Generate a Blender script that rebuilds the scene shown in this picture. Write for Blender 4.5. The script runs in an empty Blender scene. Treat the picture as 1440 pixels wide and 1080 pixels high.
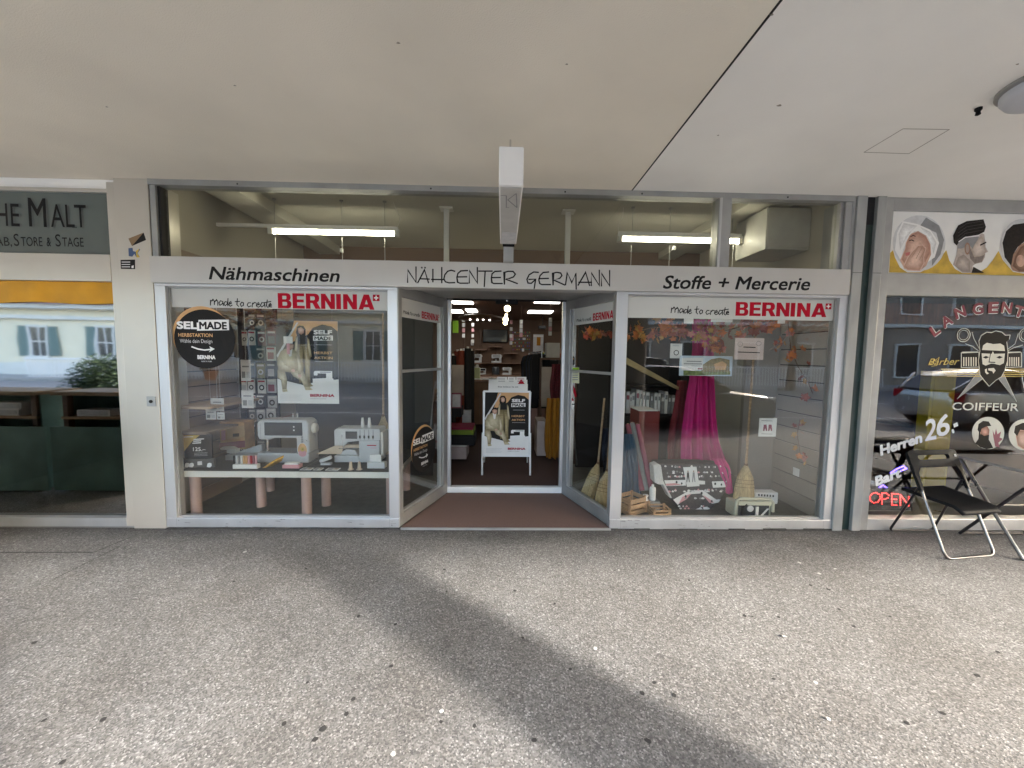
import bpy, math, random
import numpy as np
from mathutils import Vector, Matrix
rnd = random.Random(7)
PI = math.pi
scene = bpy.context.scene
C = scene.collection

# ------------------------------------------------------------------ camera
FPX = 541.0
PITCH, YAW, ROLL = (math.radians(a) for a in (4.24, 1.42, 0.78))
EYE = Vector((0, -3.336, 1.55))
cF = Vector((math.sin(YAW) * math.cos(PITCH), math.cos(YAW) * math.cos(PITCH), -math.sin(PITCH)))
cR = Vector((math.cos(YAW), -math.sin(YAW), 0))
cU = cR.cross(cF)
cR, cU = cR * math.cos(ROLL) + cU * math.sin(ROLL), cU * math.cos(ROLL) - cR * math.sin(ROLL)
cam = bpy.data.cameras.new('camera')
cam.sensor_width = 36
cam.lens = FPX / 1440 * 36
cam.clip_start = 0.05
cam.clip_end = 600
camo = bpy.data.objects.new('camera', cam)
C.objects.link(camo)
camo.matrix_world = Matrix(((cR.x, cU.x, -cF.x, EYE.x), (cR.y, cU.y, -cF.y, EYE.y), (cR.z, cU.z, -cF.z, EYE.z), (0, 0, 0, 1)))
scene.camera = camo

# ------------------------------------------------------------------ light
SUN_AZ, SUN_EL = 128.6, 23.0
w = bpy.data.worlds.new('World')
scene.world = w
w.use_nodes = True
nt = w.node_tree
sky = nt.nodes.new('ShaderNodeTexSky')
sky.sky_type = 'NISHITA'
sky.sun_disc = False
sky.sun_elevation = math.radians(SUN_EL)
sky.sun_rotation = math.radians(SUN_AZ)
sky.dust_density = 2.5
nt.links.new(sky.outputs[0], nt.nodes['Background'].inputs[0])
nt.nodes['Background'].inputs[1].default_value = 0.15
sl = bpy.data.lights.new('sun', 'SUN')
sl.energy = 0.85
sl.angle = math.radians(3.0)
sl.color = (1, 0.95, 0.89)
so = bpy.data.objects.new('sun', sl)
C.objects.link(so)
az, el = math.radians(SUN_AZ), math.radians(SUN_EL)
so.rotation_euler = Vector((math.sin(az) * math.cos(el), math.cos(az) * math.cos(el), math.sin(el))).to_track_quat('Z', 'Y').to_euler()
so.location = (8, -8, 9)
scene.view_settings.view_transform = 'Standard'
scene.view_settings.look = 'None'
scene.view_settings.gamma = 1
scene.view_settings.exposure = 3.8

# ------------------------------------------------------------------ pixel of the photograph -> point of the place
def ray(px, py):
    return cF * FPX + cR * (px - 720) - cU * (py - 540)
def at(px, py, Y):
    d = ray(px, py)
    return EYE + d * ((Y - EYE.y) / d.y)
def gz(px, py, z=0.0):
    d = ray(px, py)
    return EYE + d * ((z - EYE.z) / d.z)
def ax(px, py, x):
    d = ray(px, py)
    return EYE + d * ((x - EYE.x) / d.x)

# ------------------------------------------------------------------ materials
MATS = {}
def mat(name, col, rough=0.5, metal=0.0, var=0.1, scale=6.0, bump=0.0, bscale=60.0, emit=0.0, stretch=(1, 1, 1), col2=None, spec=0.5, coat=0.0):
    if name in MATS:
        return MATS[name]
    m = bpy.data.materials.new(name)
    m.use_nodes = True
    n, l = m.node_tree.nodes, m.node_tree.links
    b = n['Principled BSDF']
    b.inputs['Roughness'].default_value = rough
    b.inputs['Metallic'].default_value = metal
    b.inputs['Specular IOR Level'].default_value = spec
    b.inputs['Coat Weight'].default_value = coat
    tc = n.new('ShaderNodeTexCoord')
    mp = n.new('ShaderNodeMapping')
    mp.inputs['Scale'].default_value = stretch
    l.new(tc.outputs['Object'], mp.inputs[0])
    nz = n.new('ShaderNodeTexNoise')
    nz.inputs['Scale'].default_value = scale
    nz.inputs['Detail'].default_value = 5
    l.new(mp.outputs[0], nz.inputs['Vector'])
    cr = n.new('ShaderNodeValToRGB')
    c2 = col2 or tuple(min(1, c * (1 + var)) for c in col)
    c1 = tuple(c * (1 - var) for c in col) if not col2 else col
    cr.color_ramp.elements[0].position = 0.3
    cr.color_ramp.elements[1].position = 0.7
    cr.color_ramp.elements[0].color = (*c1, 1)
    cr.color_ramp.elements[1].color = (*c2, 1)
    l.new(nz.outputs[0], cr.inputs[0])
    l.new(cr.outputs[0], b.inputs['Base Color'])
    mr = n.new('ShaderNodeMapRange')
    mr.inputs['To Min'].default_value = max(0.02, rough - 0.08)
    mr.inputs['To Max'].default_value = min(1, rough + 0.08)
    l.new(nz.outputs[0], mr.inputs[0])
    l.new(mr.outputs[0], b.inputs['Roughness'])
    if bump:
        nb = n.new('ShaderNodeTexNoise')
        nb.inputs['Scale'].default_value = bscale
        nb.inputs['Detail'].default_value = 3
        l.new(mp.outputs[0], nb.inputs['Vector'])
        bp = n.new('ShaderNodeBump')
        bp.inputs['Strength'].default_value = bump
        bp.inputs['Distance'].default_value = 0.01
        l.new(nb.outputs[0], bp.inputs['Height'])
        l.new(bp.outputs[0], b.inputs['Normal'])
    if emit:
        b.inputs['Emission Color'].default_value = (*col, 1)
        b.inputs['Emission Strength'].default_value = emit
    MATS[name] = m
    return m

def glass(name, base, tint=(1, 1, 1), k=1.0, rough=0.0):
    m = bpy.data.materials.new(name)
    m.use_nodes = True
    n, l = m.node_tree.nodes, m.node_tree.links
    n.remove(n['Principled BSDF'])
    tr = n.new('ShaderNodeBsdfTransparent')
    tr.inputs[0].default_value = (*tint, 1)
    gl = n.new('ShaderNodeBsdfGlossy')
    gl.inputs['Roughness'].default_value = rough
    fr = n.new('ShaderNodeFresnel')
    fr.inputs[0].default_value = 1.5
    ma = n.new('ShaderNodeMath')
    ma.operation = 'MULTIPLY_ADD'
    ma.use_clamp = True
    ma.inputs[1].default_value = k
    ma.inputs[2].default_value = base
    l.new(fr.outputs[0], ma.inputs[0])
    # only the outer face of the sheet mirrors, the inner face lets light out
    ge = n.new('ShaderNodeNewGeometry')
    iv = n.new('ShaderNodeMath')
    iv.operation = 'SUBTRACT'
    iv.inputs[0].default_value = 1
    l.new(ge.outputs['Backfacing'], iv.inputs[1])
    mu = n.new('ShaderNodeMath')
    mu.operation = 'MULTIPLY'
    l.new(ma.outputs[0], mu.inputs[0])
    l.new(iv.outputs[0], mu.inputs[1])
    # faint waviness of float glass
    tc = n.new('ShaderNodeTexCoord')
    nz = n.new('ShaderNodeTexNoise')
    nz.inputs['Scale'].default_value = 1.7
    l.new(tc.outputs['Object'], nz.inputs['Vector'])
    bp = n.new('ShaderNodeBump')
    bp.inputs['Strength'].default_value = 0.05
    bp.inputs['Distance'].default_value = 0.02
    l.new(nz.outputs[0], bp.inputs['Height'])
    l.new(bp.outputs[0], gl.inputs['Normal'])
    mx = n.new('ShaderNodeMixShader')
    l.new(mu.outputs[0], mx.inputs[0])
    l.new(tr.outputs[0], mx.inputs[1])
    l.new(gl.outputs[0], mx.inputs[2])
    l.new(mx.outputs[0], n['Material Output'].inputs[0])
    MATS[name] = m
    return m

def pave_mat():
    m = bpy.data.materials.new('exposed aggregate asphalt')
    m.use_nodes = True
    n, l = m.node_tree.nodes, m.node_tree.links
    b = n['Principled BSDF']
    b.inputs['Roughness'].default_value = 0.8
    tc = n.new('ShaderNodeTexCoord')
    vo = n.new('ShaderNodeTexVoronoi')
    vo.inputs['Scale'].default_value = 150
    l.new(tc.outputs['Object'], vo.inputs['Vector'])
    bw = n.new('ShaderNodeSeparateColor')
    l.new(vo.outputs['Color'], bw.inputs[0])
    cr = n.new('ShaderNodeValToRGB')
    e = cr.color_ramp.elements
    e[0].position, e[0].color = 0.0, (0.105, 0.102, 0.097, 1)
    e[1].position, e[1].color = 1.0, (0.45, 0.44, 0.42, 1)
    for p, c in ((0.35, (0.172, 0.166, 0.156)), (0.62, (0.222, 0.215, 0.202)), (0.88, (0.275, 0.267, 0.252))):
        x = e.new(p)
        x.color = (*c, 1)
    l.new(bw.outputs[0], cr.inputs[0])
    # stains, worn lanes
    n1 = n.new('ShaderNodeTexNoise')
    n1.inputs['Scale'].default_value = 0.9
    n1.inputs['Detail'].default_value = 8
    n1.inputs['Roughness'].default_value = 0.65
    l.new(tc.outputs['Object'], n1.inputs['Vector'])
    r1 = n.new('ShaderNodeValToRGB')
    r1.color_ramp.elements[0].position, r1.color_ramp.elements[0].color = 0.34, (0.70, 0.675, 0.65, 1)
    r1.color_ramp.elements[1].position, r1.color_ramp.elements[1].color = 0.62, (1.0, 1.0, 1.0, 1)
    l.new(n1.outputs[0], r1.inputs[0])
    mx = n.new('ShaderNodeMix')
    mx.data_type = 'RGBA'
    mx.blend_type = 'MULTIPLY'
    mx.inputs[0].default_value = 1
    l.new(cr.outputs[0], mx.inputs[6])
    l.new(r1.outputs[0], mx.inputs[7])
    # fine grime
    n2 = n.new('ShaderNodeTexNoise')
    n2.inputs['Scale'].default_value = 26
    n2.inputs['Detail'].default_value = 6
    l.new(tc.outputs['Object'], n2.inputs['Vector'])
    r2 = n.new('ShaderNodeValToRGB')
    r2.color_ramp.elements[0].position, r2.color_ramp.elements[0].color = 0.36, (0.88, 0.87, 0.86, 1)
    r2.color_ramp.elements[1].position, r2.color_ramp.elements[1].color = 0.56, (1, 1, 1, 1)
    l.new(n2.outputs[0], r2.inputs[0])
    my = n.new('ShaderNodeMix')
    my.data_type = 'RGBA'
    my.blend_type = 'MULTIPLY'
    my.inputs[0].default_value = 1
    l.new(mx.outputs[2], my.inputs[6])
    l.new(r2.outputs[0], my.inputs[7])
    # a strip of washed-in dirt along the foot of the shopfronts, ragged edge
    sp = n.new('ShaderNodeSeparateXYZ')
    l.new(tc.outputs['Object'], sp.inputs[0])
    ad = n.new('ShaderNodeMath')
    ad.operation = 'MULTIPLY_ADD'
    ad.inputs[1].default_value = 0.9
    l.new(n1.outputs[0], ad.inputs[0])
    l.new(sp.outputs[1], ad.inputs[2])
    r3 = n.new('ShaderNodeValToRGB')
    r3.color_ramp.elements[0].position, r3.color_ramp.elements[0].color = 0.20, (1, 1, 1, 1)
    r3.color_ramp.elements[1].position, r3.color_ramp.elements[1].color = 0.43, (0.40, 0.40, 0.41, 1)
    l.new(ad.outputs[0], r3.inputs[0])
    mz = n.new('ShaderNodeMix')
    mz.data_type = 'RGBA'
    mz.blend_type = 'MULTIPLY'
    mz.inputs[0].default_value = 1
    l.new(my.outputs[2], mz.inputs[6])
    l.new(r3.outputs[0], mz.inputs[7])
    l.new(mz.outputs[2], b.inputs['Base Color'])
    bp = n.new('ShaderNodeBump')
    bp.inputs['Strength'].default_value = 0.35
    bp.inputs['Distance'].default_value = 0.004
    l.new(vo.outputs['Distance'], bp.inputs['Height'])
    l.new(bp.outputs[0], b.inputs['Normal'])
    return m

ALU = mat('silver anodised aluminium', (0.55, 0.555, 0.56), 0.38, 0.7, 0.09, 4, 0.03, 400, stretch=(1, 1, 0.15))
ALU_G = mat('dull grey aluminium', (0.36, 0.36, 0.35), 0.45, 0.6, 0.12, 5)
ALU_W = mat('white lacquered aluminium', (0.74, 0.74, 0.72), 0.4, 0.15, 0.06, 2.5)
CREAM = mat('cream metal cladding', (0.54, 0.505, 0.445), 0.36, 0.45, 0.05, 2)
SIGNB = mat('pale sign band', (0.50, 0.487, 0.462), 0.42, 0.3, 0.06, 2, stretch=(1, 1, .4))
SOFF1 = mat('beige painted soffit', (0.77, 0.715, 0.615), 0.85, 0, 0.10, 0.7, 0.25, 160)
SOFF2 = mat('white painted soffit', (0.84, 0.825, 0.79), 0.85, 0, 0.07, 0.8, 0.2, 160)
JOINT = mat('dark joint sealant', (0.015, 0.013, 0.012), 0.8)
BLACK = mat('black vinyl', (0.010, 0.009, 0.009), 0.6, spec=0.15)
PLBLACK = mat('black plastic', (0.010, 0.010, 0.011), 0.55, 0, 0.2, spec=0.13)
INK = mat('charcoal print', (0.018, 0.016, 0.015), 0.6, spec=0.15)
RED = mat('red vinyl', (0.40, 0.004, 0.02), 0.6, spec=0.12)
WHITE = mat('white vinyl', (0.80, 0.79, 0.77), 0.5, 0, 0.03)
PAPER = mat('white paper', (0.78, 0.77, 0.74), 0.8, 0, 0.04)
BANNER = mat('pale grey window vinyl', (0.52, 0.52, 0.49), 0.55, 0, 0.04, 2)
ORANGE = mat('tan orange print', (0.60, 0.33, 0.13), 0.5)
GOLD = mat('gold print', (0.55, 0.38, 0.08), 0.5)
KHAKI = mat('khaki print', (0.47, 0.40, 0.24), 0.6, 0, 0.3, 40)
KHAKI_D = mat('olive print', (0.24, 0.19, 0.08), 0.6, 0, 0.3, 40)
SKIN = mat('skin tone print', (0.55, 0.34, 0.25), 0.6, 0, 0.3, 14)
SKIN_D = mat('brown skin tone print', (0.30, 0.17, 0.11), 0.6, 0, 0.15, 30)
GREYP = mat('grey print', (0.24, 0.24, 0.24), 0.6, 0, 0.15, 20)
LGREYP = mat('light grey print', (0.58, 0.58, 0.58), 0.6, 0, 0.1, 20)
HAIRP = mat('dark hair print', (0.014, 0.011, 0.010), 0.6, 0, 0.5, 60, spec=0.15)
YELL = mat('yellow print', (0.62, 0.43, 0.04), 0.6, 0, 0.15, 12)
DKGREEN = mat('dark green enamel', (0.012, 0.03, 0.026), 0.35, 0, 0.2)
GLASS = glass('clear window glass', 0.032, (0.90, 0.91, 0.90), 1.25)
GLASS_D = glass('tinted window glass', 0.36, (0.35, 0.42, 0.38), 1.2, 0.03)
GLASS_T = glass('transom glass', 0.02, (0.92, 0.92, 0.88), 1.0)
CHROME = mat('chrome steel', (0.72, 0.72, 0.72), 0.16, 1.0, 0.04)
WOOD = mat('pale wood', (0.42, 0.28, 0.16), 0.55, 0, 0.25, 4, stretch=(1, 1, 12))
WOODX = mat('crate pine', (0.46, 0.29, 0.16), 0.6, 0, 0.2, 5, stretch=(14, 1, 14))
WOODD = mat('brown wood', (0.13, 0.07, 0.04), 0.5, 0, 0.2, 4, stretch=(1, 1, 10))
STRAW = mat('broom straw', (0.50, 0.38, 0.20), 0.8, 0, 0.45, 30, 0.8, 60, stretch=(8, 8, 0.35))
CREAMW = mat('cream white plastic', (0.72, 0.70, 0.63), 0.35, 0, 0.03)
MWHITE = mat('white machine plastic', (0.58, 0.595, 0.60), 0.3, 0, 0.03)
MGREY = mat('grey machine plastic', (0.33, 0.34, 0.35), 0.35, 0, 0.05)
SCREEN = mat('dark glass screen', (0.03, 0.035, 0.04), 0.08, 0, 0.1)
PINKCOL = mat('dusty pink paint', (0.44, 0.30, 0.26), 0.6, 0, 0.06)
TABTOP = mat('charcoal felt', (0.06, 0.06, 0.06), 0.9, 0, 0.2, 60)
LINO = mat('grey lino', (0.115, 0.113, 0.098), 0.55, 0, 0.25, 14, 0.1)
MATC = mat('rust brown coir mat', (0.15, 0.092, 0.076), 0.95, 0, 0.3, 160, 0.7, 220)
DFLOOR = mat('dark brown carpet', (0.055, 0.026, 0.020), 0.95, 0, 0.2, 60)
SLAT = mat('tan slat board', (0.27, 0.195, 0.14), 0.55, 0, 0.08, 3)
SLATL = mat('beige slat board', (0.29, 0.255, 0.22), 0.55, 0, 0.06, 3)
ROOMW = mat('ochre room paint', (0.43, 0.40, 0.335), 0.85, 0, 0.06, 1)
ROOMC = mat('room ceiling paint', (0.55, 0.53, 0.46), 0.9, 0, 0.05, 1)
ROOMB = mat('brown room paint', (0.17, 0.105, 0.070), 0.8, 0, 0.1, 1)
TUBE = mat('lit fluorescent tube', (1.0, 0.96, 0.78), 0.5, emit=2.2)
PANEL = mat('lit ceiling panel', (1.0, 0.97, 0.92), 0.5, emit=1.3)
BULB = mat('lit warm bulb', (1.0, 0.86, 0.50), 0.5, emit=1.5)
LEDR = mat('lit red LED', (1.0, 0.05, 0.045), 0.5, emit=0.7)
LEDB = mat('lit blue LED', (0.13, 0.08, 1.0), 0.5, emit=0.9)
PINK = mat('magenta cloth', (0.50, 0.012, 0.16), 0.75, 0, 0.12, 8)
REDC = mat('dark red cloth', (0.16, 0.012, 0.02), 0.8, 0, 0.2, 8)
NAVY = mat('navy cloth', (0.012, 0.018, 0.035), 0.85, 0, 0.2, 8)
DENIM = mat('blue cloth', (0.04, 0.09, 0.14), 0.85, 0, 0.15, 8)
DARKC = mat('black cloth', (0.012, 0.011, 0.012), 0.85, 0, 0.2, 8)
MUST = mat('mustard cloth', (0.40, 0.17, 0.012), 0.8, 0, 0.15, 8)
LIME = mat('lime green card', (0.34, 0.62, 0.02), 0.6)
SKYB = mat('pale blue print', (0.52, 0.62, 0.72), 0.6, 0, 0.1, 9)
GRASSP = mat('green meadow print', (0.16, 0.20, 0.06), 0.6, 0, 0.5, 30)
PEACH = mat('peach print', (0.62, 0.36, 0.15), 0.5, 0, 0.25, 9)
MAUVE = mat('wine print', (0.28, 0.06, 0.09), 0.5, 0, 0.2, 9)
ROSE = mat('rose plastic', (0.62, 0.30, 0.32), 0.4)
BLUEP = mat('blue print', (0.05, 0.09, 0.20), 0.5)
LEAFS = [mat('autumn leaf ' + k, c, 0.6, 0, 0.25, 20) for k, c in (('orange', (0.50, 0.15, 0.03)), ('rust', (0.30, 0.06, 0.03)), ('ochre', (0.42, 0.22, 0.04)), ('pink', (0.48, 0.17, 0.13)))]

# ------------------------------------------------------------------ mesh building
ORG = {}
class MB:
    def __init__(s):
        s.v, s.f, s.m, s.mats = [], [], [], []
    def mi(s, m):
        if m not in s.mats:
            s.mats.append(m)
        return s.mats.index(m)
    def add(s, vs, fs, m):
        o = len(s.v)
        s.v += [tuple(p) for p in vs]
        s.f += [tuple(i + o for i in f) for f in fs]
        s.m += [s.mi(m)] * len(fs)
        return s
    def box(s, x0, x1, y0, y1, z0, z1, m):
        vs = [(x, y, z) for x in (x0, x1) for y in (y0, y1) for z in (z0, z1)]
        return s.add(vs, [(0, 1, 3, 2), (4, 6, 7, 5), (0, 4, 5, 1), (2, 3, 7, 6), (0, 2, 6, 4), (1, 5, 7, 3)], m)
    def prism(s, pts, axis, a, b, m):
        """pts: 2D outline; axis 'x','y','z' extruded from a to b"""
        n = len(pts)
        def P(p, t):
            return {'x': (t, p[0], p[1]), 'y': (p[0], t, p[1]), 'z': (p[0], p[1], t)}[axis]
        vs = [P(p, a) for p in pts] + [P(p, b) for p in pts]
        fs = [tuple(range(n))[::-1], tuple(range(n, 2 * n))] + [(i, (i + 1) % n, n + (i + 1) % n, n + i) for i in range(n)]
        return s.add(vs, fs, m)
    def plate(s, quad, t, m):
        """four 3D corners, thickness t along the normal"""
        q = [Vector(p) for p in quad]
        nn = (q[1] - q[0]).cross(q[3] - q[0]).normalized() * t
        return s.add(q + [p + nn for p in q], [(3, 2, 1, 0), (4, 5, 6, 7)] + [(i, (i + 1) % 4, 4 + (i + 1) % 4, 4 + i) for i in range(4)], m)
    def tube(s, path, r, m, n=8, closed=False):
        P = [Vector(p) for p in path]
        rs = r if isinstance(r, (list, tuple)) else [r] * len(P)
        vs, fs = [], []
        up = None
        for i, p in enumerate(P):
            if closed:
                d = P[(i + 1) % len(P)] - P[i - 1]
            else:
                d = P[min(i + 1, len(P) - 1)] - P[max(i - 1, 0)]
            d.normalize()
            if up is None:
                up = d.orthogonal().normalized()
            up = (up - d * up.dot(d)).normalized()
            sd = d.cross(up)
            for k in range(n):
                a = 2 * PI * k / n
                vs.append(p + (up * math.cos(a) + sd * math.sin(a)) * rs[i])
        L = len(P)
        for i in range(L if closed else L - 1):
            j = (i + 1) % L
            for k in range(n):
                fs.append((i * n + k, i * n + (k + 1) % n, j * n + (k + 1) % n, j * n + k))
        if not closed:
            fs += [tuple(range(n))[::-1], tuple(range((L - 1) * n, L * n))]
        return s.add(vs, fs, m)
    def lathe(s, c, prof, m, n=16, axis='z', sx=1, sy=1):
        vs, fs = [], []
        for r, z in prof:
            for k in range(n):
                a = 2 * PI * k / n
                p = (r * math.cos(a) * sx, r * math.sin(a) * sy, z)
                p = {'z': p, 'x': (p[2], p[0], p[1]), 'y': (p[0], p[2], p[1])}[axis]
                vs.append((c[0] + p[0], c[1] + p[1], c[2] + p[2]))
        L = len(prof)
        for i in range(L - 1):
            for k in range(n):
                fs.append((i * n + k, i * n + (k + 1) % n, (i + 1) * n + (k + 1) % n, (i + 1) * n + k))
        fs += [tuple(range(n))[::-1], tuple(range((L - 1) * n, L * n))]
        return s.add(vs, fs, m)
    def loft(s, rings, m, cap=True):
        n = len(rings[0])
        vs = [p for r in rings for p in r]
        fs = []
        for i in range(len(rings) - 1):
            for k in range(n):
                fs.append((i * n + k, i * n + (k + 1) % n, (i + 1) * n + (k + 1) % n, (i + 1) * n + k))
        if cap:
            fs += [tuple(range(n))[::-1], tuple(range((len(rings) - 1) * n, len(rings) * n))]
        return s.add(vs, fs, m)
    def sheet(s, fn, nu, nv, m):
        vs = [fn(i / nu, j / nv) for j in range(nv + 1) for i in range(nu + 1)]
        fs = [(j * (nu + 1) + i, j * (nu + 1) + i + 1, (j + 1) * (nu + 1) + i + 1, (j + 1) * (nu + 1) + i) for j in range(nv) for i in range(nu)]
        return s.add(vs, fs, m)
    def build(s, name, parent=None, bevel=0.0, smooth=None, label=None, cat=None, group=None, kind=None, loc=None, local=False):
        if local:
            org = Vector((0, 0, 0))
        elif parent is not None:
            org = ORG[parent.name]
        elif loc is not None:
            org = Vector(loc)
        else:
            a = np.array(s.v)
            lo, hi = a.min(0), a.max(0)
            org = Vector(((lo[0] + hi[0]) / 2, (lo[1] + hi[1]) / 2, lo[2]))
        me = bpy.data.meshes.new(name)
        me.from_pydata([(v[0] - org.x, v[1] - org.y, v[2] - org.z) for v in s.v], [], s.f)
        for m in s.mats:
            me.materials.append(m)
        me.polygons.foreach_set('material_index', s.m)
        if smooth is not None:
            me.polygons.foreach_set('use_smooth', [True] * len(me.polygons))
            me.set_sharp_from_angle(angle=math.radians(smooth))
        me.update()
        o = bpy.data.objects.new(name, me)
        C.objects.link(o)
        if parent is not None:
            o.parent = parent
            ORG[o.name] = org
        else:
            o.location = loc if (local and loc is not None) else org
            ORG[o.name] = Vector(o.location) if not local else Vector((0, 0, 0))
        if bevel:
            b = o.modifiers.new('bevel', 'BEVEL')
            b.width = bevel
            b.segments = 2
            b.limit_method = 'ANGLE'
            b.angle_limit = math.radians(40)
        tag(o, label, cat, group, kind)
        return o

def tag(o, label=None, cat=None, group=None, kind=None):
    for k, v in (('label', label), ('category', cat), ('group', group), ('kind', kind)):
        if v:
            o[k] = v
    return o

def thing(name, label, cat, loc, group=None, rz=0.0, local=False):
    o = bpy.data.objects.new(name, None)
    o.empty_display_size = 0.1
    o.location = loc
    o.rotation_euler = (0, 0, rz)
    C.objects.link(o)
    ORG[o.name] = Vector((0, 0, 0)) if local else Vector(loc)
    return tag(o, label, cat, group)

def copy_tree(o, parent=None):
    c = o.copy()
    C.objects.link(c)
    c.parent = parent
    ORG[c.name] = Vector(ORG[o.name])
    for ch in list(o.children):
        copy_tree(ch, c)
    return c

def boxpx(x0, y0, x1, y1, Y, dy, m, mb=None):
    a, b = at(x0, y0, Y), at(x1, y1, Y)
    mb = mb or MB()
    return mb.box(min(a.x, b.x), max(a.x, b.x), Y, Y + dy, min(a.z, b.z), max(a.z, b.z), m)

# ------------------------------------------------------------------ flat printing (lettering, posters)
_TC = {}
def glyphs(txt, bold=0.0, shear=0.0):
    k = (txt, bold, shear)
    if k not in _TC:
        cu = bpy.data.curves.new('type', 'FONT')
        cu.body = txt
        cu.size = 1
        cu.offset = bold
        cu.shear = shear
        cu.resolution_u = 3
        ob = bpy.data.objects.new('type', cu)
        me = bpy.data.meshes.new_from_object(ob)
        vs = [(v.co.x, v.co.y) for v in me.vertices]
        fs = [tuple(p.vertices) for p in me.polygons]
        bpy.data.objects.remove(ob)
        bpy.data.meshes.remove(me)
        bpy.data.curves.remove(cu)
        _TC[k] = (vs, fs)
    return _TC[k]

class Print(MB):
    """shapes and words on one vertical plane; each call lies a hair further out than the last"""
    def __init__(s, P0, U=(1, 0, 0), N=(0, -1, 0), step=3e-5):
        super().__init__()
        s.P0, s.U, s.N = Vector(P0), Vector(U).normalized(), Vector(N).normalized()
        s.k, s.step = 0.0, step
        s.V = Vector((0, 0, 1))
    def p3(s, u, v):
        return s.P0 + s.U * u + s.V * v + s.N * s.k
    def hit(s, px, py):
        d = ray(px, py)
        t = (s.P0 - EYE).dot(s.N) / d.dot(s.N)
        q = EYE + d * t - s.P0
        return (q.dot(s.U), q.z)
    def T(s, pts, ox=0.0, oy=0.0, sc=1.0):
        return [s.hit(ox + x / sc, oy + y / sc) for x, y in pts]
    def poly(s, pts, m):
        s.k += s.step
        s.add([s.p3(u, v) for u, v in pts], [tuple(range(len(pts)))], m)
    def rect(s, u0, v0, u1, v1, m):
        s.poly([(u0, v0), (u1, v0), (u1, v1), (u0, v1)], m)
    def ell(s, cu, cv, ru, rv, m, n=28, a0=0, a1=360):
        s.poly([(cu + ru * math.cos(math.radians(a0 + (a1 - a0) * i / n)), cv + rv * math.sin(math.radians(a0 + (a1 - a0) * i / n))) for i in range(n + (0 if a1 - a0 >= 360 else 1))], m)
    def shade(s, pts, edge, mid, c=None, n=6):
        """printed tone running from the outline to a lighter (or darker) middle"""
        if c is None:
            c = (sum(p[0] for p in pts) / len(pts), sum(p[1] for p in pts) / len(pts))
        for i in range(n):
            t = i / n
            col = tuple(e + (q - e) * (i / max(1, n - 1)) for e, q in zip(edge, mid))
            m = mat('print tone %.3f %.3f %.3f' % col, col, .6, 0, .12, 40, spec=.2)
            s.poly([(c[0] + (p[0] - c[0]) * (1 - t * .85), c[1] + (p[1] - c[1]) * (1 - t * .85)) for p in pts], m)
    def ring(s, cu, cv, ru, rv, wd, m, n=28):
        s.stroke([(cu + ru * math.cos(2 * PI * i / n), cv + rv * math.sin(2 * PI * i / n)) for i in range(n + 1)], wd, m)
    def stroke(s, pts, wd, m):
        s.k += s.step
        P = [Vector(p) for p in pts]
        vs = []
        for i, p in enumerate(P):
            d = (P[min(i + 1, len(P) - 1)] - P[max(i - 1, 0)])
            if d.length < 1e-9:
                d = Vector((1, 0))
            d.normalize()
            nn = Vector((-d.y, d.x))
            k = 1.0
            if 0 < i < len(P) - 1:
                e = (P[i + 1] - p)
                if e.length > 1e-9:
                    e.normalize()
                    k = 1 / max(0.45, abs(nn.dot(Vector((-e.y, e.x)))))
            if i == 0:
                p = p - d * wd * 0.4
            if i == len(P) - 1:
                p = p + d * wd * 0.4
            a, b = p + nn * wd / 2 * k, p - nn * wd / 2 * k
            vs += [s.p3(*a), s.p3(*b)]
        s.add(vs, [(2 * i, 2 * i + 1, 2 * i + 3, 2 * i + 2) for i in range(len(P) - 1)], m)
    def text(s, txt, u, v, h, m, wd=None, bold=0.0, shear=0.0, rot=0.0, al='l'):
        """baseline start (or centre) at u,v; capital height h; stretched to width wd when given"""
        vs, fs = glyphs(txt, 0.0, shear)
        if not vs:
            return
        xs = [p[0] for p in vs]
        x0, x1 = min(xs) - bold, max(xs) + bold
        k = h / (0.73 + bold)
        kx = wd / (x1 - x0) if wd else k
        off = {'l': x0, 'c': (x0 + x1) / 2, 'r': x1}[al]
        c, sn = math.cos(rot), math.sin(rot)
        n = 8 if bold > .03 else 4
        for bx, by in ([(0, 0)] if not bold else [(bold * math.cos(2 * PI * (i + .5) / n), bold * math.sin(2 * PI * (i + .5) / n)) for i in range(n)]):
            s.k += s.step * (.5 if bold else 1)
            out = []
            for x, y in vs:
                a, b = (x + bx - off) * kx, (y + by) * k
                out.append(s.p3(u + a * c - b * sn, v + a * sn + b * c))
            s.add(out, fs, m)
    def textpx(s, txt, pl, pr, cap, m, bold=0.0, shear=0.0):
        """baseline from photo pixel pl to pr, capital height cap in photo pixels"""
        a, b = s.hit(*pl), s.hit(*pr)
        t = s.hit(pl[0], pl[1] - cap)
        d = math.hypot(b[0] - a[0], b[1] - a[1])
        s.text(txt, a[0], a[1], abs(t[1] - a[1]), m, d, bold, shear, math.atan2(b[1] - a[1], b[0] - a[0]))
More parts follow.
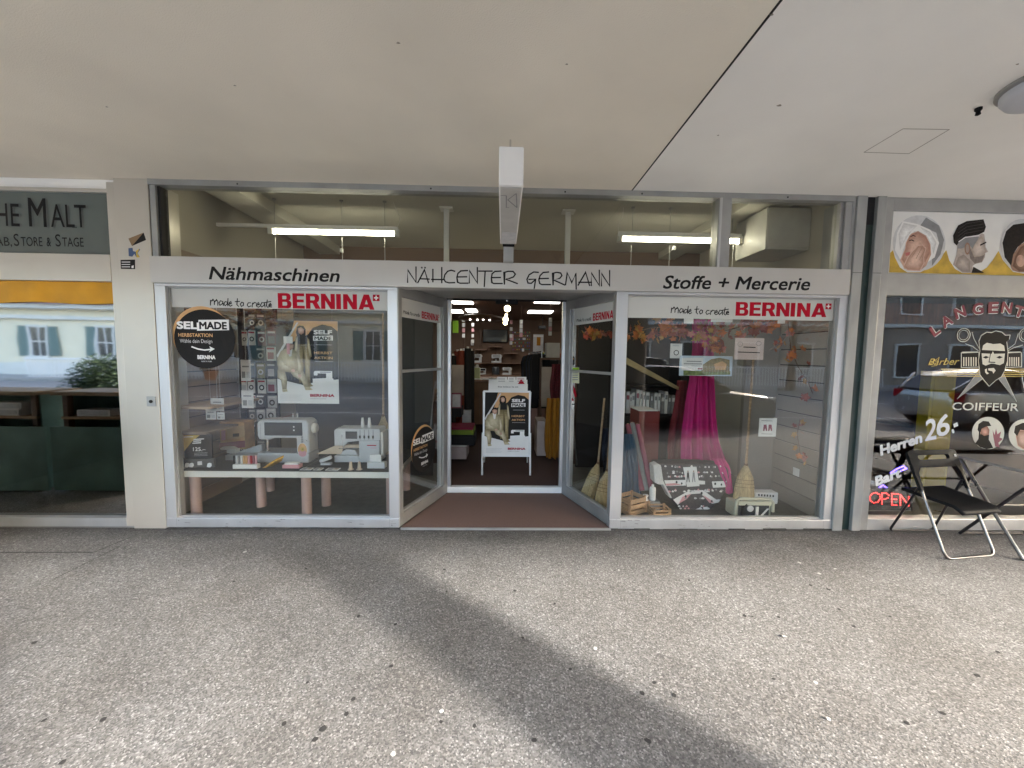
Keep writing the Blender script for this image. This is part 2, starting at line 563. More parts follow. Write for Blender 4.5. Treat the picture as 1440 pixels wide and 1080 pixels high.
# ================================================================== ground and arcade
pv = MB()
PAVE = pave_mat()
pv.add([(-30, -4.8, 0), (30, -4.8, 0), (30, 0.05, 0), (-30, 0.05, 0)], [(0, 1, 2, 3)], PAVE)
pv.add([(-30, -4.8, 0), (30, -4.8, 0), (30, -4.8, -0.3), (-30, -4.8, -0.3)], [(3, 2, 1, 0)], PAVE)
GUM = mat('old chewing gum', (0.035, 0.033, 0.03), 0.85, 0, 0.3, 40)
GUML = mat('pale chewing gum', (0.50, 0.49, 0.46), 0.8)
def blob(x, y, r, m, z=0.003, st=1.0):
    a0 = rnd.random() * 6
    pts = []
    for i in range(11):
        a = 2 * PI * i / 11
        q = r * (0.8 + 0.35 * rnd.random())
        dx, dy = q * math.cos(a) * st, q * math.sin(a)
        pts.append((x + dx * math.cos(a0) - dy * math.sin(a0), y + dx * math.sin(a0) + dy * math.cos(a0)))
    pv.prism(pts, 'z', 0.0005, z, m)
for px, py, r in ((903, 975, .016), (948, 978, .013), (751, 1041, .014), (454, 1025, .017), (550, 937, .012), (145, 1012, .014), (62, 1013, .012), (667, 1021, .010), (497, 983, .012), (487, 1004, .013), (911, 1042, .018), (48, 904, .014), (1047, 866, .013), (1200, 881, .014), (1251, 867, .011), (1165, 829, .013), (1374, 950, .016), (1325, 1003, .012), (1275, 1017, .012), (625, 801, .012), (724, 831, .012), (780, 849, .009), (504, 867, .012), (556, 878, .010), (329, 818, .013), (430, 800, .011), (1095, 868, .010), (1140, 823, .012), (1058, 867, .009), (1180, 857, .012), (432, 960, .008), (399, 1018, .014), (443, 1040, .013), (620, 1015, .010), (735, 897, .010), (628, 832, .008), (920, 960, .012), (1088, 955, .010), (802, 941, .009), (969, 816, .010), (88, 1072, .012), (1403, 917, .012)):
    p = gz(px, py)
    blob(p.x, p.y, r * .82, GUM, 0.002, 0.7 + rnd.random() * 0.5)
for px, py, r in ((553, 1060, .010), (621, 1000, .010), (837, 912, .011), (642, 830, .008), (1147, 960, .01)):
    p = gz(px, py)
    blob(p.x, p.y, r, GUML, 0.002)
# seams of an old patch by the bar
for a, b, wd in (((0, 777), (132, 777), .012), ((132, 777), (185, 755), .008), ((75, 815), (170, 768), .006)):
    p, q = gz(*a), gz(*b)
    d = (q - p).normalized()
    nn = Vector((-d.y, d.x, 0)) * wd / 2
    pv.add([p - nn + Vector((0, 0, .002)), q - nn + Vector((0, 0, .002)), q + nn + Vector((0, 0, .002)), p + nn + Vector((0, 0, .002))], [(0, 1, 2, 3)], GUM)
pv.build('pavement', kind='structure', loc=(0, 0, 0))

ROAD = mat('road asphalt', (0.15, 0.15, 0.15), 0.85, 0, 0.2, 3, 0.3, 90)
rd = MB().add([(-90, -17.2, -.12), (90, -17.2, -.12), (90, -4.8, -.12), (-90, -4.8, -.12)], [(0, 1, 2, 3)], ROAD)
for x in range(-60, 60, 6):
    rd.box(x, x + 3, -11.1, -10.98, -.118, -.115, WHITE)
rd.box(-60, 60, -7.35, -7.25, -.118, -.115, WHITE)
rd.build('road', kind='structure', loc=(0, 0, 0))
MB().box(-90, 90, -60, -17.2, -.3, 0.02, mat('concrete paving', (0.30, 0.29, 0.27), 0.85, 0, 0.15, 2)).build('opposite_pavement', kind='structure', loc=(0, -20, 0))
MB().add([(-300, -300, -.32), (300, -300, -.32), (300, 300, -.32), (-300, 300, -.32)], [(0, 1, 2, 3)], mat('earth', (0.16, 0.14, 0.11), 0.95)).build('ground', kind='structure', loc=(0, 0, 0))

arc = thing('arcade_building', 'pale plaster arcade building whose flat soffit spans the pavement', 'building', (0, 0, 2.95))
MB().box(-16, 1.068, -4.9, 0.02, 2.95, 3.25, SOFF1).build('ceiling', arc, label='beige soffit slab left of the dark joint')
MB().box(1.076, 16, -4.9, 0.02, 2.951, 3.25, SOFF2).build('ceiling', arc, label='whiter soffit slab right of the dark joint')
MB().box(1.066, 1.077, -4.901, 0.02, 2.9485, 3.2, JOINT).build('joint', arc)
hl = MB()
hp = [gz(*p, 2.951) for p in ((1215, 214), (1270, 181), (1335, 182), (1278, 216))]
for i in range(4):
    a, b = hp[i], hp[(i + 1) % 4]
    d = (b - a).normalized()
    nn = Vector((-d.y, d.x, 0)) * .0025
    hl.plate([a - nn, b - nn, b + nn, a + nn], -0.001, mat('hatch gap', (0.30, 0.28, 0.25), 0.9))
hl.build('hatch', arc)
ub = MB().box(-16, 16, -4.88, 8, 3.26, 9.0, SOFF2).box(-16, -5.45, 0.03, 0.3, 0, 2.95, SOFF1).box(5.45, 16, 0.03, 0.3, 0, 2.95, SOFF1)
ub.build('wall', arc)
sm_ = MB()
for px, py, r in ((1096, 148, .012), (797, 90, .006), (1431, 90, .006), (1085, 20, .008), (330, 120, .006), (560, 60, .008), (150, 150, .006), (1010, 190, .006)):
    q = gz(px, py, 2.95)
    sm_.prism([(q.x + r * math.cos(a) * (1 + .4 * math.sin(3 * a)), q.y + r * .7 * math.sin(a)) for a in [2 * PI * i / 9 for i in range(9)]], 'z', 2.9485, 2.9495, mat('soffit smudge', (0.30, 0.27, 0.23), .9))
sm_.build('stain', arc)
# arcade pillars by the kerb side, out of the picture, casting the shadow band
for i, (x, y) in enumerate(((2.24, -3.26), (-10.6, -3.26), (11.0, -3.26))):
    MB().lathe((x, y, 0), [(.27, 0), (.27, .12), (.255, .13), (.255, 2.9), (.27, 2.95)], mat('grey concrete pillar', (0.30, 0.28, 0.26), 0.8, 0, 0.1, 4), 20).build(
        'pillar', smooth=50, cat='pillar', group='round pillars of the arcade',
        label=('round concrete arcade pillar opposite the right display window', 'round concrete arcade pillar opposite the bar', 'round concrete arcade pillar beyond the barber shop')[i])

# ================================================================== ceiling fittings
lx, ly = 2.735, -1.385
cl = thing('ceiling_lamp', 'round grey bulkhead lamp on the whiter soffit', 'lamp', (lx, ly, 2.95))
MB().lathe((lx, ly, 2.951), [(.20, 0), (.20, -.012), (.185, -.02)], ALU_G, 40).build('lamp_base', cl, smooth=40)
MB().lathe((lx, ly, 2.931), [(.183, 0), (.182, -.02), (.165, -.045), (.12, -.065), (.03, -.072)], mat('frosted lamp cover', (0.52, 0.53, 0.58), 0.4, 0, 0.04), 40).build('lamp_cover', cl, smooth=60)
p = gz(1376, 152, 2.95)
MB().lathe((p.x, p.y, 2.95), [(.016, 0), (.016, -.01), (.009, -.02), (.012, -.035), (.003, -.04)], PLBLACK, 12).build('ceiling_hook', smooth=40, label='small black plug in the soffit next to the round lamp', cat='hook')

# projecting light box, seen end on
lb = thing('light_box', 'white projecting light box with marker scrawl hanging over the shop entrance', 'sign', (.035, -.1, 2.45))
MB().box(-.033, .100, -1.2, -.10, 2.461, 2.661, WHITE).build('case', lb, bevel=.006)
MB().box(-.024, .091, -1.18, -.12, 2.457, 2.460, mat('light box underside', (0.50, 0.49, 0.46), 0.5)).build('base_plate', lb)
MB().box(-.02, .09, -.42, -.14, 2.453, 2.456, LGREYP).build('cover', lb)
scr = MB()
uz = 2.4555
def under(pts):
    q = [gz(x, y, uz) for x, y in pts]
    for a, b in zip(q, q[1:]):
        d = (b - a).normalized() if (b - a).length else Vector((1, 0, 0))
        nn = Vector((-d.y, d.x, 0)) * .003
        scr.plate([a - nn, b - nn, b + nn, a + nn], -.0006, GREYP)
under([(704, 275), (712, 275), (712, 292)])
under([(726, 272), (714, 281), (727, 292)])
under([(726, 272), (727, 292)])
under([(712, 292), (716, 292)])
scr.build('lettering', lb)
MB().box(-.005, .078, -.10, .0, 2.325, 2.46, ALU_G).box(-.012, .085, -.105, -.1, 2.44, 2.47, PLBLACK).build('bracket', lb, bevel=.003)
for y in (-.72, -.3):
    MB().tube([(.033, y, 2.66), (.033, y, 2.951)], .006, CHROME).build('hanger', lb)

# ================================================================== the sewing shop front
sf = thing('sewing_shopfront', 'silver framed sewing shop front with sign band and recessed entrance', 'shopfront', (0, 0, 0))
FY = 0.06
def frame(x0, x1, z0, z1, wl, wr, wb, wt, m, parent, dep=.10, y0=0.0, name='window_frame', bevel=.003):
    f = MB()
    f.box(x0, x0 + wl, y0, y0 + dep, z0 + wb, z1 - wt, m)
    f.box(x1 - wr, x1, y0, y0 + dep, z0 + wb, z1 - wt, m)
    if wb:
        f.box(x0, x1, y0 - .004, y0 + dep, z0, z0 + wb, m)
    if wt:
        f.box(x0, x1, y0, y0 + dep, z1 - wt, z1, m)
    return f.build(name, parent, bevel=bevel)
frame(-2.92, -.90, .012, 2.113, .088, .085, .082, .022, ALU, sf)
frame(.975, 3.012, .0, 2.113, .10, .075, .094, .022, ALU, sf)
def bead(x0, x1, z0, z1, parent, y=.030, w=.012):
    f = MB()
    f.box(x0, x0 + w, y, y + .02, z0, z1, ALU_G).box(x1 - w, x1, y, y + .02, z0, z1, ALU_G).box(x0 + w, x1 - w, y, y + .02, z0, z0 + w, ALU_G).box(x0 + w, x1 - w, y, y + .02, z1 - w, z1, ALU_G)
    f.build('glazing_bead', parent)
bead(-2.832, -.985, .094, 2.091, sf)
bead(1.075, 2.937, .094, 2.091, sf)
MB().box(-2.832, -.985, .05, .058, .094, 2.091, GLASS).build('window_pane', sf)
MB().box(1.075, 2.937, .05, .058, .094, 2.091, GLASS).build('window_pane', sf)
# sign band
MB().box(-2.92, 2.99, -.03, .12, 2.113, 2.328, SIGNB).build('sign_board', sf, bevel=.002)
sb = Print((0, -.0304, 0))
sb.textpx('Nähmaschinen', (293.5, 392.5), (478, 396.3), 19.3, BLACK, .022, .21)
sb.build('lettering', sf, label='slanted bold word at the left of the sign band')
sb = Print((0, -.0304, 0))
sb.textpx('Stoffe + Mercerie', (932, 405.5), (1139, 408), 19.6, BLACK, .022, .21)
sb.build('lettering', sf, label='slanted bold words at the right of the sign band')
sb = Print((0, -.0304, 0))
for st in ([(133, 108), (133, 38), (180, 108), (180, 22)],
           [(190, 110), (228, 38), (250, 110)], [(203, 88), (254, 90)], [(212, 24), (214, 27)], [(230, 24), (232, 27)],
           [(275, 35), (275, 105)], [(325, 25), (325, 110)], [(268, 92), (335, 93)],
           [(398, 46), (378, 40), (358, 46), (342, 66), (337, 88), (345, 105), (365, 111), (398, 110)],
           [(470, 42), (432, 44), (416, 58), (410, 80), (414, 108), (428, 113), (472, 113)], [(410, 78), (465, 77)],
           [(480, 112), (480, 42), (525, 112), (525, 25)],
           [(533, 45), (608, 45)], [(569, 45), (564, 131)],
           [(658, 45), (624, 47), (608, 60), (604, 85), (607, 110), (618, 115), (665, 115)], [(604, 82), (655, 81)],
           [(677, 118), (677, 52), (700, 46), (726, 47), (739, 62), (728, 78), (706, 86), (684, 90), (750, 115)],
           [(868, 52), (842, 50), (816, 66), (804, 92), (810, 112), (828, 114), (848, 96)], [(815, 92), (853, 90), (845, 142)],
           [(926, 50), (895, 53), (878, 70), (871, 95), (876, 115), (888, 121), (936, 121)], [(871, 88), (925, 86)],
           [(951, 122), (951, 57), (972, 52), (994, 56), (1001, 70), (988, 86), (956, 96), (1016, 123)],
           [(1021, 122), (1031, 54), (1056, 110), (1079, 56), (1081, 146)],
           [(1092, 124), (1134, 52), (1156, 126)], [(1096, 108), (1167, 108)],
           [(1166, 126), (1166, 55), (1211, 126), (1211, 40)],
           [(1223, 128), (1223, 58), (1269, 128), (1269, 42)]):
    sb.stroke(sb.T(st, 540, 370, 4), .0115, BLACK)
sb.build('lettering', sf, label='thin drawn capitals in the middle of the sign band')
# frame joints, screws, scuffs and the painted contact shade along the foot
SC = mat('scuff mark', (0.27, 0.265, 0.26), .7, 0, .3, 30)
jn = Print((0, -.0046, 0))
for xs in (-2.832, -.985, 1.075, 2.937):
    jn.rect(xs - .0008, .012, xs + .0008, .094, SC)
for i in range(46):
    x = rnd.choice([rnd.uniform(-2.9, -.92), rnd.uniform(1.0, 3.0)])
    z, l_, t_ = rnd.uniform(.02, .088), rnd.uniform(.008, .06), rnd.uniform(.0008, .003)
    jn.poly([(x, z), (x + l_, z + rnd.uniform(-.008, .008)), (x + l_ * .9, z + t_), (x + l_ * .3, z + t_ * 1.6)], SC)
jn.build('wear_marks', sf)
JD = mat('painted contact shade', (0.045, 0.043, 0.04), .9, 0, .4, 12)  # dark strips painted in for the contact shadow under the frames
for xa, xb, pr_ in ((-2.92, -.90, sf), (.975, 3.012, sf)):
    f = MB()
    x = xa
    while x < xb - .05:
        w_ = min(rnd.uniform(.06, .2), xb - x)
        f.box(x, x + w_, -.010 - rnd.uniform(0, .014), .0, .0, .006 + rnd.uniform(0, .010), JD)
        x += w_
    f.build('foot_shade', pr_)
# transom
tf = MB()
tf.box(-2.915, -2.87, .0, .10, 2.328, 2.905, ALU_G).box(2.93, 2.99, .0, .10, 2.328, 2.905, ALU_G)
tf.box(-2.92, 2.99, -.012, .10, 2.905, 2.95, ALU_G).box(1.82, 1.93, -.01, .10, 2.328, 2.905, ALU_G).box(1.825, 1.845, -.02, -.01, 2.328, 2.905, ALU)
tf.box(2.90, 2.93, .02, .10, 2.328, 2.905, ALU_G).box(-2.87, -2.85, .02, .10, 2.328, 2.905, JOINT)
for x in (-2.2, -.62, .5, 1.15, 2.4):
    tf.box(x, x + .012, -.016, -.012, 2.917, 2.93, PLBLACK)
tf.build('transom_frame', sf, bevel=.002)
MB().box(-2.87, 1.82, .05, .058, 2.328, 2.905, GLASS_T).build('transom_pane', sf)
MB().box(1.93, 2.93, .05, .058, 2.328, 2.905, GLASS_T).build('transom_pane', sf)
# recess: two raking side lights
LA, LB, RA, RB = Vector((-.895, .015, 0)), Vector((-.60, .87, 0)), Vector((.99, .015, 0)), Vector((.675, .87, 0))
def abox(mb, A, B, s0, s1, z0, z1, o0, o1, m):
    """box along the line A-B from s0 to s1 metres, offset o0..o1 to the shop side"""
    d = (B - A).normalized()
    nn = Vector((-d.y, d.x, 0)) if A.x < 0 else Vector((d.y, -d.x, 0))
    q = [A + d * s0 + nn * o0, A + d * s1 + nn * o0, A + d * s1 + nn * o1, A + d * s0 + nn * o1]
    return mb.prism([(p.x, p.y) for p in q], 'z', z0, z1, m)
LL = (LB - LA).length
for A, B, lab in ((LA, LB, 'left'), (RA, RB, 'right')):
    f = MB()
    abox(f, A, B, 0, .05, .015, 2.11, 0, .07, ALU_G)
    abox(f, A, B, LL - .085, LL, .015, 2.14, 0, .08, ALU_G)
    abox(f, A, B, .05, LL - .085, .015, .125, 0, .07, ALU_G)
    abox(f, A, B, .05, LL - .085, 2.045, 2.14, 0, .07, ALU_G)
    f.build('window_frame', sf, bevel=.003)
    f = MB()
    abox(f, A, B, LL - .125, LL - .085, .125, 2.045, .012, .06, ALU)
    abox(f, A, B, .05, LL - .125, 1.385, 1.41, .01, .05, ALU)
    abox(f, A, B, .05, LL - .125, .125, .135, .012, .05, ALU)
    f.build('glazing_bead', sf)
    for z0, z1 in ((.135, 1.385), (1.41, 2.045)):
        abox(MB(), A, B, .05, LL - .125, z0, z1, .03, .036, GLASS).build('window_pane', sf)
MB().prism([(-.9, -.02), (1.0, -.02), (.70, .95), (-.63, .95)], 'z', 2.142, 2.22, ALU_G).box(-.6, .675, .80, .92, 2.138, 2.1415, PLBLACK).build('soffit', sf)
MB().box(-.60, .675, .85, .92, .02, .085, ALU_W).build('threshold', sf, bevel=.004)
for x_ in (-.595, .645):
    MB().box(x_, x_ + .03, .86, .93, .085, 2.14, ALU).build('door_post', sf)
mt = MB().prism([(-.885, -.01), (.985, -.01), (.672, .85), (-.597, .85)], 'z', .0, .018, MATC)
mt.box(-.885, .985, -.022, -.01, .0, .02, ALU_G)
mt.build('entrance_mat', label='rust brown coir mat filling the recessed shop entrance', cat='door mat')
s1 = boxpx(697, 417.5, 728.5, 427.5, .80, .06, PLBLACK)
ds = s1.build('motion_sensor', label='black motion sensor above the open shop entrance', cat='sensor', bevel=.006)
b = at(713, 423, .795)
MB().lathe((b.x, b.y, b.z), [(.012, 0), (.010, -.008)], CHROME, 12, 'y').build('lens', ds)

# ------------------------------------------------------------------ block lettering of the window banners
def block_word(P, u, v, h, wd, m):
    """heavy square capitals B E R N I N A and a flag with a cross; u,v lower left"""
    adv = {'B': 1.02, 'E': .92, 'R': 1.05, 'N': 1.06, 'I': .48, 'A': 1.12}
    tot = sum(adv[c] for c in 'BERNINA') + .42
    k = wd / tot
    x = u
    def q(pts):
        P.poly([(x + a * k, v + b * h) for a, b in pts], m)
    for c in 'BERNINA':
        if c == 'B':
            q([(0, 0), (.32, 0), (.32, .18), (.32, .42), (.32, .60), (.32, .82), (.32, 1), (0, 1)])
            q([(.32, .82), (.56, .82), (.60, .78), (.60, .65), (.56, .60), (.32, .60), (.32, .42), (.58, .42), (.64, .37), (.64, .23), (.58, .18), (.32, .18), (.32, 0), (.72, 0), (.88, .07), (.94, .2), (.94, .36), (.88, .46), (.76, .52), (.86, .58), (.90, .70), (.88, .86), (.80, .96), (.66, 1), (.32, 1)])
        elif c == 'E':
            q([(0, 0), (.84, 0), (.84, .19), (.32, .19), (.32, .41), (.78, .41), (.78, .60), (.32, .60), (.32, .81), (.82, .81), (.82, 1), (0, 1)])
        elif c == 'R':
            q([(0, 0), (.32, 0), (.32, 1), (0, 1)])
            q([(.32, .81), (.56, .81), (.62, .76), (.62, .62), (.56, .56), (.32, .56), (.32, .38), (.46, .38), (.66, 0), (1.03, 0), (.78, .42), (.90, .52), (.94, .68), (.92, .84), (.82, .96), (.66, 1), (.32, 1)])
        elif c == 'N':
            q([(0, 0), (.30, 0), (.30, .56), (.66, 0), (.97, 0), (.97, 1), (.67, 1), (.67, .46), (.31, 1), (0, 1)])
        elif c == 'I':
            q([(0, 0), (.33, 0), (.33, 1), (0, 1)])
        else:
            q([(0, 0), (.33, 0), (.39, .16), (.74, .16), (.80, 0), (1.13, 0), (.75, 1), (.38, 1), (.30, .79), (.47, .38), (.565, .66), (.665, .36), (.46, .36), (.47, .38), (.30, .79)])
        x += adv[c] * k
    x -= .10 * k
    s = .42 * h
    P.rect(x, v + h - s, x + s * 1.05, v + h, m)
    P.rect(x + s * .42, v + h - s * .85, x + s * .62, v + h - s * .15, WHITE)
    P.rect(x + s * .18, v + h - s * .60, x + s * .86, v + h - s * .40, WHITE)

SCRIPT = ([(305, 203), (308, 175), (312, 182), (322, 172), (328, 180), (328, 202), (330, 184), (342, 174), (348, 182), (347, 203)],
          [(375, 183), (364, 178), (354, 190), (359, 203), (371, 196), (376, 181), (378, 204)],
          [(399, 185), (390, 182), (382, 195), (388, 205), (399, 196), (406, 164), (403, 205)],
          [(411, 196), (424, 191), (422, 182), (413, 187), (409, 200), (417, 207), (428, 201)],
          [(459, 166), (455, 198), (464, 207)], [(446, 182), (471, 180)],
          [(484, 184), (474, 195), (480, 207), (492, 201), (493, 188), (483, 184)],
          [(532, 187), (520, 187), (513, 199), (520, 209), (535, 203)],
          [(541, 209), (544, 186), (544, 195), (554, 185), (563, 187)],
          [(566, 199), (582, 194), (579, 185), (568, 190), (565, 203), (575, 210), (588, 203)],
          [(610, 187), (597, 184), (589, 198), (595, 209), (608, 199), (612, 186), (614, 209)],
          [(628, 170), (622, 202), (631, 211)], [(610, 185), (648, 178)],
          [(635, 201), (650, 196), (646, 188), (637, 193), (635, 206), (651, 207)])
def made_to_create(P, u0, v0, wd, th=.0082):
    k = wd / 346.0
    for st in SCRIPT:
        P.stroke([(u0 + (x - 305) * k, v0 + (206 - y) * k * 1.06) for x, y in st], th * wd / .53, BLACK)

def banner(P, u0, u1, v0, v1, par, ub, hb, wb, us, ws, vb):
    P.rect(u0, v0, u1, v1, BANNER)
    o = P.build('window_banner', par)
    Q = Print(P.P0 + P.N * .0004, P.U, P.N)
    block_word(Q, ub, vb, hb, wb, RED)
    made_to_create(Q, us, vb + .012, ws)
    Q.build('lettering', o)
BY = .0465
Pb = Print((0, BY, 0))
a, b_ = Pb.hit(391, 433.5), Pb.hit(535, 436)
t_ = Pb.hit(391, 412)
s_, e_ = Pb.hit(296, 431.5), Pb.hit(382, 432)
banner(Pb, -2.832, -.985, Pb.hit(400, 434.5)[1], 2.091, sf, a[0], t_[1] - a[1], b_[0] - a[0], s_[0], e_[0] - s_[0], a[1])
Pb = Print((0, BY, 0))
a, b_ = Pb.hit(1034, 444), Pb.hit(1169.5, 446.5)
t_ = Pb.hit(1034, 424.5)
s_, e_ = Pb.hit(943.5, 443), Pb.hit(1024.5, 444)
banner(Pb, 1.075, 2.937, Pb.hit(1030, 449)[1], 2.080, sf, a[0], t_[1] - a[1], b_[0] - a[0], s_[0], e_[0] - s_[0], a[1])
dL, dR = (LB - LA).normalized(), (RA - RB).normalized()
nL, nR = Vector((dL.y, -dL.x, 0)), Vector((dR.y, -dR.x, 0))
Pb = Print(LA - nL * .028, dL, nL)
banner(Pb, .05, LL - .125, 1.875, 2.045, sf, .42, .068, .345, .11, .27, 1.895)
Pb = Print(RB - nR * .028, dR, nR)
banner(Pb, .125, LL - .05, 1.875, 2.045, sf, .49, .072, .345, .19, .27, 1.895)

# ------------------------------------------------------------------ pilaster and column
pl = thing('pilaster', 'cream metal pilaster between the bar window and the sewing shop', 'pilaster', (-3.06, 0, 0))
MB().box(-3.198, -2.924, -.004, .3, 0, 2.95, CREAM).build('cladding', pl, bevel=.003)
k = MB()
a, b_ = at(206.5, 557.5, -.004), at(220, 571.5, -.004)
k.box(a.x, b_.x, -.010, -.004, b_.z, a.z, ALU_G)
ks = k.build('key_switch', pl, bevel=.002)
MB().lathe(((a.x + b_.x) / 2, -.010, (a.z + b_.z) / 2), [(.014, 0), (.014, -.006), (.004, -.007)], PLBLACK, 14, 'y').build('keyhole', ks, smooth=40)
def sticker(name, quad, m, lab, deco=()):
    P = Print((0, -.0046, 0))
    P.poly([P.hit(*q) for q in quad], m)
    for pts, mm in deco:
        P.poly([P.hit(*q) for q in pts], mm)
    P.build(name, label=lab, cat='sticker')
sticker('sticker', [(180.5, 335.5), (202, 327), (205.5, 337.5), (185.5, 346)], mat('brown sticker', (0.24, 0.15, 0.07), 0.5),
        'tilted brown and black sticker, topmost on the cream pilaster', [([(202, 327), (205.5, 337.5), (185.5, 346)], INK), ])
sticker('sticker', [(180.5, 349), (186.5, 348.5), (187, 353), (191, 354), (196, 349.5), (197, 351), (193.5, 356), (196.5, 361), (192, 362), (189, 357), (186, 361), (181, 360)], BLUEP,
        'small blue and yellow cut out sticker on the cream pilaster', [([(191, 353), (196, 349.5), (193, 356), (196.5, 362), (192, 362), (191.5, 357)], YELL)])
sticker('sticker', [(169.5, 365.5), (190, 365), (190, 378.5), (170, 378)], INK, 'black rectangular sticker with white lines, lowest on the cream pilaster',
        [([(171, 368 + 3.4 * i), (183, 368 + 3.4 * i), (183, 369 + 3.4 * i), (171, 369 + 3.4 * i)], WHITE) for i in range(3)] + [([(185, 374), (188, 373), (188, 377), (185, 377)], WHITE)])
cm = thing('column', 'grey steel column with dark green centre strip next to the barber shop', 'column', (3.13, 0, 0))
GZ = mat('scuffed grey steel', (0.34, 0.345, 0.335), 0.5, 0.35, 0.18, 7, stretch=(1, 1, .3))
MB().box(3.013, 3.100, -.02, .3, 0, 2.95, GZ).box(3.190, 3.268, -.02, .3, 0, 2.95, GZ).box(2.985, 3.0125, -.005, .3, 2.33, 2.95, GZ).build('cladding', cm, bevel=.004)
MB().box(3.100, 3.190, .012, .3, 0, 2.95, DKGREEN).build('centre_strip', cm)
MB().box(3.100, 3.190, .010, .0115, 2.72, 2.95, DARKC).build('stain', cm)
MB().box(3.014, 3.099, -.0215, -.02, 2.303, 2.306, JOINT).box(3.191, 3.267, -.0215, -.02, 2.303, 2.306, JOINT).build('seam', cm)

# ================================================================== bar on the left
bf = thing('bar_shopfront', 'cream framed bar front with dark lettering glass over a green tinted window', 'shopfront', (-4.3, 0, 0))
f = MB()
f.box(-3.262, -3.199, .0, .1, 0.02, 2.92, CREAM).box(-5.45, -3.262, .004, .1, 2.838, 2.868, CREAM).box(-5.45, -3.199, .03, .1, 2.868, 2.95, SOFF2)
f.box(-5.45, -3.262, -.004, .1, 2.118, 2.338, CREAM).box(-5.45, -3.262, -.004, .1, .018, .094, ALU).box(-5.45, -5.38, 0, .1, .094, 2.118, CREAM)
f.box(-3.27, -3.262, .02, .06, .094, 2.118, JOINT).box(-5.45, -3.199, .01, .1, 0, .018, ALU_G)
f.build('window_frame', bf, bevel=.003)
MB().box(-5.38, -3.27, .05, .058, .094, 2.118, GLASS_D).build('window_pane', bf)
MB().box(-5.45, -3.262, .03, .04, 2.338, 2.838, mat('grey green sign glass', (0.115, 0.135, 0.125), 0.12, 0, 0.08, 2)).build('sign_board', bf)
P = Print((0, .0285, 0))
SH = mat('letter shade film', (0.055, 0.064, 0.060), 0.3)
for dx, m in ((.5, SH), (0, BLACK)):
    P.textpx('HE', (-6 + dx * 6, 317 + dx * 2), (28 + dx * 6, 318.5 + dx * 2), 34, m, .0)
    P.textpx('M', (41 + dx * 6, 318 + dx * 2), (66 + dx * 6, 319 + dx * 2), 43, m, .01)
    P.textpx('ALT', (72 + dx * 6, 319 + dx * 2), (122.5 + dx * 6, 320 + dx * 2), 34, m, .0)
P.textpx('T', (-52, 316), (-24, 317), 43, BLACK)
P.build('lettering', bf, label='large black name')
P = Print((0, .0285, 0))
for w_, l, r, cp in (('AB,', -6, 17, 13), ('S', 20, 27.5, 18), ('TORE', 30, 60, 13.5), ('&', 66, 72, 13.5), ('S', 78.5, 86, 18), ('TAGE', 88, 118, 13.5)):
    P.textpx(w_, (l, 345.5 + l * .012), (r, 345.5 + r * .012), cp, BLACK)
P.build('lettering', bf)
aw = MB().sheet(lambda u, v: (-5.37 + 2.10 * u, .032 + .006 * math.sin(u * 26) + .004 * math.sin(u * 61), 1.945 - .012 * (1 - v) * math.sin(u * 9) ** 2 + .172 * v), 90, 3, mat('amber cloth', (0.62, 0.30, 0.012), 0.7, 0, 0.15, 4))
aw.build('roller_blind', smooth=80, label='amber cloth blind across the top of the bar window', cat='blind')
rb = thing('bar_room', 'dark green bar room behind the tinted window', 'room', (-4.3, 1.5, 0))
DG = mat('dark green wall paint', (0.035, 0.060, 0.048), 0.6, 0, 0.15, 2)
MB().box(-5.6, -3.12, 4.0, 4.1, 0, 2.95, DG).box(-5.6, -5.5, .1, 4.0, 0, 2.95, DG).build('wall', rb)
MB().box(-5.5, -3.12, .1, 4.0, .005, .03, mat('green bar floor', (0.07, 0.10, 0.085), 0.4, 0, .2, 2)).build('floor', rb)
MB().box(-5.6, -3.06, .1, 4.1, 2.9, 2.945, DARKC).build('ceiling', rb)
MB().box(-5.4, -3.15, 2.6, 3.2, .03, 1.0, mat('green counter paint', (0.02, 0.045, 0.036), 0.35, 0, .2, 2)).box(-5.45, -3.14, 2.55, 3.25, 1.0, 1.05, WOODD).build('bar_counter', label='dark green bar counter at the back of the bar room', cat='counter')
# high outdoor counters of the bar, left of the picture: they show in its window glass
def high_counter(x0, x1, y0, y1, lab):
    t = thing('high_counter', lab, 'counter', ((x0 + x1) / 2, (y0 + y1) / 2, 0), 'green skirted outdoor counters of the bar')
    GP = mat('green tarpaulin', (0.17, 0.28, 0.23), .45, 0, .25, 3, .3, 8)
    MB().box(x0, x1, y0, y1, 1.06, 1.10, WOOD).build('countertop', t, bevel=.005)
    MB().box(x0 + .03, x1 - .03, y0 + .03, y0 + .05, .02, 1.058, GP).box(x0 - .06, x1 + .06, y1 - .05, y1 - .03, .02, .72, GP).box(x0 + .03, x0 + .05, y0 + .05, y1 - .09, .02, 1.058, GP).box(x1 - .05, x1 - .03, y0 + .05, y1 - .09, .02, 1.058, GP).build('skirt', t)
    MB().box(x0 + .05, x1 - .05, y0 + .05, y1 - .05, .80, .825, WOODX).build('shelf', t)
    for x in (x0 + .06, x1 - .10):
        MB().box(x, x + .05, y1 - .12, y1 - .06, .001, 1.058, WOODD).build('leg', t)
high_counter(-6.0, -4.95, -1.20, -.72, 'high outdoor counter with green skirt, the one farther from the cream pilaster')
high_counter(-4.80, -4.02, -1.22, -.74, 'high outdoor counter with green skirt, the one nearer the cream pilaster')
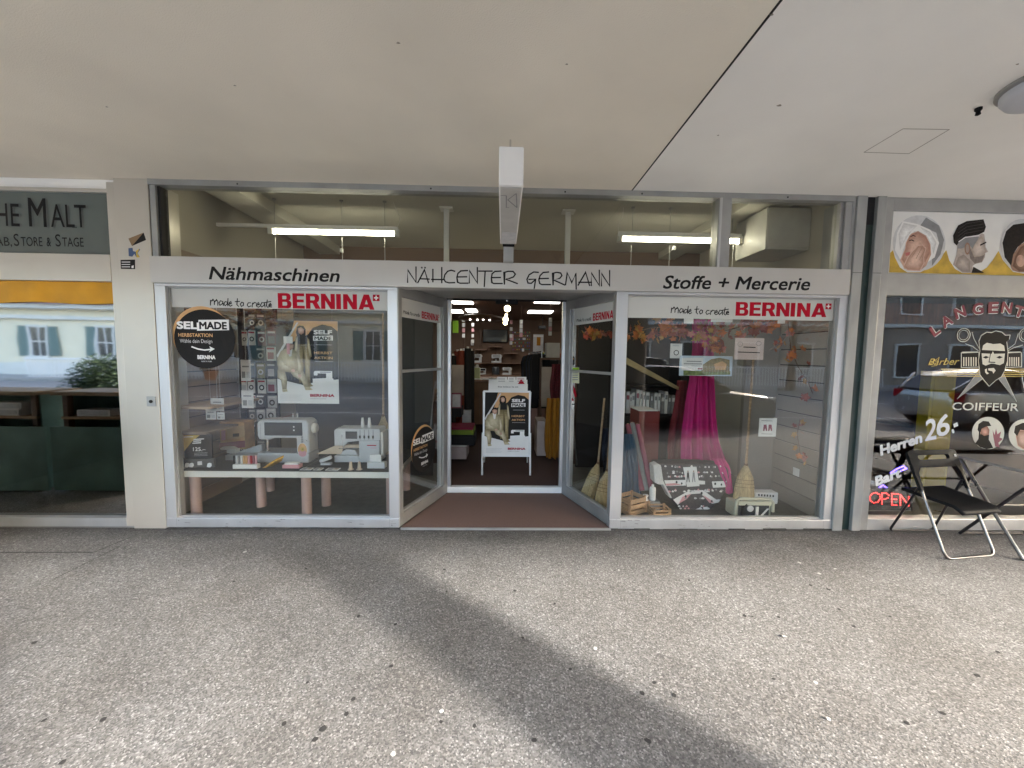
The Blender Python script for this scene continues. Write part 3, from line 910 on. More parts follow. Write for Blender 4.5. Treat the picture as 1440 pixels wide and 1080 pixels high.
for i, (x, z) in enumerate(((-5.55, .877), (-5.58, .806), (-4.62, .806))):
    MB().box(x, x + .35, -1.0, -.82, z + .02, z + .09, PAPER).box(x + .02, x + .33, -.82, -.815, z + .03, z + .08, LGREYP).build('carton', cat='box', group='white cartons on the counter shelves',
        label=('upper white carton on the farther outdoor counter shelf', 'lower white carton on the farther outdoor counter shelf', 'white carton on the nearer outdoor counter shelf')[i])
# ================================================================== round stickers and posters
def selfmade_mark(P, u, v, wd, h):
    """white words, the second knocked out of a white block; u,v lower left"""
    P.text('SEL', u, v, h, WHITE, wd * .40, .045)
    P.poly([(u + wd * .385, v - h * .25), (u + wd, v - h * .12), (u + wd * 1.0, v + h * 1.25), (u + wd * .42, v + h * 1.15), (u + wd * .42, v + h * .8), (u + wd * .385, v + h * .8)], WHITE)
    P.text('MADE', u + wd * .43, v, h, INK, wd * .53, .045)
def round_sticker(P, cu, cv, r, lab, kx=1.0):
    P.ell(cu - r * .06 * kx, cv + r * .06, r * .95 * kx, r * .95, ORANGE, 48)
    P.ell(cu + r * .02 * kx, cv - r * .05, r * .98 * kx, r * .96, INK, 48)
    selfmade_mark(P, cu - r * .86 * kx, cv + r * .28, r * 1.68 * kx, r * .25)
    P.text('HERBSTAKTION', cu - r * .82 * kx, cv + r * .02, r * .12, ORANGE, r * 1.10 * kx, .03)
    P.text('Wähle dein Design', cu - r * .78 * kx, cv - r * .18, r * .13, LGREYP, r * 1.04 * kx)
    P.stroke([(cu + r * x * kx, cv + r * y) for x, y in ((-.40, -.31), (-.2, -.38), (.0, -.41), (.24, -.38))], r * .045, WHITE)
    P.poly([(cu + r * x * kx, cv + r * y) for x, y in ((.16, -.28), (.33, -.37), (.14, -.48), (.20, -.385))], WHITE)
    P.text('BERNINA', cu + r * .05 * kx, cv - r * .70, r * .13, WHITE, r * .58 * kx, .05, al='c')
    P.text('made to create', cu + r * .05 * kx, cv - r * .80, r * .06, LGREYP, r * .34 * kx, al='c')
    return P.build('window_sticker', label=lab, cat='sticker', group='round dark window stickers')
P = Print((0, .0455, 0))
c1, c2, c3 = P.hit(239.5, 474), P.hit(334, 474), P.hit(287, 434)
round_sticker(P, (c1[0] + c2[0]) / 2, 1.668, .262, 'large round dark sticker with tan rim in the left display window')
P = Print(LA - nL * .029, dL, nL)
h_ = P.hit(596, 630)
round_sticker(P, h_[0] + .005, h_[1], .232, 'round dark sticker on the raking side pane left of the entrance')

def two_people(P, Z):
    """printed picture: woman standing behind a seated man, both in khaki"""
    K, KD = ((.26, .21, .12), (.58, .51, .35)), ((.15, .115, .05), (.40, .32, .17))
    def sh(pts, tone, n=5):
        P.shade(Z(pts), *tone, n=n)
    def disc(cx, cy, rx, ry, m):
        P.poly(Z([(cx + rx * math.cos(2 * PI * i / 16), cy + ry * math.sin(2 * PI * i / 16)) for i in range(16)]), m)
    # woman
    P.poly(Z([(530, 190), (545, 180), (570, 182), (584, 205), (582, 245), (566, 250), (530, 250), (524, 225)]), HAIRP)
    sh([(535, 200), (556, 190), (574, 205), (572, 228), (556, 240), (540, 230)], ((.36, .20, .14), (.62, .42, .32)))
    sh([(520, 300), (560, 296), (566, 330), (566, 440), (560, 550), (536, 552), (528, 420)], KD)
    sh([(562, 298), (600, 300), (610, 380), (604, 470), (606, 560), (576, 560), (572, 440), (566, 330)], KD)
    P.poly(Z([(522, 252), (545, 240), (570, 240), (594, 254), (600, 300), (520, 302)]), INK)
    sh([(590, 254), (604, 270), (618, 380), (602, 390), (592, 320)], K)
    sh([(522, 254), (534, 250), (532, 330), (520, 392), (508, 380), (514, 300)], K)
    P.poly(Z([(566, 556), (606, 556), (622, 574), (600, 580), (566, 572)]), KHAKI_D)
    # man
    sh([(404, 470), (448, 474), (462, 530), (456, 600), (430, 600), (424, 540), (402, 520)], K)
    sh([(470, 462), (520, 452), (562, 474), (590, 540), (600, 584), (572, 592), (548, 540), (500, 512)], K)
    P.poly(Z([(428, 596), (458, 596), (464, 612), (432, 616)]), KHAKI)
    P.poly(Z([(566, 580), (600, 578), (620, 600), (574, 602)]), KHAKI)
    sh([(428, 346), (460, 330), (500, 332), (530, 352), (542, 410), (536, 470), (480, 486), (408, 476), (404, 400)], K, 7)
    P.poly(Z([(468, 330), (500, 330), (492, 380), (478, 382)]), PAPER)
    sh([(408, 390), (432, 384), (446, 430), (500, 462), (494, 482), (430, 470), (404, 440)], ((.30, .25, .15), (.62, .55, .38)))
    sh([(520, 360), (540, 372), (556, 440), (548, 500), (530, 500), (528, 440)], ((.30, .25, .15), (.62, .55, .38)))
    disc(540, 508, 12, 12, SKIN)
    disc(500, 474, 12, 10, SKIN)
    P.poly(Z([(460, 300), (470, 284), (496, 282), (510, 298), (508, 318), (464, 318)]), HAIRP)
    sh([(464, 306), (484, 296), (508, 304), (506, 328), (488, 342), (468, 330)], ((.36, .20, .14), (.60, .40, .30)))
def autumn_poster(P, u0, v0, w_, h_):
    def X(a):
        return u0 + a * w_
    def Y(b):
        return v0 + b * h_
    P.rect(X(0), Y(0), X(1), Y(1), INK)
    P.poly([(X(0), Y(0)), (X(1), Y(0)), (X(1), Y(.30)), (X(.62), Y(.27)), (X(.45), Y(.22)), (X(0), Y(.30))], PAPER)
    P.poly([(X(.30), Y(1)), (X(1), Y(1)), (X(1), Y(.88)), (X(.9), Y(.94)), (X(.75), Y(.96)), (X(.6), Y(.92)), (X(.52), Y(.84)), (X(.2), Y(.72))], ORANGE)
    P.poly([(X(0), Y(.58)), (X(.34), Y(.98)), (X(.37), Y(.98)), (X(.02), Y(.55))], LGREYP)
    P.text('SELF', X(.76), Y(.845), h_ * .052, WHITE, w_ * .30, .045, al='c')
    P.poly([(X(.60), Y(.765)), (X(.92), Y(.77)), (X(.92), Y(.83)), (X(.60), Y(.822))], WHITE)
    P.text('MADE', X(.76), Y(.775), h_ * .045, INK, w_ * .28, .045, al='c')
    P.text('HERBST', X(.76), Y(.605), h_ * .032, ORANGE, w_ * .30, .02, al='c')
    P.text('AKTION', X(.76), Y(.545), h_ * .032, ORANGE, w_ * .30, .02, al='c')
    P.rect(X(.62), Y(.515), X(.92), Y(.518), LGREYP)
    P.rect(X(.64), Y(.715), X(.9), Y(.719), LGREYP)
    two_people(P, lambda pts: [(X((x - 400) / 380), Y((690 - y) / 540)) for x, y in pts])
    # machine
    P.poly([(X(a), Y(b)) for a, b in ((.58, .26), (.92, .26), (.92, .305), (.90, .315), (.90, .40), (.62, .40), (.60, .385), (.60, .345), (.66, .345), (.66, .37), (.80, .37), (.80, .315), (.58, .305))], WHITE)
    P.rect(X(.70), Y(.378), X(.88), Y(.393), MGREY)
    P.text('BERNINA', X(.53), Y(.085), h_ * .036, RED, w_ * .40, .05)
    P.text('made to create', X(.53), Y(.055), h_ * .016, GREYP, w_ * .26)
    for i in range(5):
        P.rect(X(.04), Y(.10 - i * .016), X(.40 - .02 * (i % 3)), Y(.105 - i * .016), LGREYP)
a, b_ = at(391, 567, .14), at(474.5, 452, .14)
P = Print((0, .14, 0))
autumn_poster(P, a.x, a.z, b_.x - a.x, b_.z - a.z)
MBp = P
MBp.box(a.x, b_.x, .1405, .143, a.z, b_.z, PAPER)
MBp.build('poster', label='large poster of two seated people in khaki hanging in the left display window', cat='poster')
for x in (a.x + .05, b_.x - .05):
    MB().tube([(x, .142, b_.z), (x + .01, .16, 2.3)], .0012, GREYP, 5).build('hanging_thread', cat='thread', group='threads of the hanging poster', label='thin thread holding the large khaki poster by its %s corner' % ('left' if x < a.x + .1 else 'right'))

# ================================================================== barber shop on the right
bb = thing('barber_shopfront', 'grey framed barber shop front with portrait strip over a dark decal window', 'shopfront', (4.3, 0, 0))
f = MB()
f.box(3.272, 3.352, 0, .1, .0, 2.95, ALU_G).box(3.352, 5.45, 0, .1, 2.845, 2.95, ALU_G).box(3.352, 5.45, .004, .1, 2.122, 2.312, ALU_G).box(3.352, 5.45, .0, .1, 0, .105, ALU).box(5.38, 5.45, .004, .1, .105, 2.122, ALU_G)
f.box(3.276, 3.282, -.006, 0, .0, 2.90, ALU)
f.build('window_frame', bb, bevel=.003)
MB().box(3.352, 5.38, .05, .058, .105, 2.122, GLASS).build('window_pane', bb)
MB().box(3.352, 5.45, .03, .06, 2.312, 2.845, PAPER).build('sign_board', bb)
P = Print((0, .0285, 0))
Z1 = lambda pts: P.T(pts, 1180, 260, 4.908)
Z2 = lambda pts: P.T(pts, 1180, 460, 5.538)
GOLDW = mat('golden yellow print', (0.58, 0.37, 0.03), 0.5, 0, 0.3, 9)
P.poly(Z1([(345, 604), (352, 470), (372, 450), (385, 500), (420, 570), (470, 604), (560, 604), (640, 560), (700, 500), (740, 450), (760, 520), (800, 580), (850, 608), (960, 608), (1020, 570), (1060, 520), (1100, 455), (1130, 520), (1200, 600), (1400, 640), (1400, 640), (1400, 632), (900, 618)]), GOLDW)
# circle 1: face under a towel, hand on the cheek
def zell(cx, cy, rx, ry, m, Z, n=30, a0=0, a1=360):
    P.poly(Z([(cx + rx * math.cos(math.radians(a0 + (a1 - a0) * i / n)), cy - ry * math.sin(math.radians(a0 + (a1 - a0) * i / n))) for i in range(n)]), m)
zell(552, 402, 182, 192, LGREYP, Z1)
P.poly(Z1([(600, 225), (690, 280), (725, 380), (700, 480), (640, 560), (640, 440), (690, 400), (670, 330), (560, 280)]), GREYP)
P.poly(Z1([(400, 330), (440, 250), (540, 270), (630, 310), (690, 400), (660, 500), (600, 540), (630, 420), (570, 330), (520, 320), (480, 360), (440, 450), (430, 530), (385, 450)]), WHITE)
for q_ in ([(410, 340), (445, 262), (540, 282), (500, 318), (455, 380), (420, 450)], [(560, 290), (630, 325), (672, 400), (650, 480), (640, 420), (600, 345)]):
    P.shade(Z1(q_), (.62, .61, .60), (.86, .86, .85), n=5)
P.poly(Z1([(500, 335), (545, 318), (600, 350), (630, 410), (635, 480), (600, 560), (560, 590), (450, 580), (420, 520), (455, 440), (460, 400), (485, 350)]), SKIN)
P.shade(Z1([(505, 340), (545, 324), (598, 356), (626, 412), (628, 470), (590, 540), (550, 570), (460, 560), (432, 515), (460, 440), (466, 400), (490, 352)]), (.42, .23, .17), (.68, .46, .36), Z1([(520, 430)])[0], 8)
P.poly(Z1([(440, 560), (470, 500), (500, 460), (545, 415), (555, 410), (558, 420), (575, 412), (585, 425), (598, 430), (600, 445), (585, 500), (590, 540), (560, 595), (470, 590)]), mat('pale skin print', (0.62, 0.42, 0.33), 0.6, 0, .1, 30))
P.shade(Z1([(448, 565), (475, 505), (505, 465), (545, 422), (575, 418), (595, 440), (580, 500), (582, 540), (555, 588), (472, 584)]), (.46, .27, .20), (.74, .53, .43), Z1([(520, 520)])[0], 6)
for st in ([(500, 500), (548, 425)], [(530, 510), (575, 425)], [(555, 515), (592, 445)]):
    P.stroke(Z1(st), .004, SKIN_D)
P.stroke(Z1([(485, 385), (500, 380), (515, 388)]), .008, HAIRP)
P.stroke(Z1([(492, 358), (512, 348), (525, 356)]), .006, HAIRP)
P.poly(Z1([(455, 470), (490, 462), (485, 485), (460, 492)]), mat('lip print', (0.50, 0.13, 0.12), .5))
# portrait 2: man in profile, swept hair
P.poly(Z1([(785, 550), (810, 480), (815, 420), (860, 370), (960, 350), (985, 335), (1000, 340), (1008, 395), (1010, 430), (1028, 462), (1008, 470), (1005, 500), (985, 535), (940, 545), (920, 560), (915, 608), (850, 606)]), mat('grey skin print', (0.42, 0.36, 0.32), .6, 0, .2, 20))
P.shade(Z1([(930, 400), (985, 350), (998, 395), (1002, 430), (1018, 460), (1000, 472), (985, 500), (930, 500), (910, 450)]), (.40, .33, .28), (.66, .57, .50), Z1([(965, 440)])[0], 7)
P.shade(Z1([(800, 560), (820, 500), (860, 480), (900, 520), (905, 600), (850, 600)]), (.30, .25, .22), (.50, .43, .38), n=6)
P.poly(Z1([(925, 565), (990, 600), (1000, 608), (912, 608)]), HAIRP)
P.poly(Z1([(785, 350), (820, 280), (880, 250), (995, 238), (1012, 290), (1000, 325), (960, 345), (870, 360), (825, 395), (812, 420), (790, 400)]), HAIRP)
for st in ([(830, 300), (880, 268), (985, 250)], [(822, 330), (880, 290), (995, 270)], [(818, 355), (880, 312), (1000, 290)], [(815, 385), (870, 335), (995, 312)]):
    P.stroke(Z1(st), .0022, mat('hair sheen print', (0.10, 0.09, 0.085), .6, spec=.2))
P.poly(Z1([(820, 400), (860, 362), (965, 350), (960, 372), (935, 410), (920, 440), (900, 420), (840, 440), (818, 440)]), GREYP)
P.stroke(Z1([(825, 392), (870, 362), (965, 352)]), .008, WHITE)
zell(884, 440, 20, 42, SKIN_D, Z1, 16)
zell(884, 440, 12, 30, mat('ear print', (0.36, 0.28, 0.24), .6), Z1, 16)
P.poly(Z1([(905, 440), (930, 500), (985, 490), (1005, 478), (985, 530), (935, 545), (905, 510), (895, 470)]), mat('beard shade print', (0.20, 0.16, 0.14), .6, 0, .3, 40))
P.stroke(Z1([(975, 415), (1010, 398)]), .012, HAIRP)
# circle 3, cut by the picture edge
zell(1262, 420, 150, 185, LGREYP, Z1)
P.poly(Z1([(1180, 560), (1200, 480), (1240, 420), (1300, 380), (1400, 380), (1420, 500), (1400, 600), (1240, 604), (1195, 590)]), SKIN_D)
P.shade(Z1([(1195, 560), (1215, 490), (1250, 430), (1310, 395), (1395, 390), (1410, 500), (1390, 590), (1240, 596)]), (.16, .085, .055), (.46, .28, .20), Z1([(1330, 500)])[0], 7)
P.poly(Z1([(1125, 400), (1150, 320), (1200, 275), (1290, 262), (1390, 270), (1400, 380), (1290, 380), (1230, 430), (1200, 480), (1185, 560), (1140, 500)]), HAIRP)
zell(1250, 525, 30, 42, SKIN, Z1, 16)
P.rect(4.95, 2.33, 5.40, 2.83, GOLDW)
P.ell(5.17, 2.60, .19, .2, LGREYP)
P.ell(5.17, 2.56, .09, .13, SKIN)
P.ell(5.17, 2.68, .10, .07, HAIRP)
P.build('portrait_print', bb)

P = Print((0, .0465, 0))
OUT = mat('cream outline vinyl', (0.66, 0.63, 0.54), .5)
# arched town name
Q = [('L', 680, 990, -38), ('A', 757, 930, -33), ('N', 845, 872, -22), ('G', 960, 850, -10), ('E', 1062, 842, -2), ('N', 1150, 842, 5), ('T', 1232, 868, 14), ('H', 1330, 905, 24), ('A', 1425, 965, 32), ('L', 1500, 1035, 40)]
for ch, x, y, ang in Q:
    u, v = P.hit(1180 + x / 4.908, 260 + (y + 40) / 4.908)
    hh = .102
    for m, bo in ((WHITE, .085), (mat('wine red vinyl', (0.20, 0.012, 0.03), .5), .045)):
        P.text(ch, u, v, hh, m, hh * (1.0 if ch not in 'L' else .8), bo, rot=-math.radians(ang), al='c')
    # serifs
P.build('town_lettering', bb)
P = Print((0, .0465, 0))
for cx in (970, 1452):
    a0 = P.hit(1180 + cx / 5.538, 460 + 62 / 5.538)
    P.ring(a0[0], a0[1], .060, .060, .006, OUT)
    P.ring(a0[0], a0[1], .043, .043, .004, OUT)
for st in ([(1035, 40), (1050, 90), (1090, 165)], [(985, 130), (1040, 150), (1085, 185)], [(1395, 50), (1370, 130), (1310, 175)], [(1430, 140), (1360, 160), (1310, 188)]):
    P.stroke(Z2(st), .005, OUT)
for tri in ([(1085, 345), (1125, 395), (918, 562)], [(1240, 400), (1275, 350), (1382, 582)]):
    P.poly(Z2(tri), GREYP)
    P.stroke(Z2(tri + tri[:1]), .004, OUT)
# combs
for x0, x1 in ((948, 1092), (1288, 1422)):
    P.poly(Z2([(x0, 200), (x0 + 12, 192), (x1 - 12, 190), (x1, 200), (x1, 312), (x0, 318)]), OUT)
    P.poly(Z2([(x0 + 6, 204), (x1 - 6, 198), (x1 - 6, 308), (x0 + 6, 312)]), BLACK)
    n = 6
    for i in range(n):
        xa = x0 + 18 + (x1 - x0 - 30) * i / n
        P.poly(Z2([(xa, 234), (xa + 9, 234), (xa + 9, 304), (xa, 304)]), OUT)
# gold rules
for i in range(5):
    P.poly(Z2([(790 + i * 12, 324 + i * 14), (1500, 324 + i * 14), (1500, 330 + i * 14), (793 + i * 12, 330 + i * 14)]), GOLD)
hd = [(1098, 185), (1090, 110), (1108, 68), (1150, 42), (1185, 46), (1220, 32), (1265, 42), (1292, 66), (1328, 64), (1322, 98), (1302, 116), (1312, 195), (1308, 262), (1285, 340), (1262, 385), (1218, 412), (1168, 458), (1128, 410), (1098, 370), (1086, 262)]
P.poly(Z2([(1200 + (x - 1200) * 1.045, 245 + (y - 245) * 1.03) for x, y in hd]), OUT)
P.poly(Z2(hd), BLACK)
P.poly(Z2([(1112, 178), (1120, 142), (1150, 122), (1200, 132), (1255, 128), (1284, 145), (1290, 186)]), OUT)
P.poly(Z2([(1108, 204), (1188, 208), (1196, 188), (1206, 208), (1290, 206), (1282, 280), (1250, 296), (1200, 284), (1182, 284), (1140, 300), (1116, 288)]), OUT)
for cx in (1142, 1248):
    P.poly(Z2([(cx - 26, 236), (cx, 224), (cx + 26, 234), (cx, 246)]), BLACK)
P.poly(Z2([(1176, 200), (1182, 200), (1170, 268), (1216, 272), (1214, 279), (1162, 276)]), BLACK)
P.poly(Z2([(1134, 330), (1150, 322), (1150, 348), (1166, 360), (1150, 368), (1136, 352)]), OUT)
P.poly(Z2([(1160, 322), (1204, 318), (1218, 338), (1200, 362), (1192, 344), (1160, 336)]), OUT)
P.build('barber_emblem', bb, label='bearded head with crossed scissors and combs')
P = Print((0, .0465, 0))
P.textpx('Barber', (1305, 513.5), (1349, 512.5), 10, GOLD, .01, .35)
P.stroke(P.T([(700, 295), (760, 250), (780, 232), (760, 300), (720, 305)], 1180, 460, 5.538), .006, GOLD)
P.textpx('COIFFEUR', (1338.5, 576.5), (1432, 578), 11.5, OUT, .012)
P.build('trade_lettering', bb)
P = Print((0, .0465, 0))
def slanted(txt, l, r, cap, m, b):
    P.textpx(txt, l, r, cap, m, b, .18)
slanted('Herren', (1238, 640.5), (1298, 621), 15, WHITE, .05)
slanted('2', (1300.5, 620), (1318, 616.5), 31, WHITE, .02)
slanted('6', (1318, 614), (1337, 609.5), 31, WHITE, .02)
slanted('.-', (1339, 609), (1350, 604), 30, WHITE, .03)
P.build('price_lettering', bb)
P = Print((0, .0465, 0))
slanted('Bart', (1231.5, 683.5), (1269, 669), 14, WHITE, .05)
P.build('price_lettering', bb)
for cx, cy, r, dark in ((1160, 825, 126, 1), (1442, 838, 122, 0)):
    P = Print((0, .0465, 0))
    P.poly(Z2([(cx + r * math.cos(2 * PI * i / 32), cy + r * math.sin(2 * PI * i / 32)) for i in range(32)]), OUT)
    if dark:
        P.poly(Z2([(1060, 905), (1085, 870), (1090, 800), (1150, 850), (1180, 900), (1200, 940), (1150, 951), (1100, 935)]), BLACK)
        P.poly(Z2([(1098, 790), (1150, 765), (1172, 800), (1168, 845), (1130, 858), (1100, 840)]), SKIN)
        P.shade(Z2([(1100, 792), (1150, 768), (1170, 800), (1164, 840), (1130, 852), (1104, 836)]), (.30, .13, .09), (.66, .36, .27), n=5)
        P.poly(Z2([(1078, 800), (1085, 755), (1120, 730), (1165, 735), (1185, 770), (1150, 772), (1110, 790), (1096, 830)]), BLACK)
        P.poly(Z2([(1100, 830), (1130, 848), (1168, 838), (1165, 885), (1130, 915), (1104, 880)]), BLACK)
        P.poly(Z2([(1200, 850), (1195, 800), (1210, 840), (1222, 790), (1232, 835), (1262, 812), (1250, 860), (1275, 870), (1240, 900), (1250, 935), (1215, 930)]), MAUVE)
    else:
        P.poly(Z2([(1375, 850), (1390, 800), (1470, 800), (1500, 900), (1440, 955), (1390, 925)]), SKIN)
        P.shade(Z2([(1380, 850), (1394, 806), (1466, 806), (1490, 896), (1438, 948), (1394, 918)]), (.36, .20, .14), (.68, .46, .36), n=5)
        P.poly(Z2([(1362, 820), (1372, 770), (1430, 745), (1520, 750), (1500, 810), (1410, 800), (1386, 850)]), HAIRP)
    P.build('portrait_sticker', bb)

# LED sign inside the barber window
led = thing('led_sign', 'lit red and blue LED open sign low in the barber window', 'sign', (3.58, .12, .42))
def dots(path, m, mb, Y, step=.0135, r=.0034):
    for a, b in zip(path, path[1:]):
        L = math.hypot(b[0] - a[0], b[1] - a[1])
        n = max(1, int(L / step))
        for i in range(n):
            x, z = a[0] + (b[0] - a[0]) * i / n, a[1] + (b[1] - a[1]) * i / n
            mb.box(x - r, x + r, Y - .004, Y, z - r, z + r, m)
def Z3(pts, Y=.11):
    return [(q.x, q.z) for q in (at(1200 + x / 5.4, 600 + y / 5.4, Y) for x, y in pts)]
a, b_ = at(1222, 686, .115), at(1282, 718, .115)
MB().box(a.x, b_.x, .112, .125, b_.z, a.z, SCREEN).build('board', led)
r_ = MB()
dots(Z3([(168, 500), (140, 510), (125, 535), (130, 562), (155, 578), (185, 572), (205, 545), (198, 515), (168, 500)]), LEDR, r_, .111)
dots(Z3([(217, 585), (217, 505), (250, 505), (268, 520), (262, 540), (240, 550), (217, 550)]), LEDR, r_, .111)
dots(Z3([(340, 512), (292, 508), (292, 592), (340, 597)]), LEDR, r_, .111)
dots(Z3([(292, 550), (338, 552)]), LEDR, r_, .111)
dots(Z3([(357, 596), (357, 516), (420, 600), (420, 520)]), LEDR, r_, .111)
r_.build('lettering', led)
b3 = MB()
dots(Z3([(215, 470), (200, 460), (225, 445), (250, 462), (225, 480), (215, 470)], .13), LEDB, b3, .131, .016, .006)
dots(Z3([(285, 350), (330, 320), (380, 300), (402, 318), (350, 338), (300, 352)], .13), LEDB, b3, .131, .016, .006)
b3.build('scissors_light', led)
br = thing('barber_room', 'dim brown barber room behind the decal window', 'room', (4.3, 2, 0))
BRW = mat('brown panelling', (0.10, 0.045, 0.028), 0.45, 0, 0.25, 3, stretch=(1, 1, .3))
MB().box(3.2, 6.0, 4.0, 4.1, 0, 2.95, BRW).box(5.9, 6.0, .1, 4.0, 0, 2.95, BRW).box(3.05, 3.2, .1, 4.0, 0, 2.95, mat('grey room paint', (0.22, 0.21, 0.20), .8)).build('wall', br)
MB().box(3.2, 5.9, .1, 4.0, .005, .03, mat('barber floor', (0.10, 0.085, 0.075), 0.3, 0, .2, 3)).build('floor', br)
MB().box(3.0, 5.9, .1, 4.1, 2.9, 2.945, DARKC).build('ceiling', br)
YC = mat('yellow cabinet paint', (0.60, 0.44, 0.02), .45)
ya, yb_ = at(1311, 522, .9), at(1346, 522, .9)
MB().box(ya.x, yb_.x, .9, 1.02, .03, ya.z, YC).box(ya.x + .03, yb_.x - .03, .892, .8995, .1, ya.z - .05, mat('yellow door paint', (0.50, 0.36, 0.015), .45)).build('cabinet', label='tall yellow cabinet inside the barber room', cat='cabinet', bevel=.006)
MB().box(3.35, 3.75, .5, 1.2, .03, .62, LGREYP).box(3.34, 3.76, .48, 1.22, .62, .65, PAPER).build('bench_box', label='low pale grey bench just inside the barber window', cat='bench', bevel=.004)
MB().box(3.25, 5.85, .55, .60, 1.93, 2.14, mat('rust brown curtain', (0.13, 0.04, 0.02), .8, 0, .3, 5, stretch=(6, 1, 1))).build('valance', label='rust brown valance along the top of the barber window', cat='curtain')
bc = thing('barber_chair', 'black padded barber chair inside the barber room', 'chair', (4.75, 1.5, .03))
MB().lathe((4.75, 1.5, .03), [(.30, 0), (.30, .03), (.06, .06), (.06, .45)], CHROME, 20).build('base', bc, smooth=40)
MB().box(4.45, 5.05, 1.2, 1.75, .48, .62, DARKC).build('seat', bc, bevel=.04)
MB().box(4.48, 5.02, 1.72, 1.86, .6, 1.25, DARKC).build('backrest', bc, bevel=.05)
for x in (4.40, 5.04):
    MB().box(x, x + .07, 1.25, 1.75, .72, .78, DARKC).build('armrest', bc, bevel=.02)

# ================================================================== folding chair and table outside the barber
fc = thing('folding_chair', 'black folding chair with slotted backrest and chrome front legs by the barber window', 'chair', (3.72, -.27, 0))
def V3(*a):
    return Vector(a)
STEEL = mat('worn chrome tube', (0.17, 0.165, 0.16), 0.3, 0.95, 0.1)
BTUBE = mat('black steel tube', (0.03, 0.028, 0.03), 0.3, 0.4, .1)
fl, fr_ = V3(3.475, -.525, .011), V3(3.955, -.46, .011)
tl, tr = V3(3.475, -.185, .755), V3(3.95, -.118, .755)
def lerp(a, b, t):
    return a + (b - a) * t
def cornered(a, b, c, r, n=6):
    """rounded corner at b between a and c"""
    p, q = b + (a - b).normalized() * r, b + (c - b).normalized() * r
    return [(1 - t) ** 2 * p + 2 * t * (1 - t) * b + t * t * q for t in (i / n for i in range(n + 1))]
path = [lerp(fl, tl, .62)] + cornered(tl, fl, fr_, .06) + cornered(fl, fr_, tr, .06) + [lerp(fr_, tr, .62)]
MB().tube(path, .0105, STEEL, 10).build('front_leg_loop', fc, smooth=50)
for a_, b2_ in ((fl, tl), (fr_, tr)):
    MB().tube([lerp(a_, b2_, .62), lerp(a_, b2_, .93)], .0115, BTUBE, 10).build('back_tube', fc, smooth=50)
rl, rr = V3(3.53, -.03, .011), V3(3.945, .0 - .02, .011)
kl, kr = lerp(fl, tl, .70) + V3(.02, 0, 0), lerp(fr_, tr, .72) + V3(-.02, 0, 0)
path = [kl] + cornered(kl, rl, rr, .045) + cornered(rl, rr, kr, .045) + [kr]
MB().tube(path, .0095, BTUBE, 10).build('rear_leg_loop', fc, smooth=50)
for q_, n_ in ((kl, -.012), (kr, .012), (lerp(fl, tl, .545), -.012), (lerp(fr_, tr, .545), .012)):
    MB().lathe((q_.x + n_, q_.y, q_.z), [(.002, -.008), (.008, -.006), (.008, .006), (.002, .008)], STEEL, 10, 'x').build('rivet', fc, smooth=40)
# seat
s0, s1, s2, s3 = V3(3.475, -.15, .43), V3(3.93, -.085, .43), V3(3.915, -.50, .405), V3(3.515, -.555, .405)
st_ = MB()
def seat_fn(u, v):
    p = lerp(lerp(s0, s1, u), lerp(s3, s2, u), v)
    k = 1 - .10 * (2 * abs(u - .5)) ** 4 * v
    mid = lerp(lerp(s0, s1, .5), lerp(s3, s2, .5), v)
    p = mid + (p - mid) * k
    p.z += -.010 * math.sin(PI * u) * math.sin(PI * v) - .02 * max(0, v - .85) / .15 - .012 * max(0, v - .9) / .1
    return p
st_.sheet(seat_fn, 14, 14, PLBLACK)
so_ = st_.build('seat', fc, smooth=60)
sd = so_.modifiers.new('thickness', 'SOLIDIFY')
sd.thickness = .022
sd.offset = -1
# backrest with a long slot: frame of four strips swept between two curves
bk = MB()
ub_, vb_ = (tr - tl).normalized(), (tl - fl).normalized()
nb_ = ub_.cross(vb_).normalized()
W_ = (tr - tl).length
def bp_(u, v, d=0):
    bow = .018 * (1 - (2 * u - 1) ** 2)
    return tl + ub_ * (W_ * u) + vb_ * v + nb_ * (bow + d)
def ring_pts(u0, u1, v0, v1, r, n=5):
    out = []
    for cx, cy, a0 in ((u1 - r / W_, v1 - r, 0), (u0 + r / W_, v1 - r, 90), (u0 + r / W_, v0 + r, 180), (u1 - r / W_, v0 + r, 270)):
        for i in range(n + 1):
            a = math.radians(a0 + 90 * i / n)
            out.append((cx + r / W_ * math.cos(a), cy + r * math.sin(a)))
    return out
o_ = ring_pts(-.035, 1.035, -.115, .03, .035)
i_ = ring_pts(.12, .80, -.052, -.012, .018)
no = len(o_)
for d0, fl_ in ((-.012, 0), (.012, 1)):
    pass
vs = [bp_(u, v, -.012) for u, v in o_] + [bp_(u, v, -.012) for u, v in i_] + [bp_(u, v, .012) for u, v in o_] + [bp_(u, v, .012) for u, v in i_]
fs = []
for k in range(no):
    j = (k + 1) % no
    fs += [(k, j, no + j, no + k), (2 * no + k, 3 * no + k, 3 * no + j, 2 * no + j), (k, 2 * no + k, 2 * no + j, j), (no + k, no + j, 3 * no + j, 3 * no + k)]
bk.add(vs, fs, PLBLACK)
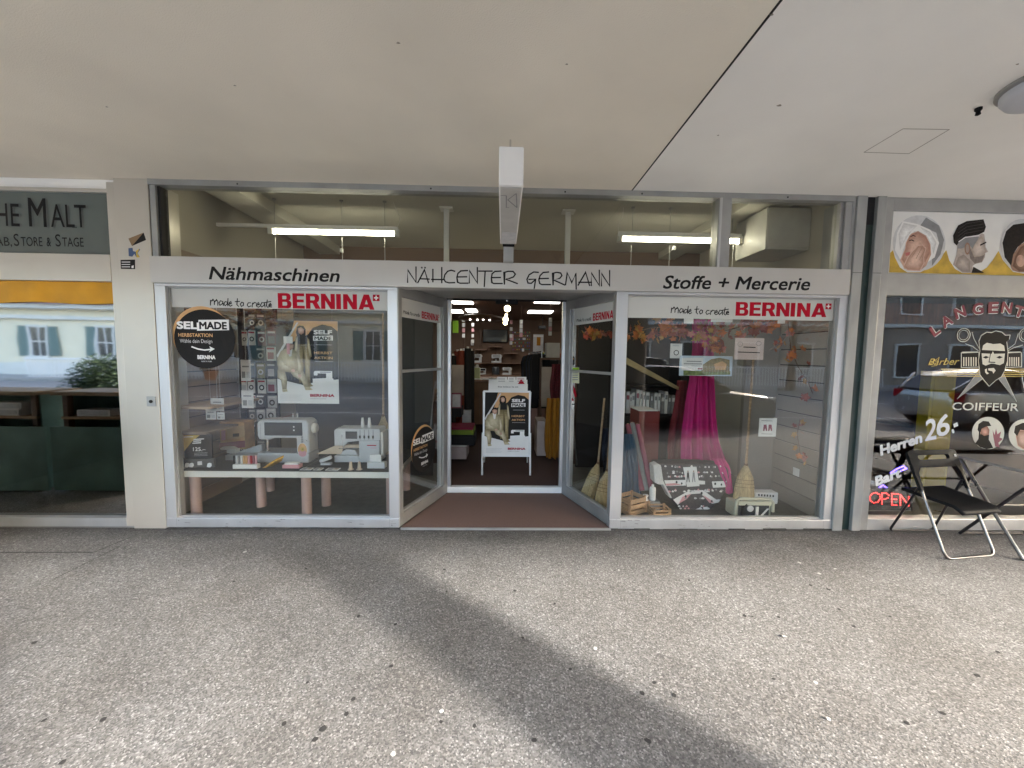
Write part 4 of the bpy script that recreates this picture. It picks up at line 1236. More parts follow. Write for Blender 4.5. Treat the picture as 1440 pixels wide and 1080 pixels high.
# cheeks running down into the tubes
for uu, sgn in ((-.035, 1), (1.035, -1)):
    q = [(uu, -.10), (uu + sgn * .16, -.10), (uu + sgn * .075, -.16), (uu + sgn * .055, -.30), (uu + sgn * .01, -.30)]
    a = [bp_(u, v, -.0115) for u, v in q]
    b = [bp_(u, v, .0115) for u, v in q]
    bk.add(a + b, [(0, 1, 2, 3, 4), (9, 8, 7, 6, 5)] + [(i, 5 + i, 5 + (i + 1) % 5, (i + 1) % 5) for i in range(5)], PLBLACK)
bo_ = bk.build('backrest', fc, smooth=35)
pa = bp_(.93, -.03, .0145)
MB().plate([bp_(.93, -.035, .014), bp_(.99, -.035, .014), bp_(.99, -.015, .014), bp_(.93, -.015, .014)], .0015, LGREYP).build('tag', bo_)

tb = thing('folding_table', 'grey folding table with crossed tube legs beside the black folding chair', 'table', (4.45, -.3, 0))
TT = mat('brown grey table top', (0.30, 0.275, 0.25), 0.35, 0.1, .1, 3, stretch=(1, 8, 1))
q0, q1, q2, q3 = V3(4.03, -.02, .70), V3(4.83, -.02, .70), V3(4.83, -.62, .70), V3(4.03, -.62, .70)
MB().plate([q3, q2, q1, q0], .022, TT).build('tabletop', tb, bevel=.006)
MB().box(4.06, 4.80, -.60, -.585, .675, .70, TT).box(4.06, 4.80, -.055, -.04, .675, .70, TT).build('apron', tb)
for x, m_, y0, y1 in ((4.09, STEEL, -.53, -.06), (4.76, STEEL, -.53, -.06), (4.13, BTUBE, -.08, -.56), (4.72, BTUBE, -.08, -.56)):
    MB().tube([(x, y0, .012), (x, y1, .69)], .0125, m_, 10).build('leg', tb, smooth=50)
for y, z, xa, xb, m_ in ((-.53, .012, 4.09, 4.76, STEEL), (-.08, .012, 4.13, 4.72, BTUBE), (-.30, .36, 4.09, 4.76, STEEL)):
    MB().tube([(xa, y, z), (xb, y, z)], .011, m_, 10).build('stretcher', tb, smooth=50)

# litter
for i, (px, py, s_) in enumerate(((344, 777, .030), (1124, 792, .035), (1152, 808, .035), (1174, 801, .018), (870, 803, .016), (1103, 896, .028), (1165, 1013, .02))):
    p = gz(px, py)
    s_ *= .72
    a0 = rnd.random() * 3
    mb = MB()
    q = [Vector((p.x + s_ * math.cos(a0 + t) * (.5 + .5 * rnd.random()), p.y + s_ * .6 * math.sin(a0 + t), .004 + .006 * rnd.random())) for t in (0, 1.5, 3.1, 4.6)]
    mb.plate(q, .001, mat('dirty paper', (0.50, 0.48, 0.44), .8))
    mb.build('paper_scrap', cat='litter', group='paper scraps on the pavement', label=(
        'pale paper scrap on the pavement by the foot of the left display window', 'long pale scrap on the pavement in front of the right display window', 'flat pale scrap just behind the long one, before the right display window',
        'tiny scrap rightmost of three before the right display window', 'tiny pale scrap on the pavement before the entrance', 'thin pale scrap halfway out on the pavement, to the right', 'pale scrap near the front of the pavement, to the right')[i])
# ================================================================== sewing shop room
BAYF, SHF = .055, .03
rm = thing('shop_room', 'ochre painted shop room behind the sewing shop windows', 'room', (0, 4.5, 0))
MB().prism([(-2.99, .1), (-.945, .1), (-.69, .87), (-.75, 1.9), (-2.99, 1.9)], 'z', 0, BAYF, LINO).prism([(2.99, .1), (2.99, 1.9), (.80, 1.9), (.765, .87), (1.04, .1)], 'z', 0, BAYF, LINO).build('floor', rm, label='grey lino of the window bays')
MB().prism([(-.69, .872), (.765, .872), (.80, 1.9), (2.99, 1.901), (2.99, 9.2), (-2.99, 9.2), (-2.99, 1.901), (-.75, 1.9)], 'z', 0, SHF, DFLOOR).build('floor', rm, label='dark brown carpet of the sales room')
MB().box(-3.10, -2.99, .1, 9.3, 0, 3.2, ROOMW).box(2.99, 3.05, .1, 9.3, 0, 3.2, ROOMW).build('wall', rm)
MB().box(-2.99, 2.99, 9.2, 9.3, 0, 3.2, ROOMB).build('wall', rm, label='brown back wall')
MB().box(-2.99, 2.99, .06, 2.6, 3.14, 3.2, ROOMC).box(-2.99, 2.99, 2.6, 9.2, 2.7, 2.76, ROOMB).build('ceiling', rm)
MB().box(-2.99, 2.99, 2.6, 2.66, 2.76, 3.14, ROOMB).build('bulkhead', rm)
MB().box(-2.75, -2.45, .10, 2.6, 3.02, 3.14, ROOMC).box(2.35, 2.60, .10, 2.6, 3.04, 3.14, ROOMC).box(-2.99, -2.93, .1, 1.4, 2.40, 2.47, SLAT).build('beam', rm, bevel=.004)
MB().box(-16, 16, .021, .10, 2.951, 3.255, SOFF1).build('wall', arc, label='strip of wall above the transom windows')
MB().box(2.55, 2.985, .45, .95, 2.62, 3.02, mat('cabinet white', (0.42, 0.41, 0.38), .5)).box(2.56, 2.98, .44, .45, 2.64, 3.0, mat('cabinet door white', (0.40, 0.39, 0.36), .5)).build('wall_cabinet', label='white box cabinet high on the wall behind the right transom pane', cat='cabinet', bevel=.006)
for x in (-.632, .700):
    ps = thing('support_post', 'slim white post %s of the entrance, rising behind the transom glass' % ('left' if x < 0 else 'right'), 'post', (x, 1.0, SHF), 'slim white posts')
    MB().box(x - .028, x + .028, .98, 1.03, SHF, 3.13, WHITE).build('shaft', ps, bevel=.003)
    MB().box(x - .07, x + .07, .94, 1.07, 3.125, 3.139, WHITE).build('top_plate', ps)

# ---- transom lamps
def tube_lamp(p0, p1, q0, q1, wires, cord, lab):
    Y = .84
    a, b = at(*p0, Y), at(*p1, Y)
    t = thing('fluorescent_lamp', lab, 'lamp', ((a.x + b.x) / 2, Y, b.z))
    z0, z1 = b.z, a.z
    MB().box(a.x, b.x, Y - .03, Y + .03, z0 + .055, z1 + .012, WHITE).box(a.x, a.x + .05, Y - .028, Y + .028, z0, z0 + .055, CREAMW).box(b.x - .05, b.x, Y - .028, Y + .028, z0, z0 + .055, CREAMW).build('housing', t, bevel=.003)
    MB().tube([(a.x + .05, Y, z0 + .028), (b.x - .05, Y, z0 + .028)], .019, TUBE, 12).build('tube', t, smooth=50)
    c, d = at(*q0, Y + .02), at(*q1, Y + .02)
    MB().box(c.x, d.x, Y - .0, Y + .03, z1 + .013, z1 + .045, WHITE).build('rail', t)
    for px in wires:
        p = at(px, 300, Y)
        MB().tube([(p.x, Y, z1 + .045), (p.x, Y, 3.14)], .0025, ALU_G, 5).lathe((p.x, Y, 3.125), [(.02, 0), (.02, .012)], ALU_G, 10).build('hanger', t)
    p, q = at(*cord[0], Y), at(*cord[1], Y)
    MB().tube([(p.x, Y, 3.13), lerp(p, q, .35) + Vector((.01, 0, -.03)), lerp(p, q, .7) + Vector((.05 if q.x < 1 and q.x > -1.2 else -.02, 0, 0)), q], .003, WHITE, 6).build('cable', t, smooth=60)
tube_lamp((378, 321), (562, 333.5), (300, 318), (560, 322), (386, 480, 541), ((553, 271), (558, 322)), 'lit fluorescent batten hanging behind the left transom glass')
tube_lamp((868, 331), (1044, 344), (869, 328), (1116, 338), (890, 943, 1031), ((877, 285), (870, 330)), 'lit fluorescent batten hanging behind the right transom glass')
for i, (px, y0, y1) in enumerate(((387, 334, 366), (481, 334, 366), (541, 335, 366), (888, 345, 378), (942, 345, 378), (1031, 345, 378))):
    a, b = at(px, y0, .86), at(px, y1, .86)
    MB().tube([(a.x, .86, a.z), (a.x, .86, b.z - .25)], .0025, WHITE, 5).build('hanging_thread', cat='thread', group='white threads below the transom lamps',
        label='white display thread hanging %s lamp behind the transom glass' % (('from the left end of the left', 'near the middle of the left', 'from the right end of the left', 'from the left end of the right', 'near the middle of the right', 'from the right end of the right')[i]))
for px, py in ((480, 352), (948, 349)):
    a = at(px, py, .86)
    MB().box(a.x - .014, a.x + .014, .85, .88, a.z - .02, a.z + .02, PAPER).build('price_tag', cat='tag', group='small tags under the transom lamps', label='small pale tag hanging below the %s transom lamp' % ('left' if px < 700 else 'right'), bevel=.002)

# ---- left display bay
def slat_wall(name, x, side, y0, y1, z0, z1, m, lab, pitch=.145):
    mb = MB()
    z = z0
    while z < z1:
        mb.box(x, x + side * .016, y0, y1, z, min(z + pitch - .010, z1), m)
        z += pitch
    mb.box(x - side * .004, x, y0, y1, z0, z1, JOINT)
    return mb.build(name, label=lab, cat='wall panel')
slat_wall('slat_wall', -2.984, 1, .09, 1.05, BAYF, 2.2, SLAT, 'tan slatted wall panel at the left end of the left display window')
slat_wall('slat_wall', 2.984, -1, .09, .74, BAYF, 2.2, SLATL, 'beige slatted wall panel at the right end of the right display window', .16)
MB().box(2.62, 2.985, .75, .80, BAYF, 2.3, SLATL).build('display_board', label='narrow beige panel closing the corner of the right display', cat='panel')
for i, (z, d) in enumerate(((1.03, .34), (.80, .30))):
    MB().box(-2.966, -2.966 + d, .15, .93, z, z + .022, SLAT if i else mat('light tan shelf', (0.52, 0.38, 0.26), .5)).build('wall_shelf', cat='shelf', group='shelves on the tan slatted wall', label=('upper tan shelf on the slatted wall in the left display', 'lower tan shelf on the slatted wall in the left display')[i], bevel=.003)
GPAN = mat('dark grey display board', (0.075, 0.075, 0.075), 0.8, 0, 0.15, 2)
MB().box(-2.5, -.85, 1.35, 1.39, BAYF, 2.25, GPAN).build('display_board', label='dark grey board behind the left window display', cat='panel')
MB().box(1.0, 2.6, 1.75, 1.79, BAYF, 2.25, mat('black display board', (0.022, 0.019, 0.018), 0.8, 0, .2, 2)).build('display_board', label='black board behind the right window display', cat='panel')

TZ = .484
def display_table(x0, x1, legs, lab):
    t = thing('display_table', lab, 'table', ((x0 + x1) / 2, .5, BAYF), 'display tables in the left window')
    MB().box(x0, x1, .10, .95, TZ - .058, TZ - .003, CREAMW).build('apron', t, bevel=.003)
    MB().box(x0 + .002, x1 - .002, .106, .945, TZ - .003, TZ, TABTOP).build('tabletop', t)
    for x, y in legs:
        MB().lathe((x, y, BAYF), [(.043, 0), (.043, TZ - .058 - BAYF)], PINKCOL, 18).build('leg', t, smooth=40)
display_table(-2.885, -1.832, ((-2.79, .165), (-2.33, .37), (-2.50, .80), (-1.92, .85)), 'left half of the low display table with dusty pink column legs')
display_table(-1.829, -.955, ((-1.845 + .06, .155), (-1.72, .40), (-1.02, .17), (-1.05, .85)), 'right half of the low display table with dusty pink column legs')

def sewing_machine(loc, s, lab, group=None, rz=0.0, hoop=False, deco=True):
    """local frame: x along the machine, head to the left, front towards -y"""
    t = thing('sewing_machine', lab, 'sewing machine', loc, group, rz, local=True)
    B = MB()
    B.box(-.22 * s, .22 * s, -.09 * s, .10 * s, 0, .085 * s, MWHITE)
    B.build('base', t, bevel=.012 * s, local=True)
    B = MB()
    B.prism([(-.215 * s, .235 * s), (-.215 * s, .345 * s), (-.19 * s, .372 * s), (.19 * s, .372 * s), (.222 * s, .345 * s), (.222 * s, .086 * s), (.115 * s, .086 * s), (.115 * s, .215 * s), (-.09 * s, .215 * s), (-.11 * s, .20 * s), (-.20 * s, .20 * s)], 'y', -.085 * s, .085 * s, MWHITE)
    B.build('body', t, bevel=.012 * s, local=True)
    MB().box(-.15 * s, .17 * s, -.0895 * s, -.086 * s, .238 * s, .352 * s, SCREEN if deco else MGREY).build('screen', t, bevel=.004 * s, local=True)
    MB().lathe((.224 * s, 0, .29 * s), [(.045 * s, 0), (.045 * s, .02 * s), (.035 * s, .03 * s), (.01 * s, .032 * s)], CREAMW, 20, 'x').build('handwheel', t, smooth=40, local=True)
    MB().tube([(-.165 * s, -.03 * s, .20 * s), (-.165 * s, -.03 * s, .092 * s)], .008 * s, CHROME, 8).box(-.18 * s, -.15 * s, -.045 * s, -.01 * s, .086 * s, .094 * s, CHROME).build('needle_bar', t, local=True)
    MB().box(-.22 * s, .10 * s, -.085 * s, .09 * s, .0855 * s, .088 * s, MGREY).build('needle_plate', t, local=True)
    for x in (.02, .06):
        MB().tube([(x * s, .05 * s, .37 * s), (x * s, .05 * s, .41 * s)], .006 * s, CREAMW, 8).build('spool_pin', t, local=True)
    for i, z in enumerate((.225, .205, .185)) if deco else ():
        MB().lathe((.165 * s, -.0865 * s, z * s), [(.009 * s, 0), (.009 * s, -.004 * s), (.006 * s, -.006 * s)], MGREY, 12, 'y').build('button', t, local=True)
    MB().box(-.185 * s, -.182 * s, -.0875 * s, -.0855 * s, .215 * s, .34 * s, MGREY).box(-.150 * s, -.147 * s, -.0875 * s, -.0855 * s, .215 * s, .235 * s, MGREY).build('thread_guide', t, local=True)
    MB().lathe((.195 * s, -.0865 * s, .19 * s), [(.016 * s, 0), (.016 * s, -.010 * s), (.010 * s, -.012 * s)], LGREYP, 16, 'y').build('dial', t, smooth=40, local=True)
    MB().tube([(.03 * s, .05 * s, .405 * s), (-.05 * s, .0, .378 * s), (-.165 * s, -.04 * s, .376 * s)], .0012 * s, RED, 5).build('thread', t, local=True)
    return t
# big embroidery machine, seen at its full size
p0, p1 = at(366, 650, .42), at(437, 597, .42)
mw = p1.x - p0.x
sm = sewing_machine(((p0.x + p1.x) / 2, .47, TZ), mw / .444, 'large white embroidery sewing machine with long dark screen on the left display table')
k = mw / .444
P = Print((0, -.0865 * k, 0))
P.ell(.168 * k, .115 * k, .042 * k, .062 * k, WHITE)
P.ell(.168 * k, .115 * k, .038 * k, .058 * k, PEACH)
P.ell(.168 * k, .085 * k, .034 * k, .03 * k, ROSE)
P.ell(.168 * k, .12 * k, .018 * k, .02 * k, GOLD)
P.ell(.172 * k, .122 * k, .005 * k, .006 * k, INK)
for v in (.285, .315):
    P.ell(.10 * k, v * k + .001, .007 * k, .007 * k, WHITE)
pr = P.build('decoration', sm, local=True)
pr.location.y = -.004
a = MB().box(-.50 * k, -.224 * k, -.075 * k, .06 * k, .015 * k, .062 * k, MGREY).prism([(-.46 * k, .0625 * k), (-.23 * k, .0625 * k), (-.23 * k, .135 * k), (-.255 * k, .135 * k)], 'y', .0, .05 * k, mat('pale grey plastic', (0.48, 0.50, 0.51), .35)).box(-.52 * k, -.44 * k, -.03 * k, .03 * k, .063 * k, .10 * k, MWHITE)
a.build('embroidery_unit', sm, bevel=.006, local=True)
# overlocker
p0, p1 = at(470, 650, .40), at(534, 603.5, .40)
ow = p1.x - p0.x
ov = thing('overlock_machine', 'small white overlock machine with four thread slots on the right half of the display table', 'sewing machine', ((p0.x + p1.x) / 2, .46, TZ))
x0, z0 = p0.x, TZ
H_ = p1.z - TZ
def OX(a):
    return x0 + a * ow
def OZ(b):
    return z0 + b * H_
MB().prism([(OX(0), OZ(.50)), (OX(.02), OZ(.46)), (OX(.20), OZ(.46)), (OX(.30), OZ(.60)), (OX(.55), OZ(.64)), (OX(1), OZ(.66)), (OX(1), OZ(.97)), (OX(.97), OZ(1)), (OX(.05), OZ(1)), (OX(0), OZ(.94))], 'y', .41, .60, MWHITE).build('head', ov, bevel=.006)
MB().box(OX(.54), OX(.99), .40, .60, z0, OZ(.655), MWHITE).box(OX(.995), OX(1.06), .42, .60, OZ(.2), OZ(.9), CREAMW).build('body', ov, bevel=.008)
MB().box(OX(.0), OX(.54), .40, .60, z0, OZ(.20), MWHITE).prism([(OX(.10), OZ(.2)), (OX(.50), OZ(.2)), (OX(.44), OZ(.36)), (OX(.25), OZ(.38)), (OX(.14), OZ(.30))], 'y', .42, .58, MWHITE).build('base', ov, bevel=.008)
MB().box(OX(.25), OX(.50), .4065, .41, OZ(.70), OZ(.92), SCREEN).build('screen', ov)
for i in range(4):
    xx = OX(.555 + .095 * i)
    MB().box(xx, xx + .008, .4065, .41, OZ(.68), OZ(.97), MGREY).box(xx - .004, xx + .010, .402, .41, OZ(.72), OZ(.80), INK).build('thread_slot', ov)
MB().tube([(OX(.17), .42, OZ(.82)), (OX(.17), .42, OZ(.44))], .011, CHROME, 8).box(OX(.1), OX(.25), .40, .46, OZ(.405), OZ(.42), CHROME).build('needle_bar', ov)
MB().prism([(OX(-.40), OZ(.24)), (OX(.14), OZ(.24)), (OX(.20), OZ(.50)), (OX(.03), OZ(.50))], 'y', .41, .43, mat('warm cream cloth', (0.62, 0.50, 0.36), .8)).box(OX(.2), OX(.54), .42, .47, OZ(.42), OZ(.50), mat('warm cream cloth', (0.62, 0.50, 0.36), .8)).build('cloth_tray', ov)
P = Print((0, .3985, 0))
P.rect(OX(.72), OZ(.50), OX(.92), OZ(.53), RED)
P.rect(OX(.80), OZ(.43), OX(.92), OZ(.445), ROSE)
P.build('lettering', ov)
for i, px in enumerate((510, 519.5)):
    q = at(px, 603, .50)
    MB().lathe((q.x, .50, OZ(1.0) - .02), [(.019, 0), (.019, .02), (.012, .10), (.010, .115)], PAPER, 14).build('thread_cone', ov, smooth=40)

# small things on the table
def standing(name, px0, py0, px1, py1, Y, dy, m, lab, cat, bevel=.003, group=None):
    return boxpx(px0, py0, px1, py1, Y, dy, m).build(name, label=lab, cat=cat, bevel=bevel, group=group)
c = thing('price_card', 'dark grey price card reading 125 on the left end of the display table', 'card', at(277, 657, .17))
boxpx(258, 611, 299, 652, .17, .012, INK).build('card', c)
boxpx(254, 645, 301, 657.5, .145, .025, mat('dark plinth', (0.05, 0.05, 0.05), .6)).build('base', c)
P = Print((0, .169, 0))
Z4 = lambda pts: P.T(pts, 240, 540, 8.306)
P.poly(Z4([(150, 600), (340, 598), (250, 670), (155, 790)]), GOLD)
P.text('125.–', *Z4([(262, 782)])[0], .036, WHITE, .112, .012)
for a, b in (((272, 648), (385, 640)), ((268, 668), (350, 664)), ((260, 692), (350, 686))):
    P.stroke(Z4([a, b]), .010, WHITE)
for y in (808, 824, 840):
    P.stroke(Z4([(275, y), (430, y - 6)]), .002, LGREYP)
P.stroke(Z4([(155, 620), (260, 616)]), .006, WHITE)
P.build('lettering', c)
P = Print((0, .1445, 0))
for cx in (190, 240, 450):
    P.poly(Z4([(cx - 28, 970), (cx - 20, 930), (cx, 920), (cx + 25, 925), (cx + 30, 955), (cx + 10, 975), (cx - 10, 972)]), WHITE)
P.poly(Z4([(312, 905), (365, 900), (368, 945), (314, 948)]), LGREYP)
P.build('decoration', c)
b = standing('carton', 308.5, 593, 344.5, 632, .58, .16, PEACH, 'square peach and wine coloured box standing behind the price card', 'box')
P = Print((0, .579, 0))
Z5 = lambda pts: P.T(pts, 240, 540, 8.306)
P.poly(Z5([(566, 690), (870, 660), (872, 740), (566, 765)]), MAUVE)
P.poly(Z5([(590, 540), (640, 540), (640, 655), (590, 660)]), ROSE)
P.poly(Z5([(660, 520), (860, 480), (865, 600), (800, 640), (660, 640)]), mat('light peach print', (0.60, 0.40, 0.20), .5))
P.poly(Z5([(725, 580), (800, 575), (800, 615), (725, 618)]), INK)
P.build('decoration', b)
MB().prism([(-.06, 0), (.07, 0), (.085, .012), (.05, .028), (-.05, .030), (-.075, .015)], 'y', 0, .05, WHITE).build('foam_pad', label='white rounded pad lying by the peach box', cat='pad', local=True, loc=at(319, 633, .5) , bevel=.008)
c = thing('pen_set', 'open set of coloured marker pens leaning at the front of the display table', 'pens', at(344, 659, .15))
boxpx(327, 653.5, 361.5, 659.5, .14, .05, PAPER).build('box', c, bevel=.002)
for i, m in enumerate((INK, LGREYP, GREYP, PAPER, PEACH, ORANGE, ROSE, RED, MAUVE, ROSE)):
    boxpx(327.5 + 3.4 * i, 641, 330.4 + 3.4 * i, 653.5, .17, .012, m).build('pen', c, bevel=.002)
MB().sheet(lambda u, v: tuple(at(369 + 30 * u - 3 * v, 658 - 18 * u ** 1.5 * (1 - .3 * v) - 4 * math.sin(PI * u) * (1 - v), .20 + .06 * v + .01 * math.sin(9 * u))), 16, 5, mat('golden patterned cloth', (0.62, 0.33, 0.03), .8, 0, .4, 30)).build(
    'neck_scarf', smooth=80, label='crumpled golden patterned cloth on the display table', cat='cloth').modifiers.new('thickness', 'SOLIDIFY').thickness = .018
boxpx(396.5, 654, 420.5, 659, .15, .07, ROSE).box(at(399, 655, .15).x, at(418, 655, .15).x, .16, .21, at(399, 654, .15).z + .0005, at(399, 651.5, .15).z, PAPER).build('pink_case', label='small rose pink case with white top on the display table', cat='case', bevel=.003)
for i, (px, w_) in enumerate(((433, 18), (451, 13), (470, 21))):
    q = gz(px, 659 - (i == 1), TZ)
    MB().box(-.05 * w_ / 18, .05 * w_ / 18, -.035, .035, 0, .003, PAPER).box(-.04 * w_ / 18, .0, -.028, .02, .0031, .0036, GREYP).box(.005, .04 * w_ / 18, -.02, .028, .0031, .0036, mat('beige print', (0.4, 0.33, 0.25), .6)).build(
        'flat_card', local=True, loc=(q.x, .17, TZ + .0005), label=('printed card lying leftmost of three on the display table', 'printed card lying between two others on the display table', 'printed card lying next to the thread cones on the display table')[i], cat='card', group='printed cards lying on the display table')
for i, px in enumerate((493, 505)):
    q = at(px, 660, .16)
    MB().lathe((q.x, .165, TZ), [(.026, 0), (.026, .006), (.018, .008), (.012, .065), (.008, .075)], mat('cream thread', (0.60, 0.48, 0.36), .8, 0, .1, 80), 16).build('thread_cone', smooth=40, cat='thread', group='cream thread cones', label=('cream thread cone, the one nearer the printed cards', 'cream thread cone, the one nearer the white card holder')[i])
c = thing('card_holder', 'white card holder at the right end of the display table', 'holder', at(528, 659, .16))
boxpx(516, 650.5, 541, 659, .15, .06, MWHITE).build('base', c, bevel=.004)
boxpx(520, 639.5, 536, 650.5, .18, .012, PAPER).build('card', c)
MB().box(-.055, .055, -.02, .02, 0, .03, MWHITE).build('foot_control', local=True, loc=(at(459, 648, .32).x, .32, TZ + .04), label='small white tilted accessory in front of the overlock machine', cat='accessory', bevel=.006).rotation_euler = (0, -.35, .2)
MB().box(at(452, 650, .32).x, at(466, 650, .32).x, .30, .34, TZ, TZ + .02, MWHITE).build('accessory_stand', label='tiny white stand under the tilted accessory', cat='stand')

def broom(top, neck, foot, wn, wf, lab, dp=.045):
    """handle from top to neck, straw head from neck to foot"""
    T_, N_, F_ = Vector(top), Vector(neck), Vector(foot)
    t = thing('broom', lab, 'broom', F_, 'straw brooms in the windows')
    MB().tube([T_, lerp(T_, N_, .5), N_], .011, WOOD, 8).build('handle', t, smooth=50)
    ax_ = (F_ - N_)
    side = Vector((1, 0, 0)) - ax_.normalized() * ax_.normalized().x
    side.normalize()
    fw = ax_.normalized().cross(side)
    rings = []
    nn = 40
    for u, wd in ((-.04, .018), (.04, wn * .9), (.12, wn * 1.5), (.25, wf * .75), (.45, wf * .92), (.7, wf), (.9, wf * 1.05), (1, wf * 1.06)):
        c_ = N_ + ax_ * u
        rings.append([tuple(c_ + side * (wd / 2 * math.cos(2 * PI * i / nn)) * (1 + .06 * math.sin(13 * i) * u) + fw * (min(dp, wd * .45) * math.sin(2 * PI * i / nn)) * (1 + .18 * math.sin(7.3 * i) * u) + ax_ * (.02 * math.sin(5.1 * i) if u == 1 else 0)) for i in range(nn)])
    MB().loft(rings, STRAW).build('bristles', t, smooth=60)
    b2 = MB()
    for u, wd in ((.30, wf * .80), (.38, wf * .875), (.46, wf * .93)):
        c_ = N_ + ax_ * u
        b2.tube([tuple(c_ + side * (wd / 2 * 1.04 * math.cos(2 * PI * i / 24)) + fw * (dp * 1.06 * math.sin(2 * PI * i / 24))) for i in range(24)], .0022, mat('brown twine', (.20, .12, .06), .8), 5, closed=True)
    b2.lathe((N_.x, N_.y, N_.z - .01), [(.016, 0), (.016, .03)], mat('brown twine', (.20, .12, .06), .8), 12)
    b2.build('binding', t)
broom(at(538.5, 440, .75), at(539, 585, .75), at(540, 655, .75), .05, .19, 'straw broom standing upright at the right edge of the left display')
broom(at(1063, 455, .45), at(1049, 655, .28), at(1044, 718, .26), .06, .20, 'straw broom with long pale handle in the middle of the right display')
broom(at(861, 560, .50), at(854, 662, .42), at(846, 722, .42), .05, .17, 'straw broom close behind the raking pane right of the entrance')
broom(at(850, 560, .80), at(841, 652, .66), at(824, 702, .60), .045, .14, 'slanted straw broom deeper behind the raking pane right of the entrance')

# notions rack
rk = thing('notions_rack', 'black rack of hanging notion packets in the left display', 'rack', at(363, 655, .92))
boxpx(337, 436, 391, 645, .92, .03, DARKC).build('panel', rk)
for px in (340, 366, 388):
    boxpx(px, 430, px + 2, 664, .90, .02, PLBLACK).build('rail', rk)
rows = [(441, 463), (465, 486), (488, 508), (510, 531), (533, 553), (556, 573), (575, 592), (595, 618), (620, 640)]
cols = [(339, 348), (349, 360), (361, 374), (375, 389)]
PK = [mat('packet blue grey', (0.20, 0.22, 0.25), .4), mat('packet black', (0.035, 0.035, 0.04), .35), PAPER, LGREYP, mat('packet olive', (0.20, 0.17, 0.03), .45), mat('packet maroon', (0.16, 0.04, 0.05), .45)]
PN = ['blue grey', 'black', 'white', 'light grey', 'olive', 'maroon']
ordn = ['top', 'second', 'third', 'fourth', 'fifth', 'sixth', 'seventh', 'eighth', 'lowest']
coln = ['leftmost', 'left inner', 'right inner', 'rightmost']
for i, (y0, y1) in enumerate(rows):
    for j, (x0, x1) in enumerate(cols):
        if rnd.random() < .14:
            continue
        kk = rnd.choice([0, 1, 1, 2, 2, 3, 3, 4, 5])
        dx, dy = rnd.uniform(-1, 1), rnd.uniform(-1, 1)
        t = boxpx(x0 + dx, y0 + dy, x1 + dx - .8, y1 + dy, .86, .012, PK[kk]).build('packet', label='%s notion packet, %s column, %s row of the black rack' % (PN[kk], coln[j], ordn[i]), cat='packet', group='packets on the notions rack', bevel=.002)
        a, b = at(x0 + dx, y1 + dy, .859), at(x1 + dx, y0 + dy, .859)
        P = Print((0, .859, 0))
        w_, h_ = b.x - a.x, b.z - a.z
        P.rect(a.x + w_ * .1, a.z + h_ * .80, b.x - w_ * .2, a.z + h_ * .92, WHITE if kk != 2 else RED)
        if rnd.random() < .6:
            P.ell(a.x + w_ * .47, a.z + h_ * .42, w_ * .28, w_ * .30, INK if kk in (2, 3) else PAPER, 14)
            P.ell(a.x + w_ * .47, a.z + h_ * .42, w_ * .15, w_ * .16, PK[kk], 12)
        else:
            P.rect(a.x + w_ * .15, a.z + h_ * .12, b.x - w_ * .25, a.z + h_ * .6, rnd.choice([GREYP, PEACH, LGREYP, MAUVE]))
        P.build('print', t)
for i, (x0, y0, x1, y1) in enumerate(((296, 560, 315, 578), (289, 575, 304, 590), (305, 580, 316, 590), (339, 549, 357, 574), (338, 506, 353, 536))):
    t = standing('price_tag', x0, y0, x1, y1, .34 if i < 3 else .5, .003, PAPER, ('paper tag hanging topmost beside the tan shelf', 'paper tag hanging below and left beside the tan shelf', 'small paper tag hanging below and right beside the tan shelf', 'white tag with two photos hanging before the notions rack', 'upper white tag with a bar print hanging before the notions rack')[i], 'tag', group='paper tags hanging in the left display')
    a, b = at(x0, y1, .339 if i < 3 else .499), at(x1, y0, .339 if i < 3 else .499)
    P = Print((0, a.y, 0))
    w_, h_ = b.x - a.x, b.z - a.z
    P.rect(a.x + w_ * .15, a.z + h_ * .15, a.x + w_ * .45, a.z + h_ * .45, GREYP)
    P.rect(a.x + w_ * .55, a.z + h_ * .15, a.x + w_ * .85, a.z + h_ * .45, LGREYP)
    P.rect(a.x + w_ * .2, a.z + h_ * .65, a.x + w_ * .8, a.z + h_ * .72, GREYP)
    P.build('print', t)
    MB().tube([((a.x + b.x) / 2, a.y + .002, b.z), ((a.x + b.x) / 2, a.y + .002, 2.2)], .001, PAPER, 4).build('thread', t)
a = at(402, 537 - 50, .11)
c = standing('notice', 398.5, 473, 411.5, 483, .125, .002, PAPER, 'small white slip of paper stuck over the large khaki poster', 'notice')
boxpx(403, 483, 407.5, 498, .126, .002, ROSE).build('ribbon', c)

